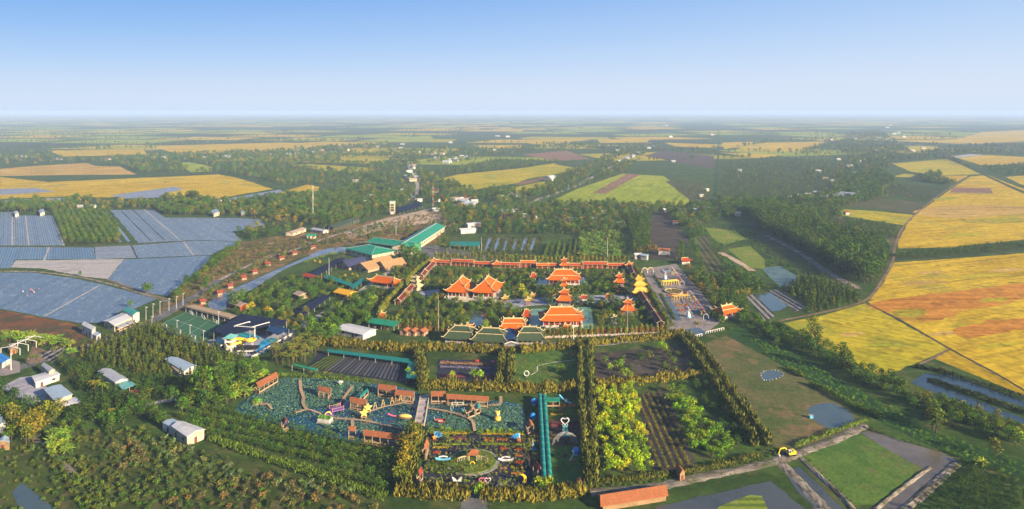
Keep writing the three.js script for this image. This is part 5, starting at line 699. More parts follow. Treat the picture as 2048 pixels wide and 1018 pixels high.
// ================================================================ homesteads on the left
for (const [l, px, h, o] of [
  ['tall white block house at the edge of the rust brown field', [[163, 649], [172, 644], [192, 654], [184, 660]], 4.6, {}],
  ['low lean to with a pale blue roof against the white block house', [[184, 668], [191, 662], [202, 667], [193, 672]], 2.4, { roof: B.bluetin, rise: .2 }],
  ['long white roofed workshop beside the country road', [[205, 642], [252, 622], [276, 630], [228, 651]], 3.4, { roof: B.whitetin, wall: B.ivory }],
  ['white annex with a green roof at the end of the workshop', [[245, 620], [262, 616], [280, 624], [266, 630]], 5, { roof: B.teal }],
  ['grey roofed porch in front of the workshop', [[228, 652], [262, 640], [270, 644], [238, 656]], 2.5, { roof: B.tin, rise: .2, open: 1 }],
  ['cream house with a small gable in the first homestead', [[82, 730], [92, 727], [111, 739], [98, 744]], 3.8, { roof: B.tin, wall: B.ivory }],
  ['long low white roof over the yard of the first homestead', [[62, 752], [108, 740], [121, 748], [70, 765]], 2.6, { roof: B.whitetin, rise: .2 }],
  ['white villa with a pale blue flat roof', [[87, 778], [121, 768], [146, 788], [110, 803]], 4, { roof: B.bluetin, rise: .3, wall: B.ivory }],
  ['white carport roof in front of the white villa', [[112, 804], [152, 793], [162, 804], [120, 813]], 2.6, { roof: B.whitetin, rise: .2, open: 1 }],
  ['white house with a long grey roof between the conical trees', [[194, 742], [222, 737], [257, 758], [230, 765]], 3.6, { roof: B.tin }],
  ['aqua roofed porch joined to the long grey roofed house', [[231, 765], [257, 759], [273, 769], [246, 780]], 2.8, { roof: B.aqua, rise: .2, open: 1 }],
  ['small red canopy beside the aqua porch', [[256, 784], [276, 779], [282, 786], [264, 791]], 2, { roof: B.redtile, rise: .2, open: 1 }],
  ['white tin roofed house inside the conical plantation', [[328, 718], [357, 715], [394, 731], [368, 743]], 3, { roof: B.bluetin }],
  ['rusty lean to behind the house inside the conical plantation', [[342, 732], [366, 728], [380, 741], [358, 746]], 2.4, { roof: B.rusttin, rise: .2 }],
  ['small brown hut beside the conical plantation', [[420, 737], [436, 729], [446, 733], [430, 742]], 2.4, { roof: B.rusttin, wall: B.wood }],
  ['white roofed house at the head of the orchard rows', [[342, 852], [366, 842], [411, 858], [374, 874]], 3.4, { roof: B.whitetin, wall: B.ivory }],
  ['pale tin wing of the house at the orchard rows', [[324, 845], [345, 837], [366, 845], [346, 855]], 2.8, { roof: B.bluetin, rise: .4 }],
  ['pale roofed cottage cut by the edge of the photo', [[-14, 838], [2, 826], [12, 846], [-6, 856]], 3, { roof: B.bluetin }],
  ['blue roofed hut on posts near the lower edge', [[-10, 886], [0, 876], [18, 874], [20, 884]], 2.6, { roof: B.bluetin, wall: B.wood }],
  ['blue tarpaulin roofed booth on the pale forecourt', [[-14, 716], [2, 706], [22, 716], [4, 726]], 2.6, { roof: mat([.04, .22, .6], .6), rise: .3 }],
  ['brown hut beside the steel frame', [[14, 694], [30, 688], [36, 694], [20, 700]], 2.6, { roof: B.rusttin, wall: B.wood }],
  ['white cottage at the top of the narrow film plot', [[27, 424], [35, 422], [38, 427], [30, 429]], 3, {}],
  ['blue roofed cottage behind the square film plot', [[77, 421], [87, 418], [90, 424], [80, 427]], 3.2, { roof: B.bluetin }],
  ['blue roofed cottage with bright glass above the largest film field', [[422, 422], [436, 418], [440, 424], [427, 428]], 3.4, { roof: B.bluetin, wall: B.ivory }],
  ['grey roofed cottage hidden in trees right of the largest film field', [[480, 423], [488, 421], [490, 425], [482, 427]], 3, { roof: B.bluetin }],
  ['long brick red shed on the muddy bank at the lower edge', [[1199, 991], [1329, 971], [1337, 991], [1201, 1013]], 1.5, { roof: B.clay, wall: B.wood, rise: 1.7, win: 0 }],
  ['small clay roofed hut in the bottom hedge of the grove', [[1352, 936], [1362, 933], [1370, 943], [1360, 948]], 2.6, { roof: B.clay, wall: B.wood }],
  ['tiny red hut inside the bright bamboo block', [[1240, 812], [1252, 811], [1253, 815], [1241, 816]], 2.4, { roof: B.redtile, wall: B.wood }],
  ['clay roofed hut at the corner of the small lawn', [[1152, 958], [1166, 958], [1167, 966], [1153, 966]], 2.4, { roof: B.clay, wall: B.wood }],
]) quadHouse('house', l, /hut|booth|lean|porch|carport|canopy/.test(l) ? 'hut' : 'house', px, h, o);
{ // steel frame of a shed over drying beds
  const f = front([40, 710], [88, 688], 9), g = thing('steel_frame', 'white arched steel frame standing over the drying beds', 'frame', f.pos, f.turn);
  for (let i = 0; i < 4; i++) { const x = -f.w / 2 + f.w * i / 3; part('arch', tube([[x, 3, -f.d / 2], [x, 3.6, 0], [x, 3, f.d / 2]], .15, 6), B.whitepaint, g); for (const s of [-1, 1]) part('post', bx(.22, 3, .22, x, 0, s * f.d / 2), B.whitepaint, g); } part('ridge_beam', bx(f.w, .25, .35, 0, 3.8, 0), B.whitepaint, g);
}
// ================================================================ football pitch
{
  const A = [310, 652], Bq = [373, 623], Cq = [448, 649], D = [401, 689], lerp = (p, q, t) => { const a = G(p), b = G(q); return [a[0] + (b[0] - a[0]) * t, a[1] + (b[1] - a[1]) * t]; }, at = (u, v) => { const a = lerp(A, D, u), b = lerp(Bq, Cq, u); return [a[0] + (b[0] - a[0]) * v, a[1] + (b[1] - a[1]) * v]; };
  const lineW = (p, q, l) => { const dx = q[0] - p[0], dz = q[1] - p[1], n = Math.hypot(dx, dz), w = .06, ox = -dz / n * w, oz = dx / n * w; sheet('pitch_line', [[p[0] + ox, p[1] + oz], [q[0] + ox, q[1] + oz], [q[0] - ox, q[1] - oz], [p[0] - ox, p[1] - oz]], B.whitepaint, l, { plan: 1, cat: 'marking' }); };
  for (const [u0, v0, u1, v1, l] of [[.03, .05, .97, .05, 'white near touchline'], [.03, .95, .97, .95, 'white far touchline'], [.03, .05, .03, .95, 'white goal line at the road end'], [.97, .05, .97, .95, 'white goal line at the pool end'], [.34, .05, .34, .95, 'white line across a third'], [.66, .05, .66, .95, 'white line across two thirds'], [.03, .5, .97, .5, 'white centre line along the pitch']]) lineW(at(u0, v0), at(u1, v1), l + ' of the football pitch');
  for (const [i, [u, v]] of [[.18, .08], [.5, .08], [.82, .08], [.18, .92], [.5, .92], [.82, .92]].entries()) { const p = at(u, v), g = thing('goal', NTH[i % 3] + (i < 3 ? ' white goal along the near side' : ' white goal along the far side') + ' of the football pitch', 'goal', p, Math.atan2(-(at(1, v)[1] - at(0, v)[1]), at(1, v)[0] - at(0, v)[0])); const s = i < 3 ? 1 : -1; part('crossbar', bx(3.2, .14, .14, 0, 1.95, 0), B.whitepaint, g); for (const e of [-1, 1]) { part('post', bx(.14, 2, .14, e * 1.55, 0, 0), B.whitepaint, g); part('stay', bar([e * 1.55, 2, 0], [e * 1.55, .1, s * 1.1], .08), B.whitepaint, g); } }
  const w = front([300, 653], [399, 692], .25), g = thing('boundary_wall', 'low white wall along the near side of the football pitch', 'wall', w.pos, w.turn); for (let i = 0, n = 14; i < n; i++) part('panel', bx(w.w / n - .06, 1.1, .22, -w.w / 2 + w.w * (i + .5) / n, 0, 0), B.white, g);
  const s = front([372, 624], [461, 648], 4.5), st = thing('grandstand', 'long cream roofed stand on the far side of the football pitch', 'stand', s.pos, s.turn); clearBox(s); for (let i = 0; i < 4; i++) { const x = -s.w / 2 + s.w * (i + .5) / 4; part('roof_panel', bx(s.w / 4 - .1, .2, 5, x, 3, 0).rotateX(0), B.palewood, st); part('wall_panel', bx(s.w / 4 - .1, 2.9, .2, x, 0, -2), B.ivory, st); part('bench', bx(s.w / 4 - .4, .5, 1.2, x, 0, .6), B.ivory, st); part('front_board', bx(s.w / 4 - .1, .7, .12, x, 2.4, 2.4), B.ivory, st); } for (let i = 0; i <= 8; i++) part('post', bx(.16, 3, .16, -s.w / 2 + s.w * i / 8, 0, 2.3), B.steel, st);
}
// ================================================================ water park
sheet('pool_deck', [[410, 684], [470, 660], [560, 662], [586, 668], [505, 716], [455, 704]], T.plaza, 'pale deck of the water park', { cat: 'deck', keep: 1 });
sheet('swimming_pool', [[511, 702], [513, 694], [523, 683], [532, 678], [546, 676], [563, 680], [548, 692], [520, 709]], T.poolwater, 'bright blue curved swimming pool', { soft: 1, cat: 'pool' });
sheet('swimming_pool', [[475, 670], [486, 665], [508, 669], [520, 675], [510, 682], [488, 677]], T.poolwater, 'smaller round pool under the white frame', { soft: 1, cat: 'pool' });
sheet('swimming_pool', [[412, 690], [418, 686], [456, 700], [450, 705]], mat([.05, .40, .42], .15), 'narrow teal splash pool by the pitch corner', { cat: 'pool' });
awning('shade_net', 'huge dark blue shade net over the water park', [[427, 663], [483, 628], [574, 641], [568, 652], [540, 651], [500, 660], [456, 672]], 4.4, B.net);
awning('shade_net', 'arched blue net beside the swimming pool', [[541, 650], [578, 658], [556, 671], [534, 660]], 4, B.bluenet);
{
  const t = thing('slide_tower', 'white water slide tower with a teal roof', 'tower', G([461, 702])); for (const sx of [-1, 1]) for (const sz of [-1, 1]) part('post', bx(.3, 6.6, .3, sx * 1.7, 0, sz * 1.7), B.whitepaint, t); for (const y of [2.2, 4.4]) { const fl = part('floor_slab', bx(4, .2, 4, 0, y, 0), B.white, t); part('railing', [bx(3.9, .7, .08, 0, y + .2, 1.9), bx(.08, .7, 3.6, 1.9, y + .2, 0), bx(.08, .7, 3.6, -1.9, y + .2, 0)], B.whitepaint, fl); } for (const q of slopes(5, 5, .2, .2, 6.6, 8, 0, 1, 2, 1)) part('roof_slope', q, B.aqua, t); part('panel', bx(3.6, 2, .1, 0, 0, 1.8), B.white, t);
  const s = thing('water_slide', 'yellow looping water slide beside the white tower', 'slide', G([487, 697])), pts = []; for (let i = 0; i <= 24; i++) { const a = i / 24 * 6.283; pts.push([Math.sin(a) * 5.6 - .4, 5 - i / 24 * 3.6, Math.sin(2 * a) * 3]); } part('chute', tube([[-5.2, 5.3, 3], ...pts.slice(1)], .62, 8, 70), B.slide, s); for (const [x, z] of [[-4, 2], [4.4, 1.4], [0, 0], [3.6, -2], [-3.6, -2.2]]) part('post', cyl(.13, .13, 3, x, 0, z, 6), B.whitepaint, s);
  const f = thing('pool_frame', 'white beam frame over the round pool', 'frame', G([497, 672])); part('beam', bar([-7, 5, 0], [4, 5, 2.5], .35, .3), B.whitepaint, f); part('beam', bar([2, 5, 2.4], [8, 5, -6], .45, .3), B.whitepaint, f); part('beam', bar([-6.8, 5, 0], [-2, 5, -7], .45, .3), B.whitepaint, f); for (const [x, z] of [[-6.8, 0], [4, 2.5], [8, -6], [-2, -7]]) part('post', bx(.4, 5, .4, x, 0, z), B.whitepaint, f);
  quadHouse('kiosk', 'small white kiosk with a teal roof by the splash pool', 'kiosk', [[431, 680], [444, 677], [452, 684], [440, 688]], 3, { roof: B.aqua });
  for (const [a, b, h, l] of [[[505, 717], [587, 669], 1.2, 'long white wall along the pool side of the water park'], [[409, 690], [456, 706], 1, 'white wall of the splash pool']]) { const w = front(a, b, .5), g = thing('boundary_wall', l, 'wall', w.pos, w.turn), n = Math.round(w.w / 3); for (let i = 0; i < n; i++) { part('panel', bx(w.w / n - .3, h, .3, -w.w / 2 + w.w * (i + .5) / n, 0, 0), B.white, g); part('pier', bx(.3, h + .25, .45, -w.w / 2 + w.w * i / n, 0, 0), B.white, g); } }
  const d = thing('plunge_stand', 'dark decked stand with white rails under the yellow slide', 'stand', G([497, 704])); part('deck', bx(9, .3, 5, 0, 2, 0), B.black, d); for (let i = 0; i <= 6; i++) part('post', bx(.12, 2, .12, -4.4 + i * 8.8 / 6, 0, 2.3), B.whitepaint, d); part('railing', bx(9, .5, .1, 0, 1, 2.4), B.whitepaint, d);
}
// ================================================================ lotus ponds
const padM = new THREE.MeshStandardMaterial({ vertexColors: false, color: 0xffffff, roughness: .5, side: THREE.DoubleSide });
function pads(label, px, n, holes = []) {
  const pts = px.map((p) => G(p)), g0 = new THREE.CircleGeometry(.30, 6); g0.rotateX(-Math.PI / 2); { const p = g0.attributes.position; for (let i = 1; i < p.count; i++) p.setY(i, .10); g0.computeVertexNormals(); }
  const x0 = Math.min(...pts.map((p) => p[0])), x1 = Math.max(...pts.map((p) => p[0])), z0 = Math.min(...pts.map((p) => p[1])), z1 = Math.max(...pts.map((p) => p[1])), m = [], t = new THREE.Matrix4(), q = new THREE.Quaternion(), e = new THREE.Euler();
  for (let i = 0; i < n * 3 && m.length < n; i++) { const x = R(x0, x1), z = R(z0, z1); if (!inside(pts, x, z)) continue; const k = fb((x + 200) / 400, (z + 400) / 400, 22, 3, 77); if (k < .47 && rnd() < .88) continue; const s = R(.55, 1.25); m.push([t.clone().compose(V(x, .17 + R(0, .25), z), q.clone().setFromEuler(e.set(R(-.35, .35), rnd() * 6, R(-.35, .35))), V(s, s, s)), k]); }
  const im = new THREE.InstancedMesh(g0, padM, m.length), c = new THREE.Color(); m.forEach(([a, k], i) => { im.setMatrixAt(i, a); const o = mix([.022, .085, .062], [.10, .17, .095], rnd() ** 1.6); const w = rnd() < .1 ? 1.7 : .9; im.setColorAt(i, c.setRGB(o[0] * w, o[1] * w, o[2] * w)); }); im.name = numbered('lotus_leaves'); im.receiveShadow = im.castShadow = true; scene.add(im); tag(im, label, 'lotus leaves', undefined, 'stuff');
}
pads('pale green lotus leaves covering the larger pond', [[505, 792], [530, 770], [566, 758], [620, 758], [700, 764], [790, 774], [834, 787], [834, 815], [826, 870], [760, 880], [690, 872], [620, 858], [540, 838], [478, 818]], 11000);
pads('green lotus leaves covering the smaller pond', [[854, 800], [1000, 804], [1038, 810], [1046, 830], [1044, 860], [990, 864], [854, 858]], 8000);
const huts = [
  ['long clay roofed hut on the upper corner of the larger lotus pond', [[505, 766], [548, 745], [557, 752], [518, 775]]], ['clay roofed pond hut near the white lotus ornament', [[636, 772], [663, 776], [657, 786], [637, 780]]], ['clay roofed pond hut behind the yellow stars', [[699, 793], [735, 799], [731, 810], [700, 804]]],
  ['clay roofed lodge left of the double lodge at the stepped walkway', [[758, 767], [794, 772], [791, 783], [755, 778]]], ['clay roofed lodge touching the stepped walkway', [[793, 779], [830, 783], [827, 793], [789, 789]]], ['longest clay roofed hut on the lower shore of the lotus pond', [[727, 859], [812, 870], [811, 881], [726, 870]]],
  ['small clay roofed kiosk on the lower part of the lotus pond', [[697, 855], [712, 855], [712, 862], [697, 861]]], ['tiny dark hut on the lower shore of the lotus pond', [[563, 842], [572, 836], [577, 842], [567, 849]]], ['small thatched hut on the boardwalk of the smaller lotus pond', [[931, 815], [945, 810], [951, 819], [937, 824]]],
  ['long clay roof half hidden by the hedge above the smaller pond', [[862, 783], [890, 782], [892, 792], [862, 792]]], ['second long clay roof above the smaller pond', [[893, 788], [978, 794], [978, 802], [893, 797]]], ['clay roofed hut at the corner of the smaller pond', [[1052, 845], [1064, 842], [1068, 850], [1056, 856]]], ['brick red roofed hut in the hedge left of the flower garden', [[844, 892], [850, 880], [858, 884], [852, 902]]], ['dark roofed summer house beside the green tunnel', [[1066, 930], [1074, 924], [1082, 934], [1076, 940]]], ['dim hut in the hedge at the lower left of the flower garden', [[833, 944], [840, 936], [846, 942], [840, 952]]],
];
for (const [l, px] of huts) quadHouse('pond_hut', l, 'hut', px, 3, { roof: /dark|dim/.test(l) ? B.redtile : /thatched/.test(l) ? B.thatch : B.clay, rise: 1, open: 1, deck: B.wood });
quadHouse('green_roof_hut', 'small green roofed kiosk on the boardwalk of the smaller pond', 'kiosk', [[949, 812], [960, 809], [962, 816], [952, 819]], 2.6, { roof: B.teal, open: 1, deck: B.wood });
quadHouse('net_tunnel', 'slanting teal roofed walkway behind the clay roofed pond hut', 'walkway', [[716, 792], [732, 778], [737, 780], [722, 795]], 2.4, { roof: B.tealnet, open: 1, deck: B.wood, rise: .4 });
function boardwalk(label, px, w, { m = B.palewood, rails = 1 } = {}) {
  const c = new THREE.CatmullRomCurve3(px.map((p) => V(G(p)[0], 0, G(p)[1])), false, 'centripetal'), L = c.getLength(), o = c.getPoint(.5), g = thing('boardwalk', label, 'boardwalk', [o.x, o.z]), n = Math.min(120, Math.max(3, Math.round(L / .8)));
  for (let i = 0; i < n; i++) { const t = (i + .5) / n, p = c.getPoint(t), d = c.getTangent(t), b = part('plank', bx(L / n * .88, .12, w * R(.92, 1.05), 0, 0, 0), m, g); b.position.set(p.x - o.x, .72 + R(0, .02), p.z - o.z); b.rotation.y = Math.atan2(-d.z, d.x); }
  if (rails) for (let i = 0; i <= n; i += 4) { const p = c.getPoint(i / n), d = c.getTangent(i / n); for (const s of [-1, 1]) part('rail_post', bx(.1, 1.3, .1, p.x - o.x - d.z * s * w / 2, .2, p.z - o.z + d.x * s * w / 2), B.wood, g); }
}
for (const [l, px, w] of [['winding boardwalk down the larger lotus pond', [[600, 764], [602, 784], [607, 799], [606, 810], [613, 823]], 1.1], ['long boardwalk across the lower part of the larger lotus pond', [[591, 829], [613, 823], [645, 833], [667, 840], [699, 842], [732, 846], [775, 855], [812, 864]], 1], ['straight boardwalk to the purple pavilion', [[704, 777], [690, 796], [676, 814], [656, 831]], 1.1], ['boardwalk with wooden frames leading from the yellow stars', [[738, 827], [764, 818], [797, 811], [829, 803]], 1], ['short boardwalk to the grassy raft hut', [[522, 812], [534, 812], [544, 822]], .9], ['boardwalk to the small clay roofed kiosk', [[704, 843], [705, 856]], 1], ['boardwalk crossing the smaller lotus pond', [[855, 820], [890, 826], [920, 834], [943, 845], [950, 866]], 1.1], ['boardwalk from the thatched hut to the upper shore', [[948, 820], [965, 815], [998, 812], [1002, 796]], 1.1]]) boardwalk(l, px, w);
{ const a = P3([850, 794]), b = P3([839, 853]), g = thing('stepped_walkway', 'pink stepped walkway between the two lotus ponds', 'walkway', [(a.x + b.x) / 2, (a.z + b.z) / 2], 0); const L = a.distanceTo(b), t = Math.atan2(-(b.z - a.z), b.x - a.x); g.rotation.y = t; for (let i = 0; i < 9; i++) { part('slab', bx(L / 9 * .94, .9 + (i % 2) * .18, 3, -L / 2 + L * (i + .5) / 9, 0, 0), i % 2 ? B.stone : mat([.46, .34, .36], .8), g); } part('kerb', [bx(L, 1.3, .25, 0, 0, 1.65)], B.ivory, g); part('kerb', [bx(L, 1.3, .25, 0, 0, -1.65)], B.ivory, g); clear([[848, 790], [856, 790], [848, 856], [834, 856]]); }
const starShape = (r, r2) => { const s = new THREE.Shape(); for (let i = 0; i < 10; i++) { const a = Math.PI / 2 + i * Math.PI / 5, q = i % 2 ? r2 : r; s[i ? 'lineTo' : 'moveTo'](Math.cos(a) * q, Math.sin(a) * q); } s.closePath(); return s; };
for (const [p, l] of [[[736, 827], 'upper of two yellow star arches on the pond'], [[728, 838], 'lower of two yellow star arches on the pond']]) { const s = starShape(1.7, .75), h = new THREE.Path(); h.absarc(0, -.5, .42, 0, 6.28, true); s.holes.push(h); const e = new THREE.ExtrudeGeometry(s, { depth: .35, bevelEnabled: false }); e.translate(0, 1.7, 0); const g = thing('star_arch', l, 'ornament', G(p), .2, undefined, .6); part('star', e, mat([.85, .62, .12], .5), g); part('foot', bx(2.2, .3, 1), B.wood, g); }
for (const [i, p] of [[750, 822], [766, 817], [784, 812], [801, 808], [818, 804]].entries()) { const g = thing('wooden_frame', NTH[i] + ' wooden A frame on the boardwalk counted from the stars', 'frame', G(p), .8, 'wooden frames on the boardwalk', .7); for (const s of [-1, 1]) part('upright', bar([s * .8, 0, 0], [s * .15, 2.6, 0], .14), mat([.62, .45, .16], .8), g); part('crossbar', bar([-.5, 1.2, 0], [.5, 1.2, 0], .12), B.palewood, g); }
{ const g = thing('moored_boat', 'yellow canopied boat moored on the lotus pond', 'boat', G([808, 838]), -.15); const hull = new THREE.SphereGeometry(1, 12, 8, 0, 6.283, Math.PI / 2, Math.PI / 2); hull.scale(3.3, .9, 1.1); hull.translate(0, .9, 0); part('hull', hull, B.wood, g); const can = new THREE.SphereGeometry(1, 12, 6, 0, 6.283, 0, Math.PI / 2); can.scale(2.5, .8, .95); can.translate(.4, 1, 0); part('canopy', can, mat([.70, .50, .14], .8), g); part('prow', tube([[-3, .8, 0], [-4.6, 1, 0], [-6, 1.5, 0]], .28, 6), B.pinkpaint, g); }
{ const g = thing('purple_deck', 'purple railed deck at the foot of the straight boardwalk', 'deck', G([673, 822]), .6); part('floor', bx(4.6, .25, 3.6, 0, .7, 0), B.purple, g); for (const sx of [-1, 1]) for (const sz of [-1, 1]) part('post', bx(.14, 2.2, .14, sx * 2.1, 0, sz * 1.6), B.pinkpaint, g); part('rail', bx(4.4, .12, .12, 0, 1.7, 1.6), B.palewood, g); part('rail', bx(4.4, .12, .12, 0, 1.7, -1.6), B.palewood, g); }
{ const g = thing('arch_ornament', 'golden crescent arch at the junction of the boardwalks', 'ornament', G([656, 834]), .4, undefined, .7), t = new THREE.TorusGeometry(1.1, .22, 6, 16, Math.PI); part('hoop', t, mat([.7, .5, .15], .5), g); part('platform', bx(4, .2, 3, 0, -.15, 0), B.purple, g); }
{ const g = thing('lotus_ornament', 'white lotus flower ornament on the upper shore', 'ornament', G([681, 771])); for (let k = 0; k < 12; k++) { const a = k * .5236, q = new THREE.SphereGeometry(.5, 6, 5); q.scale(.55, 1.5, .3); q.rotateX(k % 2 ? .8 : .35); q.translate(0, 1.2, k % 2 ? .7 : .35); q.rotateY(a); part('petal', q, B.whitepaint, g); } part('base', cyl(.8, .6, .6, 0, 0, 0, 8), B.greenpaint, g); }
{ const s = front([633, 848], [659, 851], 3), g = thing('raft', 'raft hut with a bright green grass roof on the lotus pond', 'raft', s.pos, s.turn), L = new Leaves(); part('float', bx(s.w, .7, s.d), B.stone, g); part('wall', bx(s.w * .9, 1.1, s.d * .85, 0, .7, 0), B.white, g); for (let i = 0; i < 260; i++) L.leaf(V(R(-.48, .48) * s.w, 1.85 + R(0, .25), R(-.46, .46) * s.d), V(R(-.3, .3), 1, R(-.3, .3)).normalize(), .35, tone([.10, .30, .015], [.2, .42, .03])); const m = new THREE.Mesh(L.geo(), leafM()); m.name = 'grass_roof'; m.userData.kind = 'stuff'; g.add(m); }
{ const g = thing('raft', 'round grass topped raft at the end of the short boardwalk', 'raft', G([514, 808])), L = new Leaves(); part('float', cyl(1.9, 1.9, .8, 0, 0, 0, 12), B.wood, g); for (let i = 0; i < 200; i++) { const d = V(R(-1, 1), R(0, 1), R(-1, 1)).normalize(); L.leaf(V(d.x * 1.8, .8 + d.y * 1.1, d.z * 1.8), d, .35, tone([.08, .26, .015], [.18, .38, .03])); } const m = new THREE.Mesh(L.geo(), leafM()); m.name = 'grass_roof'; m.userData.kind = 'stuff'; g.add(m); }
{ const g = thing('swan_boat', 'orange and yellow pedal boat figure on the smaller pond', 'boat', G([995, 842])); const b = new THREE.SphereGeometry(1, 12, 8); b.scale(1.3, .9, 1.5); b.translate(0, .9, 0); part('body', b, mat([.75, .42, .06], .5), g); const h = new THREE.SphereGeometry(.85, 10, 8); h.translate(0, 2.6, -.3); part('head', h, mat([.8, .5, .08], .5), g); for (const s of [-1, 1]) part('ear', new THREE.SphereGeometry(.3, 6, 5).translate(s * .6, 3.3, -.3), B.slide, g); part('beak', new THREE.SphereGeometry(.35, 6, 5).translate(0, 2.4, .5), B.whitepaint, g); }
{ const g = thing('hammock_boat', 'maroon round boat on the smaller lotus pond', 'boat', G([881, 846])); const b = new THREE.SphereGeometry(1.5, 12, 8, 0, 6.283, Math.PI / 2, Math.PI / 2); b.scale(1.3, .7, .9); b.translate(0, 1.05, 0); part('hull', b, B.redtile, g); part('seat', bx(1.6, .15, .5, 0, .7, 0), B.whitepaint, g); part('mast', bar([-1.8, .6, 0], [-2.3, 2.4, 0], .1), B.whitepaint, g); }
{ const g = thing('swing_frame', 'white tripod frames in the smaller lotus pond', 'frame', G([915, 822])); for (const x of [-2, 0, 2]) { part('pole', bar([x - .8, 0, 0], [x, 3.2, 0], .13), B.whitepaint, g); part('pole', bar([x + .8, 0, 0], [x, 3.2, 0], .13), B.whitepaint, g); } part('top_bar', bar([-2, 3.2, 0], [2, 3.2, 0], .13), B.whitepaint, g); part('platform', bx(5, .25, 2, 0, .5, 0), B.aqua, g); }
// ================================================================ flower garden
{
  const g = thing('flower_ring', 'round flower plaza with concentric hedge rings', 'flower bed', G([946, 924])); const ring = (r0, r1, h, m, name) => { const s = new THREE.Shape(); s.absarc(0, 0, r1, 0, 6.283); const p = new THREE.Path(); p.absarc(0, 0, r0, 0, 6.283, true); s.holes.push(p); const e = new THREE.ExtrudeGeometry(s, { depth: h, bevelEnabled: false, curveSegments: 36 }); e.rotateX(-Math.PI / 2); part(name, e, m, g); };
  ring(5.2, 6.6, .35, T.flowers, 'outer_bed'); ring(3.4, 4.6, .3, T.rust, 'inner_bed'); ring(6.8, 7.2, .5, mat([.10, .15, .025]), 'hedge_ring'); ring(4.75, 5.05, .4, mat([.16, .20, .03]), 'hedge_ring');
  ring(7.4, 8.3, .12, B.stone, 'outer_path'); ring(2.2, 3.1, .12, B.stone, 'inner_path'); const L = new Leaves(); for (let i = 0; i < 1300; i++) { const a = rnd() * 6.283, [r0, r1, ca, cb] = pick([[5.3, 6.5, [.32, .07, .03], [.5, .18, .05]], [3.5, 4.5, [.40, .28, .02], [.5, .38, .05]], [6.8, 7.2, [.10, .2, .02], [.2, .32, .03]], [4.75, 5.05, [.10, .2, .02], [.2, .32, .03]]]), r = R(r0, r1); L.leaf(V(Math.cos(a) * r, .42, Math.sin(a) * r), V(R(-.5, .5), 1, R(-.5, .5)).normalize(), .26, tone(ca, cb)); } const m = new THREE.Mesh(L.geo(), leafM()); m.name = 'flowers'; m.userData.kind = 'stuff'; g.add(m);
  const k = thing('garden_pavilion', 'clay roofed pavilion with curved cream colonnades in the round plaza', 'pavilion', G([946, 922])); for (const q of slopes(3.4, 2.6, .8, .1, 2.6, 3.8, .2)) part('roof_slope', q, B.clay, k); for (const sx of [-1, 1]) for (const sz of [-1, 1]) part('column', cyl(.13, .13, 2.3, sx * 1.2, .3, sz * .9, 6), B.cream, k); part('canopy', bx(2.6, .15, 1, 0, 2.2, -1.9), B.redpaint, k);
  for (const s of [-1, 1]) for (let i = 0; i < 7; i++) { const a = i / 6, x = s * (1.6 + a * 3.1), z = .2 + a * a * 1.6; part('column', cyl(.09, .09, 1.5, x, .1, z, 6), B.ivory, k); if (i < 6) { const b = (i + 1) / 6; part('beam', bar([x, 1.7, z], [s * (1.6 + b * 3.1), 1.7, .2 + b * b * 1.6], .24), B.cream, k); } }
  part('floor', bx(3.4, .3, 2.8, 0, 0, 0), B.ivory, k); part('carpet', bx(1.2, .12, 5.2, 0, .06, 4), B.skypaint, k); part('arch', new THREE.TorusGeometry(.7, .14, 6, 12, Math.PI).translate(0, .6, 3), B.slide, k);
}
const fan = (label, p, flip) => { const g = thing('fan_canopy', label, 'canopy', G(p), flip * .3); for (let i = 0; i < 7; i++) { const a = .15 + i * .2; part('rib', bar([0, .3, 0], [flip * Math.cos(a) * 3.2, .5 + Math.sin(a) * 1.6, -Math.sin(a) * 1.1], .5, .12), i % 2 ? B.bluepaint : B.skypaint, g); } const e = new THREE.ExtrudeGeometry(starShape(.9, .4), { depth: .25, bevelEnabled: false }); e.translate(0, 1.1, .9); part('star', e, mat([.8, .3, .03], .5), g); part('foot', bx(1, .3, 1, 0, 0, .6), B.redpaint, g); };
fan('blue fan shaped canopy at the upper left of the flower garden', [868, 878], 1); fan('blue fan shaped canopy at the upper right of the flower garden', [1040, 882], -1);
for (const [p, l] of [[[886, 922], 'white and blue boat shaped bench left of the round plaza'], [[1012, 923], 'white boat shaped bench right of the round plaza']]) { const g = thing('bench', l, 'bench', G(p)); part('seat', tube([[-2.4, .9, 0], [-1.2, .5, 0], [0, .4, 0], [1.2, .5, 0], [2.4, .9, 0]], .38, 7), /blue/.test(l) ? B.skypaint : B.whitepaint, g); part('back', tube([[-1.4, 1, -.5], [0, 1.2, -.6], [1.4, 1, -.5]], .25, 6), B.whitepaint, g); for (const s of [-1, 1]) part('leg', bx(.2, .4, .5, s * 1, 0, 0), B.whitepaint, g); }
{ const g = thing('wing_statue', 'pair of white wings in front of the bottom hedge', 'statue', G([914, 970])); for (const s of [-1, 1]) for (let i = 0; i < 4; i++) part('feather', tube([[s * .15, 1.2, 0], [s * (.8 + i * .1), 1.9 - i * .25, 0], [s * (1.5 - i * .15), 2.3 - i * .45, 0]], .16, 5), B.whitepaint, g); part('post', bx(.3, 1.2, .3), B.whitepaint, g); }
{ const s = new THREE.Shape(); s.absarc(0, 0, 1.4, -1.2, 1.9, false); s.absarc(-.55, .1, 1.15, 1.75, -1.0, true); const e = new THREE.ExtrudeGeometry(s, { depth: .35, bevelEnabled: false }); e.translate(0, 1.6, 0); const g = thing('moon_statue', 'yellow crescent moon near the bottom hedge', 'statue', G([1044, 968])); part('crescent', e, B.yellowpaint, g); part('post', bx(.3, .5, .3, .8, 0, .1), B.wood, g); }
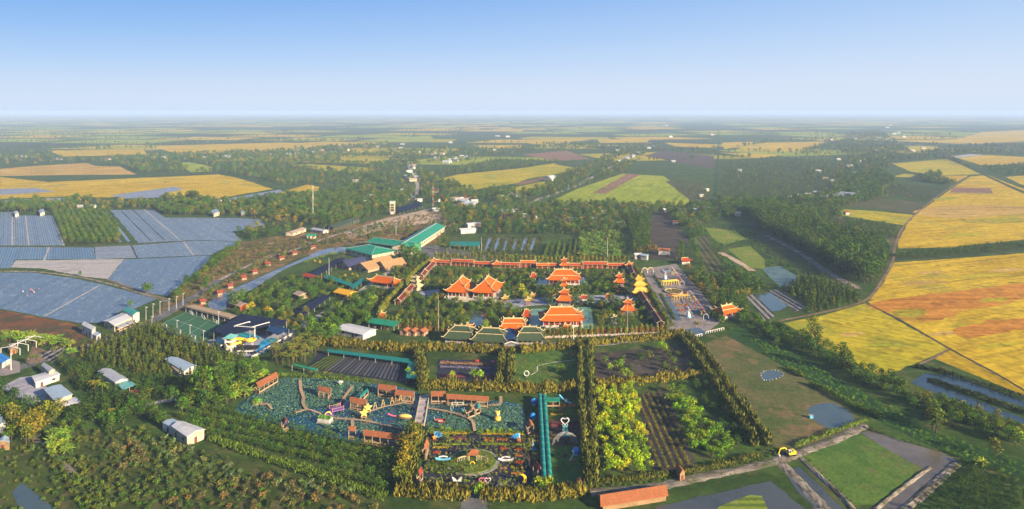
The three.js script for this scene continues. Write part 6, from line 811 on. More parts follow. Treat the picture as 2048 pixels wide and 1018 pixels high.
const heart = (r) => { const s = new THREE.Shape(); for (let i = 0; i <= 40; i++) { const t = i / 40 * 6.283, x = 16 * Math.sin(t) ** 3, y = 13 * Math.cos(t) - 5 * Math.cos(2 * t) - 2 * Math.cos(3 * t) - Math.cos(4 * t); s[i ? 'lineTo' : 'moveTo'](x * r / 16, y * r / 16); } return s; };
{ const o = heart(1.5), i = heart(1.15); o.holes.push(new THREE.Path(i.getPoints().reverse())); const e = new THREE.ExtrudeGeometry(o, { depth: .3, bevelEnabled: false }); e.translate(0, 4.2, 0); const g = thing('heart_arch', 'white heart on an aqua stair in the plum flower bed', 'ornament', G([1130, 866])); part('heart', e, B.whitepaint, g); part('stair', [0, 1, 2, 3].map((k) => bx(1.7, .7 * (4 - k), .8, 0, 0, .4 + k * .8)), B.aqua, g); part('frame', [bx(.15, 3.2, .15, -.9, 0, 0), bx(.15, 3.2, .15, .9, 0, 0)], B.whitepaint, g); }
{ const o = heart(1), i = heart(.75); o.holes.push(new THREE.Path(i.getPoints().reverse())); const e = new THREE.ExtrudeGeometry(o, { depth: .25, bevelEnabled: false }); e.translate(0, 1.2, 0); const g = thing('heart_arch', 'small pink double heart frame near the bottom hedge', 'ornament', G([970, 968])); part('heart', e.clone().translate(-.8, 0, 0), B.pinkpaint, g); part('heart', e.translate(.8, 0, 0), mat([.7, .55, .55], .6), g); part('post', bx(2, .2, .3), B.wood, g); }
for (const [i, z] of [0, 1, 2, 3, 4, 5].entries()) { const g = thing('hoop', NTH[i] + ' white hoop of the arched row below the heart', 'hoop', (([x, zz]) => [x, zz - z * .55])(G([1131, 889])), 0, 'white hoops below the heart'); part('arc', new THREE.TorusGeometry(4.2 - i * .45, .045, 4, 22, Math.PI), B.whitepaint, g); for (const s of [-1, 1]) part('foot', bx(.25, .2, .25, s * (4.2 - i * .45), 0, 0), B.stone, g); }
for (const [p, l] of [[[880, 976], 'blue ring bench around a round bush left of the drive'], [[1004, 978], 'blue ring bench around a round bush right of the drive']]) { const g = thing('ring_bench', l, 'bench', G(p)); const t = new THREE.TorusGeometry(1.7, .3, 6, 18, 4.2); t.rotateX(Math.PI / 2); t.rotateY(-.5); t.translate(0, .6, 0); part('seat', t, mat([.22, .30, .62], .5), g); part('planter', cyl(.8, .9, .6, 0, 0, 0, 10), B.stone, g); part('leg', cyl(.2, .2, .5, 0, 0, 1.6, 6), B.stone, g); }
spots('topiary_tree', [[880, 975], [1004, 977]], [1.05, 1.1], 'round clipped bush inside a blue ring bench'); spots('topiary_tree', [[892, 882], [960, 874], [938, 950], [898, 890], [1062, 895], [1056, 905]], [.9, 1.15], 'bright round clipped bush in the flower garden');
{ // long twin vaulted net tunnel
  const a = P3([1084, 802]), b = P3([1094, 974]), L = a.distanceTo(b), g = thing('net_tunnel', 'long twin vaulted teal net tunnel in the flower garden', 'net tunnel', [(a.x + b.x) / 2, (a.z + b.z) / 2], Math.atan2(b.x - a.x, b.z - a.z)); clear([[1074, 800], [1094, 800], [1106, 978], [1080, 978]]);
  const n = 14; for (const s of [-1, 1]) for (let i = 0; i < n; i++) { const q = new THREE.CylinderGeometry(.78, .78, L / n - .05, 10, 1, true, -Math.PI / 2, Math.PI); q.rotateX(-Math.PI / 2); q.scale(1, 1.1, 1); q.translate(s * .8, 1.9, -L / 2 + L * (i + .5) / n); part('vault_panel', q, B.tealnet, g); part('post', bx(.1, 1.9, .1, s * 1.56, 0, -L / 2 + L * i / n), B.steel, g); const h = new THREE.TorusGeometry(.8, .045, 4, 10, Math.PI); h.scale(1, 1.1, 1); h.translate(s * .8, 1.9, -L / 2 + L * i / n); part('rib', h, B.aqua, g); part('side_net', bx(.05, 1.8, L / n - .1, s * 1.58, .05, -L / 2 + L * (i + .5) / n), B.tealnet, g); }
}
quadHouse('green_awning', 'flat green awning at the head of the plum flower bed', 'awning', [[1092, 794], [1120, 794], [1120, 803], [1092, 803]], 2.6, { roof: B.greentin, rise: .2, open: 1 });
{ const g = thing('garden_slide', 'white garden slide beside the flat green awning', 'slide', G([1130, 806]), -.5); part('chute', tube([[-2.4, 2.6, 0], [-1, 1.5, 0], [1, .6, 0], [2.6, .35, 0]], .35, 6), B.skypaint, g); part('ladder', bar([-2.6, 0, 0], [-2.4, 2.6, 0], .3), B.whitepaint, g); part('arch', new THREE.TorusGeometry(.7, .1, 5, 12, Math.PI).rotateY(1.57).translate(.6, .9, 0), B.whitepaint, g); }
{ const g = thing('sail_figure', 'blue and white sail figure beside the green tunnel', 'ornament', G([1066, 900])); const s = new THREE.Shape(); s.moveTo(0, 0); s.lineTo(.9, .2); s.lineTo(.2, 2.6); s.closePath(); part('sail', new THREE.ExtrudeGeometry(s, { depth: .15, bevelEnabled: false }), B.bluepaint, g); part('pole', bx(.2, 3.4, .2, 0, 0, 0), B.whitepaint, g); part('hull', bx(1.8, .35, .7, .2, 0, .05), B.skypaint, g); }
for (const [p, m, l] of [[[1153, 908], B.bluepaint, 'dark blue shell seat on the small lawn'], [[1068, 808], B.bluepaint, 'blue shell seat at the corner of the smaller pond'], [[1066, 838], B.bluepaint, 'blue shell seat beside the clay roofed corner hut']]) { const g = thing('shell_seat', l, 'seat', G(p)), d = new THREE.SphereGeometry(1.3, 12, 6, 0, 6.283, 0, 1.5); d.rotateX(.7); d.translate(0, .9, 0); part('shell', d, m, g); part('seat', cyl(.9, .9, .4, 0, 0, .4, 10), B.whitepaint, g); }
{ const g = thing('arch_ornament', 'white and red curved ornament on the small lawn', 'ornament', G([1144, 922])); part('curve', tube([[-.8, 0, 0], [0, 1.2, 0], [.5, 2.4, 0], [.2, 3.2, 0]], .25, 6), B.whitepaint, g); part('foot', bx(1.6, .3, .8), B.redpaint, g); }
{ const g = thing('ring_ornament', 'white ring standing on the shaded lawn', 'ornament', G([1053, 754])), t = new THREE.TorusGeometry(1, .19, 8, 24); t.translate(0, 1.5, 0); part('ring', t, B.whitepaint, g); part('foot', bx(.8, .3, .5), B.stone, g); }
ribbon('path', [[1062, 750], [1074, 742], [1076, 732], [1090, 728], [1110, 724], [1150, 720]], .45, B.white, 'thin white winding path across the shaded lawn', { keep: 0 });
for (const [p, m, l] of [[[954, 726], B.redpaint, 'big red flower bloom ornament'], [[985, 728], B.pinkpaint, 'big pink flower bloom ornament'], [[1146, 714], mat([.7, .14, .02], .6), 'orange cone hut at the corner of the shaded lawn']]) { const g = thing('bloom', l + ' in the enclosed garden', 'ornament', G(p)); for (let k = 0; k < 7; k++) { const q = new THREE.SphereGeometry(.45, 6, 5); q.scale(1, .5, .7); q.translate(.6, .9 + (k % 2) * .25, 0); q.rotateY(k * .9); part('petal', q, m, g); } part('stem', cyl(.12, .12, .9, 0, 0, 0, 5), B.greenpaint, g); }
// beds of the flower garden
const bedTone = { red: [[.30, .04, .02], [.48, .10, .04]], plum: [[.16, .03, .07], [.28, .08, .10]], gold: [[.34, .26, .02], [.55, .42, .03]], lime: [[.17, .26, .02], [.3, .4, .03]], dark: [[.05, .10, .015], [.12, .17, .03]], rust: [[.30, .11, .02], [.46, .19, .04]], mixed: [[.16, .10, .08], [.45, .28, .14]], blue: [[.10, .10, .20], [.28, .26, .4]] };
let bedN = 0;
function bed(label, a, b, w, h, k) { hedge([a, [(a[0] + b[0]) / 2, (a[1] + b[1]) / 2], b], w, h, label, ...bedTone[k], { dens: 60, spray: .5, name: 'flower_bed' }); }
for (const [a, b, w, h, k, l] of [
  [[860, 868], [940, 868], 1.1, .6, 'gold', 'golden bed along the top left of the flower garden'], [[962, 869], [1050, 870], 1.1, .6, 'gold', 'golden bed along the top right of the flower garden'], [[902, 878], [934, 878], 2.4, .4, 'plum', 'plum bed beside the left fan canopy'], [[968, 880], [988, 880], 3, .4, 'rust', 'rust bed beside the centre path'], [[994, 880], [1014, 880], 3, .4, 'rust', 'second rust bed beside the right fan canopy'], [[866, 890], [940, 890], .9, .7, 'lime', 'clipped lime hedge below the left fan canopy'], [[962, 890], [1050, 891], .9, .7, 'lime', 'clipped lime hedge below the right fan canopy'], [[866, 896], [898, 896], 1.3, .7, 'gold', 'golden bush bed at the upper left corner'],
  [[1030, 900], [1044, 900], 2.2, .4, 'red', 'first red bed in the dark right corner'], [[1030, 912], [1044, 912], 1.5, .4, 'rust', 'second red bed in the dark right corner'], [[1030, 926], [1046, 926], 2, .4, 'red', 'third red bed in the dark right corner'], [[1022, 936], [1046, 936], 1.3, .4, 'gold', 'yellow bed in the dark right corner'], [[1022, 948], [1046, 948], 1.2, .4, 'rust', 'lower rust bed in the dark right corner'], [[1000, 938], [1014, 938], 1.6, .5, 'mixed', 'mottled bed right of the round plaza'], [[1000, 898], [1014, 898], 1.6, .5, 'red', 'oval red bed right of the round plaza'], [[866, 906], [880, 906], 1.8, .4, 'red', 'oval red bed left of the round plaza'],
  [[852, 930], [930, 932], 6.5, .7, 'dark', 'dark green maze bed at the lower left'], [[860, 944], [930, 944], 2.5, .6, 'dark', 'dark lower maze bed'], [[1102, 812], [1152, 812], 2.2, .5, 'rust', 'rust bed at the head of the plum flower bed'], [[1102, 830], [1126, 830], 1.9, .6, 'gold', 'bright yellow bed above the heart'], [[1128, 829], [1158, 829], 1.7, .6, 'lime', 'lime bed above the heart'], [[1102, 850], [1158, 850], 4, .3, 'plum', 'broad plum bed round the heart'], [[1102, 872], [1160, 872], 1.5, .4, 'mixed', 'mottled bed between heart and hoops'], [[1128, 914], [1136, 914], 1.4, .4, 'red', 'small red bed on the small lawn'], [[1112, 938], [1124, 938], 1.6, .4, 'mixed', 'mottled bed on the small lawn'], [[1124, 930], [1140, 936], .5, .4, 'lime', 'curved lime hedge on the small lawn'],
  [[880, 726], [996, 730], 3.4, .6, 'mixed', 'upper row of mixed potted flowers'], [[880, 734], [996, 738], 3, .5, 'blue', 'lower row of bluish potted flowers'], [[884, 752], [930, 754], 3, .5, 'plum', 'dark plum pots in the potted flower display'], [[950, 754], [996, 756], 3, .5, 'plum', 'dark plum pots at the right of the potted flower display'],
]) bed(l, a, b, w, h, k);
{ // nursery trays
  const A = [662, 708], Bq = [826, 726], Cq = [820, 764], D = [612, 736], g = thing('plant_trays', 'rows of grey plant trays on the dark nursery floor', 'plant trays', G([730, 735])), [ox, oz] = G([730, 735]);
  for (let i = 0; i < 26; i++) { const t = (i + .5) / 26, a = G([A[0] + (Bq[0] - A[0]) * t, A[1] + (Bq[1] - A[1]) * t]), b = G([D[0] + (Cq[0] - D[0]) * t, D[1] + (Cq[1] - D[1]) * t]); part('tray', bar([a[0] - ox, .3, a[1] - oz], [b[0] - ox, .3, b[1] - oz], .95, .35), i < 5 ? T.rowgreen : pick([mat([.055, .062, .09], .8), mat([.075, .078, .105], .8), mat([.045, .05, .06], .8)]), g); }
  awning('shade_net', 'dark green net strip along the upper edge of the nursery', [[650, 698], [820, 718], [818, 726], [656, 704]], 2.2, B.tealnet); awning('shade_net', 'bright green awning at the lower left of the nursery', [[584, 730], [590, 728], [636, 738], [632, 742]], 2.4, B.greentin); awning('shade_net', 'teal net square at the right end of the nursery', [[818, 722], [842, 724], [836, 758], [812, 756]], 2.2, B.tealnet);
}
// ================================================================ windmill garden
for (const [p, l] of [[[1330, 558], 'white windmill at the far end of the windmill garden'], [[1377, 634], 'white windmill with red sails at the near end of the windmill garden']]) { const g = thing('windmill', l, 'windmill', G(p)); part('tower', cyl(1.3, .7, 4.6, 0, 0, 0, 10), B.whitepaint, g); part('base', cyl(1.7, 1.5, .6, 0, 0, 0, 10), B.skypaint, g); part('cap', new THREE.ConeGeometry(.95, 1, 10).translate(0, 5.1, 0), B.skypaint, g); for (let k = 0; k < 4; k++) { const a = k * 1.5708 + .7; part('blade', bar([0, 4.4, .95], [Math.cos(a) * 2.9, 4.4 + Math.sin(a) * 2.9, .95], .7, .12), /red/.test(l) && k < 2 ? B.redpaint : B.whitepaint, g); } part('hub', new THREE.SphereGeometry(.3, 8, 6).translate(0, 4.4, 1), B.redpaint, g); }
for (const [a, b, l] of [[[1343, 543], [1364, 572], 'rainbow ladder arbour at the far end of the windmill garden'], [[1379, 592], [1412, 640], 'rainbow ladder arbour at the near end of the windmill garden']]) { const p = P3(a), q = P3(b), L = p.distanceTo(q), g = thing('arbour', l, 'arbour', [(p.x + q.x) / 2, (p.z + q.z) / 2], Math.atan2(q.x - p.x, q.z - p.z)); const cs = [B.whitepaint, B.skypaint, B.yellowpaint, B.whitepaint, B.redpaint, B.bluepaint, B.redpaint, B.yellowpaint]; for (let i = 0; i < 9; i++) { const z = -L / 2 + L * i / 8, t = new THREE.TorusGeometry(1.3, .12, 5, 12, Math.PI); t.translate(0, 1.8, z); part('arch', t, cs[i % 8], g); for (const s of [-1, 1]) part('post', bx(.2, 1.8, .2, s * 1.3, 0, z), cs[i % 8], g); } for (const s of [-1, 0, 1]) part('rail', bx(.14, .14, L, s * 1.15, s ? 2.3 : 3.05, 0), s ? B.yellowpaint : B.pinkpaint, g); }
for (const [a, b, l, m] of [[[1327, 572], [1358, 569], 'yellow pergola across the windmill garden', B.yellowpaint], [[1348, 602], [1380, 599], 'flowering golden pergola across the windmill garden', mat([.6, .38, .08], .8)]]) { const f = front(a, b, 2.4), g = thing('pergola', l, 'pergola', f.pos, f.turn); for (let i = 0; i <= 6; i++) { const x = -f.w / 2 + f.w * i / 6; for (const s of [-1, 1]) part('post', bx(.2, 2.3, .2, x, 0, s * 1.1), m, g); part('rafter', bx(.2, .18, 2.8, x, 2.3, 0), m, g); } for (const s of [-1, 1]) part('beam', bx(f.w, .3, .25, 0, 2.5, s * 1.1), m, g); }
{ const f = front([1284, 547], [1307, 546], 1), g = thing('arch_gate', 'cream double arch gate at the head of the windmill garden', 'gate', f.pos, f.turn); for (const s of [-1, 1]) { const t = new THREE.TorusGeometry(f.w / 4, .3, 6, 16, Math.PI); t.translate(s * f.w / 4, 1.6, 0); part('arch', t, B.cream, g); } for (const s of [-1, 0, 1]) part('pier', bx(.55, 1.7, .55, s * f.w / 2, 0, 0), B.cream, g); }
{ const g = thing('oval_bed', 'oval white edged flower bed in the windmill garden', 'flower bed', G([1347, 584])), t = new THREE.TorusGeometry(1, .09, 5, 28); t.rotateX(Math.PI / 2); t.scale(5.2, 5, 6); t.translate(0, .4, 0); part('edge', t, B.cream, g); const L = new Leaves(); for (let i = 0; i < 500; i++) { const a = rnd() * 6.28, r = Math.sqrt(rnd()); L.leaf(V(Math.cos(a) * r * 4.8, .35, Math.sin(a) * r * 5.6), V(R(-.5, .5), 1, R(-.5, .5)).normalize(), .5, pick([[.14, .18, .03], [.3, .12, .04], [.35, .3, .1], [.08, .12, .02]])); } const m = new THREE.Mesh(L.geo(), leafM()); m.name = 'flowers'; m.userData.kind = 'stuff'; g.add(m); }
for (const [a, b, k, l] of [[[1312, 556], [1330, 562], 'mixed', 'mottled shrubs beside the upper pool'], [[1336, 592], [1356, 590], 'red', 'red shrubs below the oval bed'], [[1352, 612], [1378, 610], 'rust', 'rust shrubs above the near windmill'], [[1356, 622], [1372, 620], 'red', 'red shrubs beside the near windmill'], [[1368, 582], [1376, 592], 'plum', 'dark shrubs beside the rainbow ladder'], [[1390, 645], [1400, 650], 'gold', 'golden shrubs at the lower end of the windmill garden'], [[1308, 552], [1326, 578], 'dark', 'clipped border along the upper pool'], [[1322, 588], [1350, 640], 'dark', 'clipped border along the lower pool']]) bed(l, a, b, 2.4, .8, k);
for (const [a, b, l] of [[[1380, 678], [1404, 672], 'white balustrade beside the dark entrance pool'], [[1412, 668], [1448, 660], 'white balustrade at the foot of the canal bank']]) { const w = front(a, b, .3), g = thing('balustrade', l, 'balustrade', w.pos, w.turn), n = Math.round(w.w / 1.6); part('top_rail', bx(w.w, .2, .35, 0, 1.1, 0), B.white, g); for (let i = 0; i <= n; i++) part('baluster', bx(.4, 1.1, .3, -w.w / 2 + w.w * i / n, 0, 0), B.white, g); }
spots('yellow_tree', [[1045, 588], [1052, 600], [1060, 606]], [1, 1.5], 'yellow blossoming tree at the left end of the avenue');
// ================================================================ excavator
{
  const g = thing('excavator', 'yellow excavator standing on the muddy bank', 'excavator', G([1580, 912]), .25); g.scale.setScalar(.8); for (const s of [-1, 1]) { const t = new THREE.BoxGeometry(3.4, .75, .55); t.translate(0, .4, s * .95); part('track', [t, cyl(.37, .37, .55, 0, 0, 0, 10).translate(0, -.275, 0).rotateX(Math.PI / 2).translate(1.7, .4, s * .95), cyl(.37, .37, .55, 0, 0, 0, 10).translate(0, -.275, 0).rotateX(Math.PI / 2).translate(-1.7, .4, s * .95)], B.black, g); }
  part('body', [bx(3, 1, 2.2, .5, .95, 0), bx(1, 1.3, 2.1, 1.6, .95, 0)], B.yellowpaint, g); const cab = part('cab', [bx(1.2, 1.5, 1, -.6, 1.3, .55)], B.whitepaint, g); part('window', bx(.9, .8, .06, -.6, 1.8, 1.08), B.glass, cab); part('window', bx(.06, .8, .8, -1.22, 1.8, .55), B.glass, cab);
  part('boom', [bar([-.6, 1.7, -.3], [-2.2, 3.6, -.3], .45, .4), bar([-2.1, 3.5, -.3], [-4.2, 3.3, -.3], .4, .35)], B.yellowpaint, g); part('arm', bar([-4.2, 3.4, -.3], [-5.1, 1.2, -.3], .35, .3), B.yellowpaint, g); const bk = new THREE.CylinderGeometry(.55, .55, .8, 8, 1, false, 0, 4); bk.rotateX(Math.PI / 2); bk.translate(-4.9, .75, -.3); part('bucket', bk, B.steel, g);
}
// stones round the small pond, water box
{ const pts = soften([[1522, 748], [1532, 742], [1550, 741], [1566, 747], [1564, 753], [1545, 760], [1528, 761]].map((p) => G(p)), 3), c = G([1545, 751]), g = thing('stone_ring', 'ring of white stones round the small pond', 'stone edging', c), s = new THREE.IcosahedronGeometry(.22, 0); for (const [x, z] of pts) { const m = new THREE.Mesh(s, pick([B.white, B.stone, B.whitepaint])); m.name = 'stone'; m.position.set(x - c[0], .2, z - c[1]); m.rotation.set(rnd() * 3, rnd() * 3, 0); m.scale.setScalar(R(.7, 1.4)); m.castShadow = true; g.add(m); } }
{ const g = thing('pump_box', 'pale blue box at the shore of the larger pond', 'box', G([1622, 836])); part('housing', bx(1.2, .9, 1), B.skypaint, g); part('lid', bx(1.35, .12, 1.15, 0, .9, 0), B.bluetin, g); }
{ const a = P3([392, 786]), b = P3([430, 800]), g = thing('footbridge', 'narrow grey footbridge beside the tall tree', 'bridge', [(a.x + b.x) / 2, (a.z + b.z) / 2], Math.atan2(-(b.z - a.z), b.x - a.x)), L = a.distanceTo(b); for (let i = 0; i < 8; i++) part('deck_slab', bx(L / 8 - .05, .25, 1.6, -L / 2 + L * (i + .5) / 8, .8, 0), B.concrete, g); for (const s of [-1, 1]) { part('rail', bx(L, .12, .1, 0, 1.8, s * .75), B.steel, g); for (let i = 0; i <= 6; i++) part('post', bx(.1, 1.8, .1, -L / 2 + L * i / 6, 0, s * .75), B.steel, g); } }
// ================================================================ workers in the film field
{
  const bones = [[[0, .95, 0], [0, 1.42, .02], .15, .17], [[0, 1.42, .02], [0, 1.52, .03], .07, .06], [[0, 1.64, .04], [0, 1.68, .05], .105, .10], [[-.19, 1.42, 0], [-.27, 1.14, .06], .06, .05], [[-.27, 1.14, .06], [-.2, .92, .24], .045, .04], [[.19, 1.42, 0], [.27, 1.14, .06], .06, .05], [[.27, 1.14, .06], [.2, .92, .24], .045, .04], [[-.09, .93, 0], [-.11, .5, .03], .09, .065], [[-.11, .5, .03], [-.12, .06, -.02], .06, .045], [[.09, .93, 0], [.11, .5, .03], .09, .065], [[.11, .5, .03], [.13, .06, .04], .06, .045], [[-.12, .05, -.02], [-.12, .04, .14], .045, .04], [[.13, .05, .04], [.13, .04, .2], .045, .04]];
  const n = 44, mc = new MarchingCubes(n, new THREE.MeshStandardMaterial(), false, false, 60000); mc.isolation = 0; const S = 1.0;
  for (let k = 0; k < n; k++) for (let j = 0; j < n; j++) for (let i = 0; i < n; i++) { const p = V((i / n * 2 - 1) * S, (j / n * 2 - 1) * S + .9, (k / n * 2 - 1) * S); let d = 9; for (const [a, b, ra, rb] of bones) { const A = V(...a), AB = V(...b).sub(A), t = Math.min(1, Math.max(0, p.clone().sub(A).dot(AB) / AB.lengthSq())), e = p.distanceTo(A.addScaledVector(AB, t)) - (ra + (rb - ra) * t), h = Math.max(.05 - Math.abs(d - e), 0) / .05; d = Math.min(d, e) - h * h * .0125; } mc.field[i + j * n + k * n * n] = -d; }
  mc.update(); const g0 = new THREE.BufferGeometry(); g0.setAttribute('position', new THREE.BufferAttribute(mc.positionArray.slice(0, mc.count * 3), 3)); g0.setAttribute('normal', new THREE.BufferAttribute(mc.normalArray.slice(0, mc.count * 3), 3)); g0.translate(0, .9, 0);
  const col = new Float32Array(mc.count * 3), coat = (top) => { const g = g0.clone(), c = new Float32Array(col.length), p = g.attributes.position; for (let i = 0; i < p.count; i++) c.set(p.getY(i) > 1.5 ? [.36, .2, .13] : p.getY(i) > .92 ? top : [.06, .06, .09], i * 3); g.setAttribute('color', new THREE.BufferAttribute(c, 3)); return g; };
  const tops = [[[.55, .05, .05], 'red'], [[.6, .12, .14], 'pink'], [[.62, .6, .6], 'white'], [[.5, .08, .12], 'crimson'], [[.5, .5, .55], 'pale grey'], [[.3, .1, .25], 'purple']];
  [[62, 583], [65, 585], [68, 588], [77, 582], [46, 587], [55, 596]].forEach((p, i) => { const g = thing('person', 'worker in a ' + tops[i][1] + ' top and a cone hat standing in the big film field', 'person', G(p), rnd() * 6, 'workers in the film field'); const b = new THREE.Mesh(coat(tops[i][0]), leafM()); b.name = 'body'; b.castShadow = true; g.add(b); part('hat', new THREE.ConeGeometry(.3, .18, 12).translate(0, 1.84, .04), B.ivory, g); });
}
// ================================================================ village houses
const roofs = [B.whitetin, B.whitetin, B.tin, B.bluetin, B.tin, B.rusttin];
function villa(list, ox, oy, sc, label, group, wpx = 11) { list.forEach(([x, y, k = 0, w = wpx], i) => { const p = [ox + x / sc, oy + y / sc], m = mpp(p[1]), W = Math.min(26, w * m), f = { pos: G(p), turn: R(-.5, .5), w: W, d: W * R(.55, .8) }, col = k === 1 ? 'red' : k === 2 ? 'orange' : 'pale'; shed('village_house', label.replace('%', col), 'house', f, { roof: k === 1 ? B.redtile : k === 2 ? B.clay : pick(roofs), wall: pick([B.white, B.ivory, B.concrete]), h: R(2.6, 3.6), rise: W * .16, over: .4, group: label.replace('%', col).replace('house', 'houses') }); }); }
villa([[140, 335], [345, 350], [960, 340], [1200, 340], [1330, 338, 0, 18], [1570, 325], [1690, 322], [1740, 318], [1735, 300], [1800, 297], [1845, 312], [1880, 300], [1910, 308, 1], [1990, 288], [2030, 298], [640, 350], [820, 345], [895, 338]], 0, 200, 2.926, '% roofed house in the hazy village beyond the golden field', '', 9);
villa([[470, 632], [545, 632], [1345, 605], [1290, 595]], 0, 200, 2.926, '% roofed cottage in the tree belt above the film plots', '', 9);
villa([[40, 297], [80, 312], [150, 308, 1], [200, 308], [240, 287], [265, 300], [455, 275], [600, 262], [590, 285], [690, 310], [660, 310], [880, 252], [1155, 215], [1215, 218], [1140, 298]], 600, 200, 2.926, '% roofed house in the far hazy hamlet', '', 8);
villa([[780, 320], [830, 320], [800, 345], [860, 370, 0, 16], [900, 358, 0, 18], [945, 335], [970, 338], [920, 345]], 600, 200, 2.926, '% roofed house beside the dark orchard plot', '', 10);
villa([[660, 390], [640, 425], [630, 455], [660, 475, 0, 16], [655, 405], [665, 440], [690, 460]], 600, 200, 2.926, '% roofed house along the grey village road', '', 12);
villa([[325, 480], [295, 545], [330, 545], [330, 585], [370, 578, 0, 12], [415, 575, 0, 14], [390, 607], [535, 538], [600, 537], [630, 575, 0, 16], [655, 585, 0, 14], [700, 595], [510, 570], [975, 578, 1], [785, 540, 1, 18], [800, 597, 1, 12], [930, 590, 0, 18], [960, 600, 0, 16], [990, 615, 0, 14], [1010, 628], [1190, 578], [1270, 568]], 600, 200, 2.926, '% roofed village house among the trees near the masts', '', 10);
villa([[1580, 512], [1950, 330], [1920, 345], [1870, 365], [1975, 315], [1860, 300], [1885, 285, 1]], 600, 200, 2.926, '% roofed house on the distant tree lined road', '', 8);
shed('white_barn', 'big white barn standing at the end of the yellow green rice field', 'barn', front([1100, 363], [1113, 361], 10), { h: 7, rise: 1.5, roof: B.whitetin });
villa([[95, 300], [130, 285], [150, 278], [180, 262], [205, 255], [235, 235], [260, 225], [340, 180], [320, 125], [540, 170], [355, 300], [675, 345], [490, 468], [515, 440]], 1200, 200, 2.415, '% roofed house in the hazy plain near the straight canal', '', 8);
villa([[190, 548], [320, 540], [400, 540], [460, 542], [520, 535], [665, 560]], 1200, 200, 2.415, '% roofed house below the bright green paddy field', '', 11);
villa([[835, 495], [910, 530], [955, 535], [965, 468], [1005, 465], [1045, 455], [905, 495], [915, 480], [1055, 350], [1090, 385], [1125, 395], [1135, 425], [1130, 440], [1060, 498], [1245, 455], [1280, 425], [1260, 395], [1210, 355], [1235, 355], [1205, 325], [1010, 555, 1]], 1200, 200, 2.415, '% roofed house in the green village behind the eucalyptus wood', '', 10);
for (const [i, [x, y]] of [[1115, 487], [1145, 481], [1175, 474], [1205, 468]].entries()) shed('long_barn', NTH[i] + ' of four parallel grey roofed barns in the green village', 'barn', { pos: G([1200 + x / 2.415, 200 + y / 2.415]), turn: -.9, w: 22, d: 10 }, { h: 4, rise: 2, roof: B.tin, group: 'parallel grey barns' });
villa([[1270, 290], [1250, 300], [1150, 290], [1380, 285], [1120, 195], [1235, 205], [1230, 190], [1325, 180], [1390, 190], [1410, 200], [1440, 215], [1345, 185], [1360, 205], [1400, 125], [1385, 135], [1420, 165], [1440, 160], [1465, 180], [1665, 250], [1620, 255], [1830, 240], [1870, 250], [1510, 250], [1560, 235], [1670, 240]], 1200, 200, 2.415, '% roofed house in the hazy town on the right', '', 8);
villa([[1190, 555, 1]], 1200, 200, 2.415, 'small % roofed shrine house at the corner of the yellow rice field', '', 9);
villa([[310, 75, 0, 18], [340, 85, 0, 18], [370, 92, 0, 18], [410, 110, 0, 20], [490, 135], [640, 65, 0, 14], [715, 45, 0, 14], [390, 55, 1], [440, 90], [180, 145, 0, 14], [640, 165, 0, 18], [680, 160, 0, 16], [720, 168, 0, 14], [665, 192, 1]], 820, 380, 3.413, '% roofed house along the village road above the green halls', '', 13);
villa([[780, 185, 0, 13], [870, 195], [1070, 125], [1060, 215, 1], [1075, 228], [1095, 212], [1195, 212, 1, 14], [1265, 217], [1380, 227, 1], [1440, 243, 0, 15], [1480, 145, 2, 14], [1320, 165], [1570, 160]], 820, 380, 3.413, '% roofed house in the trees behind the temple', '', 11);
villa([[1745, 150], [1860, 155], [1945, 155], [1815, 235, 2, 13], [1965, 220, 2, 13]], 820, 380, 3.413, '% roofed house beside the vegetable plots', '', 12);
villa([[1555, 470], [1600, 475], [1735, 440, 2, 22]], 820, 380, 3.413, '% roofed hut at the rear corner of the temple', '', 13);
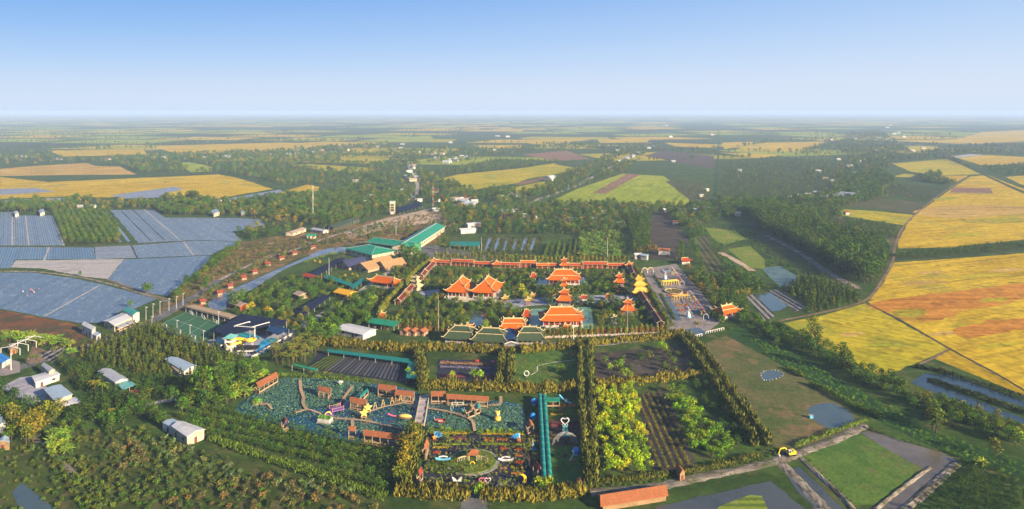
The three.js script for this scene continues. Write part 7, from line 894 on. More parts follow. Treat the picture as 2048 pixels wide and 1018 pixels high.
// ================================================================ hedges
const HD = [
  [[[640, 688], [700, 694], [800, 702], [880, 700], [1000, 706]], 7, 4.2, 'hedge', 'broad golden bamboo hedge below the green roofed halls'], [[[1040, 706], [1100, 700], [1200, 690], [1330, 678], [1370, 672]], 6.5, 4, 'hedge', 'broad golden bamboo hedge along the grey front road'],
  [[[835, 700], [842, 740], [846, 782]], 6, 5, 'mid2', 'tall dark hedge right of the nursery'], [[[850, 776], [920, 779], [1000, 782], [1080, 784], [1150, 782]], 6, 4.6, 'hedge', 'golden bamboo hedge above the smaller lotus pond'], [[[1008, 706], [1002, 740], [998, 768]], 3.6, 5, 'mid2', 'left of two dark hedges in the middle of the enclosed gardens'], [[[1024, 706], [1022, 740], [1020, 768]], 3.4, 5, 'mid2', 'right of two dark hedges in the middle of the enclosed gardens'],
  [[[1160, 690], [1162, 760], [1166, 850], [1174, 930], [1180, 985]], 3.2, 5.6, 'mid2', 'long tall hedge beside the plum flower bed'], [[[1180, 690], [1182, 760], [1186, 850], [1188, 920], [1190, 975]], 3, 5.4, 'mid2', 'long tall hedge beside the bright bamboo block'],
  [[[1192, 775], [1260, 770], [1330, 762], [1400, 752]], 4.5, 4, 'hedge', 'golden hedge behind the bright bamboo block'], [[[1362, 678], [1400, 730], [1440, 790], [1480, 850], [1512, 895]], 3, 5.2, 'mid2', 'inner of the two diagonal hedges beside the pasture'], [[[1378, 676], [1420, 726], [1462, 790], [1505, 850], [1536, 895]], 3, 5.2, 'mid2', 'outer of the two diagonal hedges beside the pasture'],
  [[[790, 990], [860, 995], [940, 996]], 5, 3.6, 'hedge', 'golden hedge at the lower edge left of the entrance drive'], [[[960, 997], [1060, 1000], [1170, 990]], 5, 3.6, 'hedge', 'golden hedge at the lower edge right of the entrance drive'], [[[838, 870], [830, 900], [822, 940], [812, 985]], 5, 5.4, 'mid2', 'tall dark hedge left of the flower garden'], [[[850, 975], [900, 984], [940, 984]], 2.8, 2.6, 'mid2', 'low dark hedge left of the stairs'], [[[968, 985], [1060, 984], [1150, 980]], 2.8, 2.6, 'mid2', 'low dark hedge right of the stairs'],
  [[[1190, 968], [1270, 962], [1360, 950], [1440, 935], [1520, 915]], 3, 2.6, 'mid2', 'scruffy hedge along the muddy bank'], [[[1620, 770], [1650, 782], [1700, 810], [1762, 836]], 3, 2.4, 'lime2', 'bright green clipped hedge between pasture and canal'], [[[1576, 738], [1610, 756]], 3, 2, 'lime2', 'short clipped green hedge beside the pasture'], [[[1590, 895], [1660, 868], [1735, 842]], 1.8, 1.6, 'lime2', 'row of young green plants along the bank'],
  [[[1790, 512], [1900, 506], [2048, 490]], 6, 2, 'dark2', 'row of dark bushes on the planted dyke strip'], [[[1830, 735], [1900, 750], [2060, 802]], 2.4, 2, 'dark2', 'dark bushes along the golden strip'], [[[1856, 760], [1950, 792], [2060, 832]], 3, 2, 'dark2', 'dark bushes on the islet of the fish pond'], [[[1420, 632], [1436, 640], [1446, 646]], 4.5, 4, 'lime2', 'round bushes at the lower end of the windmill garden'],
  [[[1424, 560], [1445, 590], [1500, 590]], 4, 4, 'hedge', 'golden reeds beside the net covered beds'], [[[420, 880], [520, 915], [640, 955], [770, 1000]], 4.5, 2.4, 'lime2', 'bright low hedge in front of the orchard rows'],
  [[[500, 760], [560, 752], [640, 758], [740, 766]], 2, 1.6, 'lime2', 'low green planting along the upper shore of the larger pond'], [[[855, 864], [945, 866]], 1.2, 1, 'lime2', 'clipped border on the lower left shore of the smaller pond'], [[[955, 867], [1046, 868]], 1.2, 1, 'lime2', 'clipped border on the lower right shore of the smaller pond'],
];
const HC = { hedge: C.hedge, mid2: [[.055, .085, .010], [.16, .155, .016]], lime2: [[.09, .16, .015], [.16, .24, .025]], dark2: [[.03, .05, .012], [.07, .09, .02]] };
for (const [px, w, h, c, l] of HD) hedge(px, w, h, l, ...HC[c], { dens: h > 3 ? 24 : 32, spray: h > 3 ? 1.5 : .8 });
// ================================================================ planting, zone by zone
zone('conical_tree', [[318, 652], [405, 694], [470, 708], [492, 720], [462, 742], [400, 762], [330, 762], [262, 752], [196, 738], [152, 712], [200, 688], [262, 660]], 3.3, [1, 1.5], 'conical young tree in the plantation below the football pitch', 'remaining conical trees of the plantation below the pitch');
zone('dark_tree', [[112, 722], [196, 738], [262, 755], [330, 765], [420, 765], [400, 790], [320, 800], [280, 815], [200, 800], [165, 790], [150, 765], [120, 745]], 3.1, [.65, 1], 'dark bushy fruit tree between the homesteads', 'dark fruit trees left over between the homesteads');
zone('dark_tree', [[-20, 765], [30, 785], [70, 820], [120, 815], [170, 800], [280, 815], [250, 850], [180, 848], [100, 850], [-20, 870]], 3.4, [.7, 1.2], 'dark bushy tree along the lower homesteads', 'dark trees left over along the lower homesteads');
spots('golden_tree', [[28, 860], [45, 875], [58, 862], [72, 850], [80, 870], [96, 842], [108, 850], [118, 836], [52, 890], [16, 845], [66, 884]], [.75, 1.15], 'sunlit golden tree in the clump at the lower left edge');
zone('orchard_tree', [[330, 842], [420, 812], [470, 826], [560, 852], [640, 872], [720, 890], [800, 898], [805, 960], [770, 985], [640, 945], [520, 905], [440, 878], [400, 866]], [2.3, 4.5], [.78, 1.05], 'dark green fruit tree in the long orchard rows', 'fruit trees left over in the long orchard rows', { rows: [[440, 830], [790, 915]], jit: .25 });
zone('broadleaf_tree', [[380, 765], [470, 740], [540, 735], [505, 765], [480, 800], [430, 820], [350, 830], [330, 805], [400, 795]], 3.8, [.5, .95], 'leafy tree between the plantation and the lotus pond', 'leafy trees left over beside the lotus pond');
spots('eucalyptus_tree', [[398, 808], [408, 812], [416, 806], [404, 800]], [.95, 1.15], 'tall airy tree beside the footbridge');
zone('banana_plant', [[450, 790], [500, 760], [530, 745], [545, 750], [500, 790], [470, 812]], 3, [.8, 1.15], 'banana plant beside the upper corner of the lotus pond', 'banana plants by the lotus pond');
zone('banana_plant', [[0, 660], [60, 668], [100, 676], [140, 690], [160, 708], [130, 720], [110, 695], [60, 690], [0, 684]], 2.6, [.8, 1.1], 'banana plant behind the white arched steel frame', 'banana plants behind the steel frame');
zone('banana_plant', [[90, 880], [130, 868], [140, 910], [100, 920]], 2.4, [.8, 1.1], 'banana plant in the scrub of the lower corner', 'banana plants in the scrub');
zone('shrub', [[60, 895], [200, 862], [290, 862], [340, 885], [450, 920], [520, 960], [440, 985], [330, 1000], [190, 1020], [110, 960]], 2.1, [.5, 1.1], 'olive shrub on the grassy slope in the lower left corner', 'olive shrubs left over on the grassy slope', { thin: .62 });
zone('dry_shrub', [[200, 900], [280, 880], [300, 930], [240, 940]], 2.4, [.6, 1.2], 'brown dry shrub in the thicket on the grassy slope', 'brown shrubs in the thicket', { thin: .8 });
zone('dry_shrub', [[330, 1000], [450, 950], [560, 955], [700, 985], [770, 1005], [780, 1030], [330, 1030]], 3.4, [.6, 1.1], 'brown dry shrub along the lower edge of the photo', 'brown shrubs along the lower edge', { thin: .7 });
zone('grey_shrub', [[240, 880], [330, 878], [450, 930], [600, 965], [720, 985], [640, 990], [450, 960], [320, 930]], 2.8, [.6, 1.1], 'grey green shrub on the grassy slope', 'grey green shrubs on the slope', { thin: .6 });
zone('shrub', [[150, 1000], [330, 985], [520, 960], [700, 990], [700, 1030], [120, 1030]], 2.4, [.4, .8], 'small green shrub at the lower edge of the slope', 'small green shrubs at the lower edge', { thin: .5, tint: [.7, .95, .7] });
zone('shrub', [[120, 900], [220, 980], [240, 1020], [180, 1030], [60, 890]], 2.4, [.5, .9], 'yellowish shrub on the bank in the lower left corner', 'yellowish shrubs on the bank', { tint: [1.5, 1.25, .8], thin: .8 });
zone('broadleaf_tree', [[0, 870], [90, 855], [180, 852], [280, 820], [330, 830], [330, 860], [230, 866], [140, 872], [60, 890], [0, 900]], 4, [.4, .85], 'leafy tree along the shaded ditch of the lower left', 'leafy trees left over along the shaded ditch', { thin: .8 });
spots('palm_tree', [[190, 795], [182, 788], [205, 800], [222, 842], [300, 800], [60, 732], [74, 738], [110, 720], [125, 712]], [.7, 1], 'palm standing among the homesteads');
zone('palm_tree', [[540, 712], [600, 690], [640, 694], [640, 712], [610, 730], [560, 735], [545, 725]], 3, [.75, 1.1], 'palm in the grove beside the swimming pool', 'palms beside the swimming pool');
spots('palm_tree', [[541, 692], [548, 697], [532, 703], [552, 688], [558, 684]], [.35, .5], 'small palm at the rim of the swimming pool');
zone('broadleaf_tree', [[586, 672], [640, 640], [700, 606], [745, 580], [752, 600], [745, 640], [735, 655], [690, 660], [660, 690], [600, 690]], 4.2, [.5, 1], 'leafy tree between the lane and the temple wall', 'leafy trees left over by the lane');
spots('golden_tree', [[560, 650], [575, 652], [582, 640], [600, 645], [612, 632], [590, 660], [570, 640], [552, 658]], [.6, .8], 'olive golden tree behind the water park');
spots('bright_tree', [[750, 600], [742, 612], [666, 670], [650, 676], [654, 665], [970, 664], [963, 668], [976, 670], [960, 562], [706, 615], [718, 640]], [.7, 1.15], 'bright green round tree beside the temple wall');
zone('garden_tree', [[776, 652], [812, 612], [872, 540], [1258, 545], [1318, 650], [1190, 656], [1190, 612], [1050, 612], [1050, 660], [990, 660], [940, 656], [800, 652]], 5.2, [.45, 1.0], 'garden tree inside the temple wall', 'garden trees left over inside the temple wall', { thin: .75 });
zone('shrub', [[776, 652], [812, 612], [872, 540], [1258, 545], [1318, 650], [1190, 656], [1190, 612], [1050, 612], [1050, 660], [940, 656]], 3.4, [.5, 1], 'low garden shrub inside the temple wall', 'low shrubs inside the temple wall', { thin: .6 });
spots('garden_tree', [[1101, 598], [1099, 610], [1149, 610], [1180, 612], [1192, 580], [1085, 582], [1168, 582], [1222, 608], [1235, 612], [1206, 616], [1140, 590], [1114, 590], [1215, 585], [1232, 586], [1066, 576], [1048, 556], [1058, 570], [1040, 572]], [1.1, 1.5], 'broad round crowned tree lining the temple avenue');
spots('golden_tree', [[1147, 588], [1110, 588], [1236, 588], [1246, 588], [1020, 640], [880, 570], [900, 556], [815, 600], [925, 632], [968, 630]], [.5, .75], 'orange tinted tree in the temple garden', { tint: [1.7, .95, .8] });
zone('golden_tree', [[780, 650], [812, 612], [872, 542], [1256, 547], [1312, 645], [1190, 652], [1190, 612], [1050, 612], [1050, 655], [940, 652]], 8, [.35, .65], 'yellowish garden tree inside the temple wall', 'yellowish garden trees inside the temple wall', { thin: .6 });
zone('seedling', [[1290, 545], [1350, 532], [1440, 640], [1400, 660], [1350, 655]], 2.6, [.6, 1.4], 'small flowering shrub in the windmill garden', 'small flowering shrubs of the windmill garden', { thin: .35, tint: [1.4, .9, .8] }); PLANT[PLANT.length - 1].picked = 1;
zone('shrub', [[1380, 470], [1410, 452], [1500, 460], [1560, 520], [1620, 560], [1560, 580], [1500, 590], [1440, 570], [1395, 520]], 4.4, [.6, 1.3], 'green bush among the vegetable plots', 'green bushes among the vegetable plots', { thin: .5, tint: [.8, 1.15, .7] });
line('shrub', [[1180, 978], [1300, 966], [1400, 946], [1500, 926], [1590, 896]], 2.2, [.4, .7], 'weedy tuft on the muddy bank');
line('shrub', [[1606, 910], [1660, 965], [1700, 1005]], 2, [.25, .5], 'dark weed on the bank of the green plot', { tint: [.7, .8, .6] });
line('shrub', [[1730, 856], [1800, 880], [1920, 915], [1900, 950], [1820, 1015]], 2.2, [.3, .7], 'weed tuft along the outer bank of the muddy channel', { tint: [.8, 1, .7] });
line('cypress', [[757, 650], [800, 655], [850, 660], [922, 668]], 2.5, [.9, 1.15], 'columnar cypress in the front row left of the gate hall'); line('cypress', [[1090, 672], [1160, 672], [1250, 668], [1334, 664]], 2.6, [.85, 1.1], 'columnar cypress in the front row right of the gate hall');
line('cypress', [[872, 523], [960, 527], [1060, 530], [1160, 530], [1256, 530]], 2.9, [1.3, 1.65], 'columnar cypress in the row behind the rear gallery'); line('cypress', [[862, 526], [840, 542], [812, 570], [785, 598], [756, 636]], 1.9, [.85, 1.1], 'columnar cypress outside the left side gallery'); line('cypress', [[1268, 540], [1290, 576], [1310, 612], [1334, 656]], 1.9, [.85, 1.1], 'dark cypress outside the right side gallery', { tint: [.6, .75, .7] });
line('shrub', [[1276, 540], [1296, 572], [1320, 610], [1346, 654]], 2, [.7, 1.1], 'roadside shrub between the cypresses and the windmill garden');
line('palm_tree', [[880, 506], [920, 510], [980, 516], [1040, 521], [1120, 524], [1200, 525]], 3.6, [.6, .9], 'palm in the avenue behind the temple'); line('palm_tree', [[868, 500], [900, 504], [940, 508]], 4, [.8, 1.05], 'tall palm in front of the turquoise greenhouse'); line('palm_tree', [[1100, 666], [1180, 666], [1240, 664]], 4, [.45, .6], 'small palm between the front cypresses');
line('topiary_tree', [[512, 600], [545, 582], [580, 566]], 2.1, [.75, .95], 'clipped round tree in the upper row of the canal garden'); line('topiary_tree', [[512, 606], [530, 612], [555, 606]], 2.2, [.75, .95], 'clipped round tree in the lower row of the canal garden'); line('topiary_tree', [[634, 582], [655, 592], [675, 584], [692, 572]], 2.2, [.75, .95], 'clipped round tree beside the yellow house'); line('topiary_tree', [[610, 528], [640, 518], [660, 512], [688, 510]], 2.6, [.8, 1.1], 'clipped round tree beside the teal pool edge');
zone('broadleaf_tree', [[460, 625], [500, 590], [560, 560], [610, 560], [650, 566], [690, 560], [720, 560], [690, 590], [640, 585], [585, 620], [560, 650], [500, 640]], 4.4, [.35, .75], 'mixed garden tree between the canal and the lane', 'mixed garden trees between canal and lane', { thin: .85 });
spots('broadleaf_tree', [[462, 612], [470, 618], [482, 608], [476, 600], [486, 598], [620, 592], [612, 586], [626, 598]], [.85, 1.1], 'tall leafy tree at the near end of the canal');
spots('yellow_tree', [[497, 622], [505, 618], [534, 628], [555, 632], [565, 626], [540, 634]], [.8, 1.2], 'yellow flowering tree behind the water park'); spots('yellow_tree', [[690, 556], [705, 552], [714, 556], [630, 525], [640, 528], [419, 672], [424, 676], [428, 670]], [.5, .8], 'small yellow bush beside a roof or pool');
zone('shrub', [[330, 600], [425, 520], [500, 490], [620, 470], [700, 460], [690, 485], [600, 510], [540, 536], [470, 570], [410, 600], [350, 622]], 4.2, [.6, 1.3], 'scrubby bush on the brown ground above the canal', 'scrubby bushes on the brown ground', { thin: .65, tint: [1.15, 1, .9] });
zone('dry_shrub', [[360, 590], [430, 525], [520, 495], [640, 475], [860, 425], [900, 440], [860, 480], [780, 498], [690, 488], [600, 508], [540, 534], [470, 568], [400, 600]], 4.6, [.5, 1.2], 'dry brown bush on the brown ground above the canal', 'dry brown bushes on the brown ground', { thin: .6 });
zone('broadleaf_tree', [[335, 610], [345, 590], [400, 545], [425, 520], [470, 495], [490, 490], [440, 530], [390, 570], [350, 605]], 4, [.45, .9], 'green tree on the edge of the tapering film field', 'green trees on the edge of the film field', { thin: .8 });
spots('broadleaf_tree', [[160, 553], [295, 588], [291, 586], [300, 586], [260, 616], [412, 572], [410, 584]], [.5, .95], 'lone tree standing on a dyke of the film fields');
zone('broadleaf_tree', [[690, 470], [760, 448], [830, 455], [880, 445], [905, 425], [960, 430], [930, 450], [900, 490], [890, 510], [860, 500], [880, 470], [800, 476], [740, 480]], 5.5, [.35, .75], 'tree in the yard of the L shaped green hall', 'trees in the yard of the green hall', { thin: .55, tint: [1.3, 1.05, .9] });
spots('broadleaf_tree', [[812, 520], [822, 522], [834, 520], [806, 514], [826, 512]], [1.1, 1.5], 'dark spreading tree beside the green square hall', {});
zone('shrub', [[792, 512], [830, 506], [866, 515], [840, 540], [790, 590], [752, 630], [745, 600], [780, 560]], 3.6, [.8, 1.6], 'bushy shrub outside the left side gallery', 'bushy shrubs outside the left gallery', { thin: .8 });
zone('broadleaf_tree', [[792, 530], [860, 512], [850, 530], [800, 580], [785, 580]], 5, [.5, .9], 'leafy tree outside the left side gallery', 'leafy trees outside the left gallery', { thin: .8, tint: [1.1, .9, .85] });
zone('shrub', [[970, 474], [1090, 474], [1070, 508], [950, 508]], 3, [.6, 1.1], 'brownish shrub between the pale ditches', 'brownish shrubs between the ditches', { thin: .8, tint: [1.1, .85, .7] });
zone('seedling', [[1470, 655], [1580, 708], [1700, 772], [1880, 868], [2080, 938], [2080, 972], [1900, 908], [1780, 853], [1640, 773], [1530, 710]], 2.3, [.7, 1.5], 'floating weed clump in the choked canal', 'floating weed clumps in the choked canal', { thin: .95, tint: [.7, 1.5, .8] }); PLANT[PLANT.length - 1].picked = 1;
zone('broadleaf_tree', [[380, 600], [470, 550], [560, 510], [660, 478], [690, 486], [600, 506], [540, 532], [470, 566], [410, 596]], 9, [.35, .7], 'small tree on the brown ground above the canal', 'small trees on the brown ground above the canal', { thin: .8 });
zone('shrub', [[1455, 660], [1480, 650], [1560, 650], [1600, 690], [1540, 690], [1490, 675]], 2.8, [.7, 1.4], 'dense green bush beside the small orange gate house', 'dense green bushes beside the gate house', { tint: [.7, 1.1, .6] });
zone('shrub', [[1440, 560], [1500, 545], [1530, 580], [1490, 600], [1500, 640], [1470, 640], [1440, 600]], 3, [.9, 1.8], 'tall green bush beside the net covered beds', 'tall green bushes beside the net covered beds', { tint: [.9, 1.1, .6] });
zone('conical_tree', [[1095, 490], [1160, 488], [1160, 520], [1085, 520]], [3, 4.4], [1.2, 1.5], 'conical tree in rows behind the temple', 'conical trees in rows behind the temple', { rows: [[1095, 490], [1085, 520]], jit: .15, tint: [1, 1.3, 1.1] });
zone('banana_plant', [[1160, 470], [1240, 466], [1250, 500], [1235, 520], [1160, 518]], 4.2, [1, 1.5], 'banana plant in the plantation behind the temple', 'banana plants behind the temple', { tint: [.7, .75, .9] });
zone('eucalyptus_tree', [[1255, 442], [1300, 432], [1310, 470], [1300, 505], [1268, 510], [1262, 470]], 4.6, [.6, .95], 'tall dark tree in the block beside the bare ground', 'tall dark trees of the block', { tint: [.8, .85, .7] });
zone('eucalyptus_tree', [[1330, 440], [1345, 436], [1372, 490], [1368, 520], [1350, 520]], 4.6, [.6, .95], 'tall dark tree in the row right of the bare ground', 'tall dark trees of the row', { tint: [.8, .9, .7] });
spots('golden_tree', [[1288, 508], [1300, 506], [1280, 512], [1310, 510], [1390, 560], [1380, 570], [1402, 585], [1376, 545]], [.8, 1.1], 'brownish tree beside the windmill garden', { tint: [1, .75, .7] });
zone('broadleaf_tree', [[1385, 555], [1400, 545], [1420, 570], [1450, 600], [1460, 630], [1440, 640], [1420, 610], [1400, 590]], 4.2, [.5, .9], 'tree on the canal bank beside the windmill garden', 'trees on the canal bank'); spots('bare_tree', [[1420, 600], [1428, 606], [1412, 592], [1436, 618], [1400, 576]], [.8, 1.1], 'leafless tree beside the windmill garden');
zone('broadleaf_tree', [[1375, 470], [1400, 455], [1430, 500], [1460, 540], [1520, 580], [1490, 600], [1500, 640], [1560, 650], [1540, 665], [1480, 650], [1430, 580], [1390, 520]], 4.6, [.4, .85], 'tree along the weedy canal', 'trees along the weedy canal', { thin: .85, tint: [.85, 1, .8] });
zone('conical_tree', [[1568, 580], [1600, 562], [1640, 560], [1720, 592], [1724, 604], [1650, 622], [1610, 632], [1616, 612]], 3.6, [1.2, 1.7], 'conical tree in the plantation beside the net covered beds', 'conical trees of the right plantation', { tint: [.75, 1, .8] });
zone('eucalyptus_tree', [[1490, 428], [1540, 420], [1600, 440], [1660, 470], [1720, 490], [1770, 500], [1780, 525], [1760, 565], [1725, 570], [1660, 535], [1590, 495], [1525, 462]], 4.6, [.85, 1.3], 'tall eucalyptus in the wood beside the golden fields', 'tall eucalyptus wood left over beside the golden fields');
zone('broadleaf_tree', [[1500, 668], [1560, 660], [1640, 690], [1700, 726], [1770, 760], [1830, 790], [1900, 820], [2048, 870], [2048, 900], [1880, 850], [1780, 800], [1680, 745], [1600, 700], [1520, 685]], 3.6, [.4, .85], 'tree on the bank between the weedy canal and the golden wedge', 'trees on the bank of the weedy canal', { thin: .9 });
spots('eucalyptus_tree', [[1630, 680], [1622, 674], [1638, 684], [1690, 742], [1698, 746], [1684, 738], [1866, 860], [1872, 866]], [.7, .95], 'feathery tall tree rising above the canal bank', { tint: [1.2, 1, .9] });
zone('golden_tree', [[1830, 790], [1900, 812], [2050, 862], [2050, 885], [1900, 838], [1820, 805]], 3.6, [.4, .65], 'rusty green tree along the fish pond bank', 'rusty green trees along the fish pond bank');
zone('banana_plant', [[1455, 668], [1490, 672], [1560, 715], [1640, 765], [1660, 790], [1600, 750], [1520, 715], [1450, 685]], 4, [.8, 1.3], 'banana plant on the edge of the pasture', 'banana plants on the edge of the pasture', { thin: .7, tint: [.6, .75, .9] });
zone('shrub', [[1440, 670], [1500, 680], [1600, 740], [1700, 810], [1640, 800], [1540, 740], [1450, 700]], 3, [.6, 1.1], 'dark shrub between pasture and canal', 'dark shrubs between pasture and canal', { thin: .4 });
zone('shrub', [[1390, 700], [1430, 740], [1500, 830], [1560, 890], [1540, 900], [1470, 800]], 2.8, [.5, .9], 'weedy shrub at the foot of the outer diagonal hedge', 'weedy shrubs at the outer hedge', { thin: .5, tint: [.9, .95, .8] });
zone('bamboo_clump', [[1194, 785], [1258, 778], [1278, 800], [1306, 905], [1308, 945], [1204, 955], [1194, 880]], 3.1, [.48, .72], 'bright yellow green bamboo clump in the sunlit block', 'bright bamboo clumps of the sunlit block', { tint: [1.55, 1.3, .8] });
zone('bamboo_clump', [[1338, 786], [1366, 776], [1375, 805], [1400, 830], [1440, 870], [1475, 905], [1430, 925], [1390, 905], [1366, 850], [1345, 820]], 3.6, [.55, .8], 'mid green bamboo clump in the shaded grove', 'mid green bamboo clumps of the shaded grove', { tint: [.75, .9, .9], thin: .85 });
zone('seedling', [[1276, 792], [1328, 782], [1388, 930], [1314, 945]], [.95, 2.3], [.8, 1.4], 'young plant in the rows of the brown bed', 'young plants of the brown bed', { rows: [[1280, 792], [1345, 940]], jit: .15 });
PLANT[PLANT.length - 1].picked = 1;
zone('dark_tree', [[1380, 765], [1410, 760], [1470, 840], [1500, 890], [1470, 900], [1430, 850], [1390, 800]], 3.6, [.5, .9], 'shaded bushy tree beside the inner diagonal hedge', 'shaded trees beside the inner hedge', { thin: .7 });
zone('garden_tree', [[1195, 712], [1365, 696], [1385, 740], [1195, 760]], 5, [.4, .8], 'bonsai tree in the dark bonsai yard', 'bonsai trees of the yard', { thin: .55 }); PLANT[PLANT.length - 1].picked = 1; spots('bright_tree', [[1230, 735], [1240, 740], [1220, 742], [1330, 706], [1322, 700], [1250, 758], [1262, 760]], [.6, .95], 'bright leafy tree in the bonsai yard');
spots('garden_tree', [[1124, 742], [1130, 748], [1118, 746]], [.5, .7], 'bushy tree on the shaded lawn'); spots('bright_tree', [[818, 752], [826, 760], [905, 758], [960, 760], [948, 757], [1090, 980], [1078, 976], [1084, 984], [1096, 978], [955, 994], [962, 990]], [.55, .8], 'bright leafy tree rising from a garden hedge'); spots('golden_tree', [[806, 900], [814, 930], [826, 905], [822, 880], [806, 955], [800, 970], [830, 890]], [.8, 1.1], 'golden tree at the left end of the flower garden');
line('palm_tree', [[620, 752], [680, 762], [750, 770]], 4, [.35, .5], 'small palm along the upper shore of the lotus pond'); line('bright_tree', [[862, 862], [900, 864]], 4, [.3, .4], 'small bright tree on the shore left of the boardwalk'); spots('bright_tree', [[988, 866], [1000, 866], [1020, 866], [975, 868]], [.3, .4], 'small bright tree on the shore right of the boardwalk');
zone('seedling', [[854, 870], [1056, 872], [1070, 985], [842, 982]], 1.5, [.6, 1.1], 'small leafy plant in the beds of the flower garden', 'small leafy plants filling the flower garden', { thin: .7, tint: [1.5, 1.7, 1] }); PLANT[PLANT.length - 1].picked = 1;
zone('seedling', [[1100, 805], [1162, 805], [1168, 980], [1100, 978]], 1.7, [.5, 1], 'small leafy plant on the small lawn', 'small leafy plants on the small lawn', { thin: .3, tint: [1, .8, .8] }); PLANT[PLANT.length - 1].picked = 1;
zone('seedling', [[1022, 705], [1150, 695], [1156, 768], [1012, 764]], 2.2, [.8, 1.6], 'leafy plant on the shaded lawn', 'leafy plants on the shaded lawn', { thin: .45, tint: [.6, .9, .7] }); PLANT[PLANT.length - 1].picked = 1;
spots('palm_tree', [[902, 900], [918, 896], [990, 904], [984, 896], [998, 944], [908, 944], [960, 946], [980, 940], [936, 896], [962, 896]], [.35, .45], 'small palm in the flower garden'); spots('bare_tree', [[1058, 935], [1060, 905]], [.9, 1.1], 'leafless tree beside the green tunnel');
spots('golden_tree', [[1862, 850], [1880, 860], [1990, 915]], [.8, 1], 'yellowish tree on the far bank of the weedy canal'); spots('bright_tree', [[2030, 880], [2040, 884]], [.7, .9], 'bright round tree at the right edge of the photo'); spots('banana_plant', [[1964, 938]], [1.1, 1.1], 'lone banana plant near the lower right corner');
zone('dark_tree', [[1860, 1000], [1940, 930], [2060, 930], [2060, 1040], [1820, 1040]], 2.6, [.35, .6], 'low dark bush in the lower right corner', 'low dark bushes of the lower right corner', { tint: [.8, 1, .8] });
// woods, belts and orchards further off
zone('orchard_tree', [[108, 427], [204, 418], [236, 455], [240, 485], [132, 490]], [4, 5], [1.2, 1.7], 'dark fruit tree in the orchard between the film plots', 'orchard between the film plots', { rows: [[110, 427], [132, 490]] });
zone('broadleaf_tree', [[-40, 424], [-40, 404], [60, 402], [140, 400], [230, 396], [330, 398], [400, 400], [460, 408], [540, 392], [600, 392], [650, 380], [740, 370], [800, 380], [830, 400], [800, 416], [760, 430], [690, 452], [620, 460], [560, 472], [500, 480], [470, 465], [535, 452], [520, 436], [400, 432], [330, 430], [308, 416], [220, 416], [100, 424]], 6.6, [.45, 1.4], 'tree in the belt behind the film plots', 'wooded belt of mixed trees behind the film plots', { patchy: 160 });
zone('golden_tree', [[-40, 420], [60, 406], [330, 402], [460, 412], [600, 398], [740, 376], [820, 400], [760, 426], [600, 460], [500, 476], [470, 465], [520, 436], [330, 428], [100, 422]], 13, [.5, 1.2], 'paler tree in the belt behind the film plots', 'paler trees of the wooded belt', {});
zone('golden_tree', [[870, 420], [1000, 420], [1190, 410], [1380, 414], [1430, 430], [1370, 466], [1330, 436], [1250, 465], [970, 470], [900, 448]], 14, [.5, 1.2], 'paler tree in the woods behind the temple', 'paler trees of the woods behind the temple', {});
zone('palm_tree', [[300, 410], [460, 412], [520, 430], [600, 410], [700, 400], [720, 430], [560, 460], [480, 430], [330, 428]], 15, [1, 1.4], 'palm in the belt behind the film plots', 'palms of the wooded belt', {});
spots('broadleaf_tree', [[378, 402], [388, 401], [384, 404], [392, 405]], [1.8, 2.1], 'big dark round tree standing above the belt', { tint: [.6, .7, .7] });
zone('broadleaf_tree', [[870, 420], [960, 405], [1000, 420], [1090, 410], [1190, 408], [1290, 414], [1380, 412], [1430, 410], [1440, 440], [1400, 452], [1370, 470], [1330, 436], [1260, 440], [1250, 465], [1160, 470], [970, 472], [960, 450], [900, 450]], 6.8, [.45, 1.3], 'tree in the woods behind the temple', 'woods behind the temple', { patchy: 170 });
zone('palm_tree', [[1000, 420], [1200, 412], [1240, 450], [1000, 465]], 17, [1, 1.4], 'palm in the woods behind the temple', 'palms of the woods behind the temple', {});
zone('broadleaf_tree', [[1430, 400], [1480, 400], [1540, 405], [1640, 395], [1700, 360], [1760, 345], [1790, 360], [1760, 400], [1690, 415], [1680, 440], [1640, 445], [1560, 418], [1490, 424], [1450, 440]], 7.5, [.8, 1.5], 'tree in the green village woods', 'woods of the green village', {});
zone('orchard_tree', [[1683, 438], [1766, 450], [1808, 458], [1796, 482], [1700, 465]], [5, 6], [1.2, 1.5], 'tree in the orchard below the small yellow field', 'orchard below the small yellow field', { rows: [[1683, 438], [1808, 458]] });
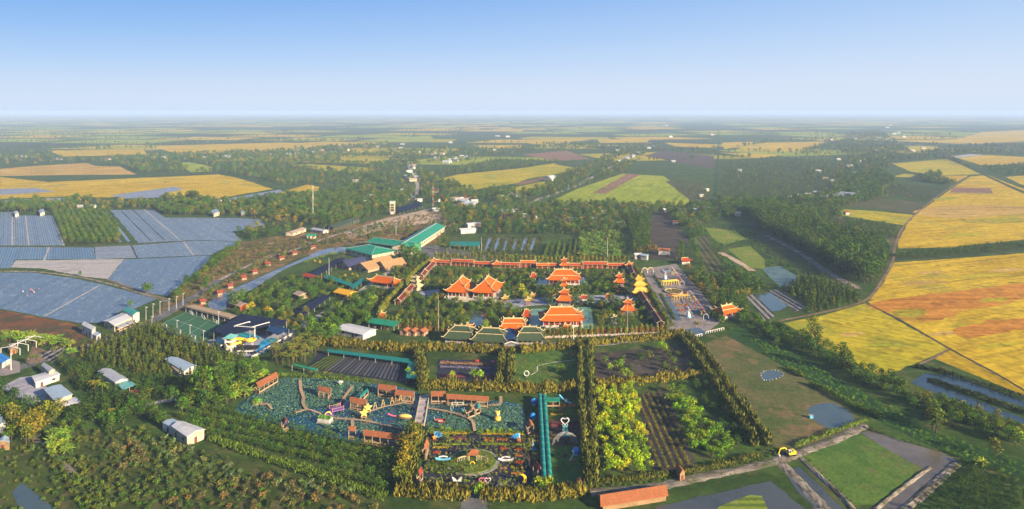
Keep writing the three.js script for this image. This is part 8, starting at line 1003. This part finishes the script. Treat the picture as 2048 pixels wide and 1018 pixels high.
const FAR = [
  ['broadleaf_tree', [[-40, 332], [-40, 318], [60, 312], [130, 316], [200, 320], [300, 312], [420, 306], [560, 302], [700, 292], [760, 290], [830, 300], [850, 318], [830, 340], [800, 368], [740, 366], [650, 372], [600, 368], [560, 372], [480, 352], [440, 345], [360, 348], [280, 346], [240, 330], [170, 324], [50, 330]], 13, [1, 1.7], 'hazy wood beyond the golden field', .62],
  ['broadleaf_tree', [[830, 400], [800, 370], [840, 340], [880, 356], [940, 384], [990, 398], [960, 404], [900, 414]], 9, [.9, 1.5], 'wood round the village road houses', .8],
  ['broadleaf_tree', [[980, 396], [1060, 386], [1120, 352], [1170, 336], [1200, 318], [1260, 300], [1300, 290], [1290, 312], [1250, 345], [1160, 376], [1090, 406], [1000, 418]], 10, [.9, 1.6], 'belt of trees along the distant village road', .75],
  ['broadleaf_tree', [[1434, 258], [1440, 258], [1444, 330], [1454, 405], [1408, 405], [1425, 330]], 11, [.35, .7], 'belt of trees along the straight canal', .5],
  ['broadleaf_tree', [[1640, 390], [1690, 350], [1700, 320], [1670, 290], [1700, 265], [1760, 262], [1800, 290], [1830, 312], [1900, 316], [1780, 326], [1770, 350], [1740, 372]], 12, [1, 1.7], 'hazy wood along the town road on the right', .75],
  ['broadleaf_tree', [[1820, 310], [1900, 296], [2000, 290], [2090, 288], [2090, 310], [1980, 308], [1900, 312]], 13, [1, 1.7], 'hazy belt of trees at the right edge', .7],
  ['broadleaf_tree', [[1600, 300], [1660, 290], [1690, 330], [1720, 370], [1640, 385], [1600, 330]], 14, [.8, 1.4], 'hazy orchard wood before the town', .5],
  ['orchard_tree', [[880, 340], [1000, 318], [1130, 323], [1040, 336], [914, 349], [885, 354]], [9, 11], [1.6, 2.2], 'dark orchard rows behind the yellow green field', 1],
  ['orchard_tree', [[940, 388], [990, 374], [1030, 376], [1030, 384], [980, 394]], 6, [1.4, 1.8], 'dark orchard clump before the yellow green field', 1],
  ['orchard_tree', [[1442, 325], [1560, 314], [1690, 332], [1700, 360], [1640, 392], [1540, 400], [1442, 390]], [8, 16], [1.2, 1.8], 'dark orchard rows right of the straight canal', .9],
  ['orchard_tree', [[1330, 364], [1400, 364], [1422, 396], [1390, 402]], [8, 9], [1, 1.5], 'orchard beside the bright green paddy field', .6],
  ['orchard_tree', [[500, 348], [640, 346], [760, 346], [790, 366], [640, 368], [560, 372]], [8, 10], [1.4, 2], 'dark orchard behind the small yellow field', .9],
  ['broadleaf_tree', [[1840, 356], [1870, 344], [1885, 352], [1880, 362], [1912, 364], [1900, 372], [1850, 364]], 7, [.9, 1.4], 'dark grove among the far fields', .9],
  ['broadleaf_tree', [[1760, 376], [1800, 372], [1870, 398], [1860, 406], [1760, 394]], 8, [.7, 1.1], 'bushy grove above the terraced beds', .8],
  ['orchard_tree', [[1962, 334], [2090, 326], [2090, 348], [2010, 352], [1985, 346]], [8, 10], [1.4, 2], 'dark orchard at the right edge', .95],
  ['broadleaf_tree', [[1880, 312], [1905, 318], [1975, 350], [2060, 392], [2060, 400], [1965, 352], [1895, 322]], 8, [.8, 1.3], 'belt of trees along the far track', .8],
  ['broadleaf_tree', [[280, 290], [560, 280], [700, 284], [560, 286], [300, 300]], 20, [1, 1.8], 'hazy far belt of trees', .45],
  ['broadleaf_tree', [[0, 306], [100, 300], [280, 290], [296, 296], [100, 308]], 20, [1, 1.8], 'faint belt of trees in the haze', .35],
  ['broadleaf_tree', [[800, 300], [1000, 292], [1190, 286], [1200, 300], [1040, 306], [900, 330], [850, 325]], 17, [1, 1.7], 'hazy wood around the far hamlet', .55],
  ['broadleaf_tree', [[1200, 290], [1430, 298], [1430, 310], [1300, 300], [1210, 312]], 17, [1, 1.7], 'hazy belt of trees before the purplish rows', .5],
  ['broadleaf_tree', [[1450, 300], [1530, 282], [1700, 276], [1700, 284], [1600, 306], [1470, 318]], 19, [1, 1.7], 'hazy belt of trees across the right plain', .4],
];
for (const [k, px, gap, size, l, thin] of FAR) { zone(k, px, gap, [size[0] * .6, size[1]], l, l, { thin, far: 1, patchy: /orchard/.test(k) ? 0 : 90 }); if (/broad/.test(k)) zone('golden_tree', px, (Array.isArray(gap) ? gap[0] : gap) * 2, [size[0] * .5, size[1] * .9], l + ' with paler crowns', l + ', paler crowns', { thin, far: 1 }); }
edges();
zone('orchard_tree', [[1792, 504], [1900, 499], [2060, 483], [2060, 496], [1900, 513], [1792, 519]], [4, 4.5], [.7, 1.1], 'bushy tree on the planted dyke strip', 'bushy trees of the planted dyke strip', { rows: [[1790, 512], [2040, 492]], jit: .25 }); PLANT[PLANT.length - 1].picked = 1;
zone('shrub', [[-20, 905], [60, 895], [110, 960], [150, 1025], [-20, 1025]], 2.6, [.4, .9], 'weedy shrub beside the pond of the lower left corner', 'weedy shrubs beside the corner pond', { thin: .6, tint: [1.1, 1.1, .8] });
plant();
renderer.render(scene, camera);
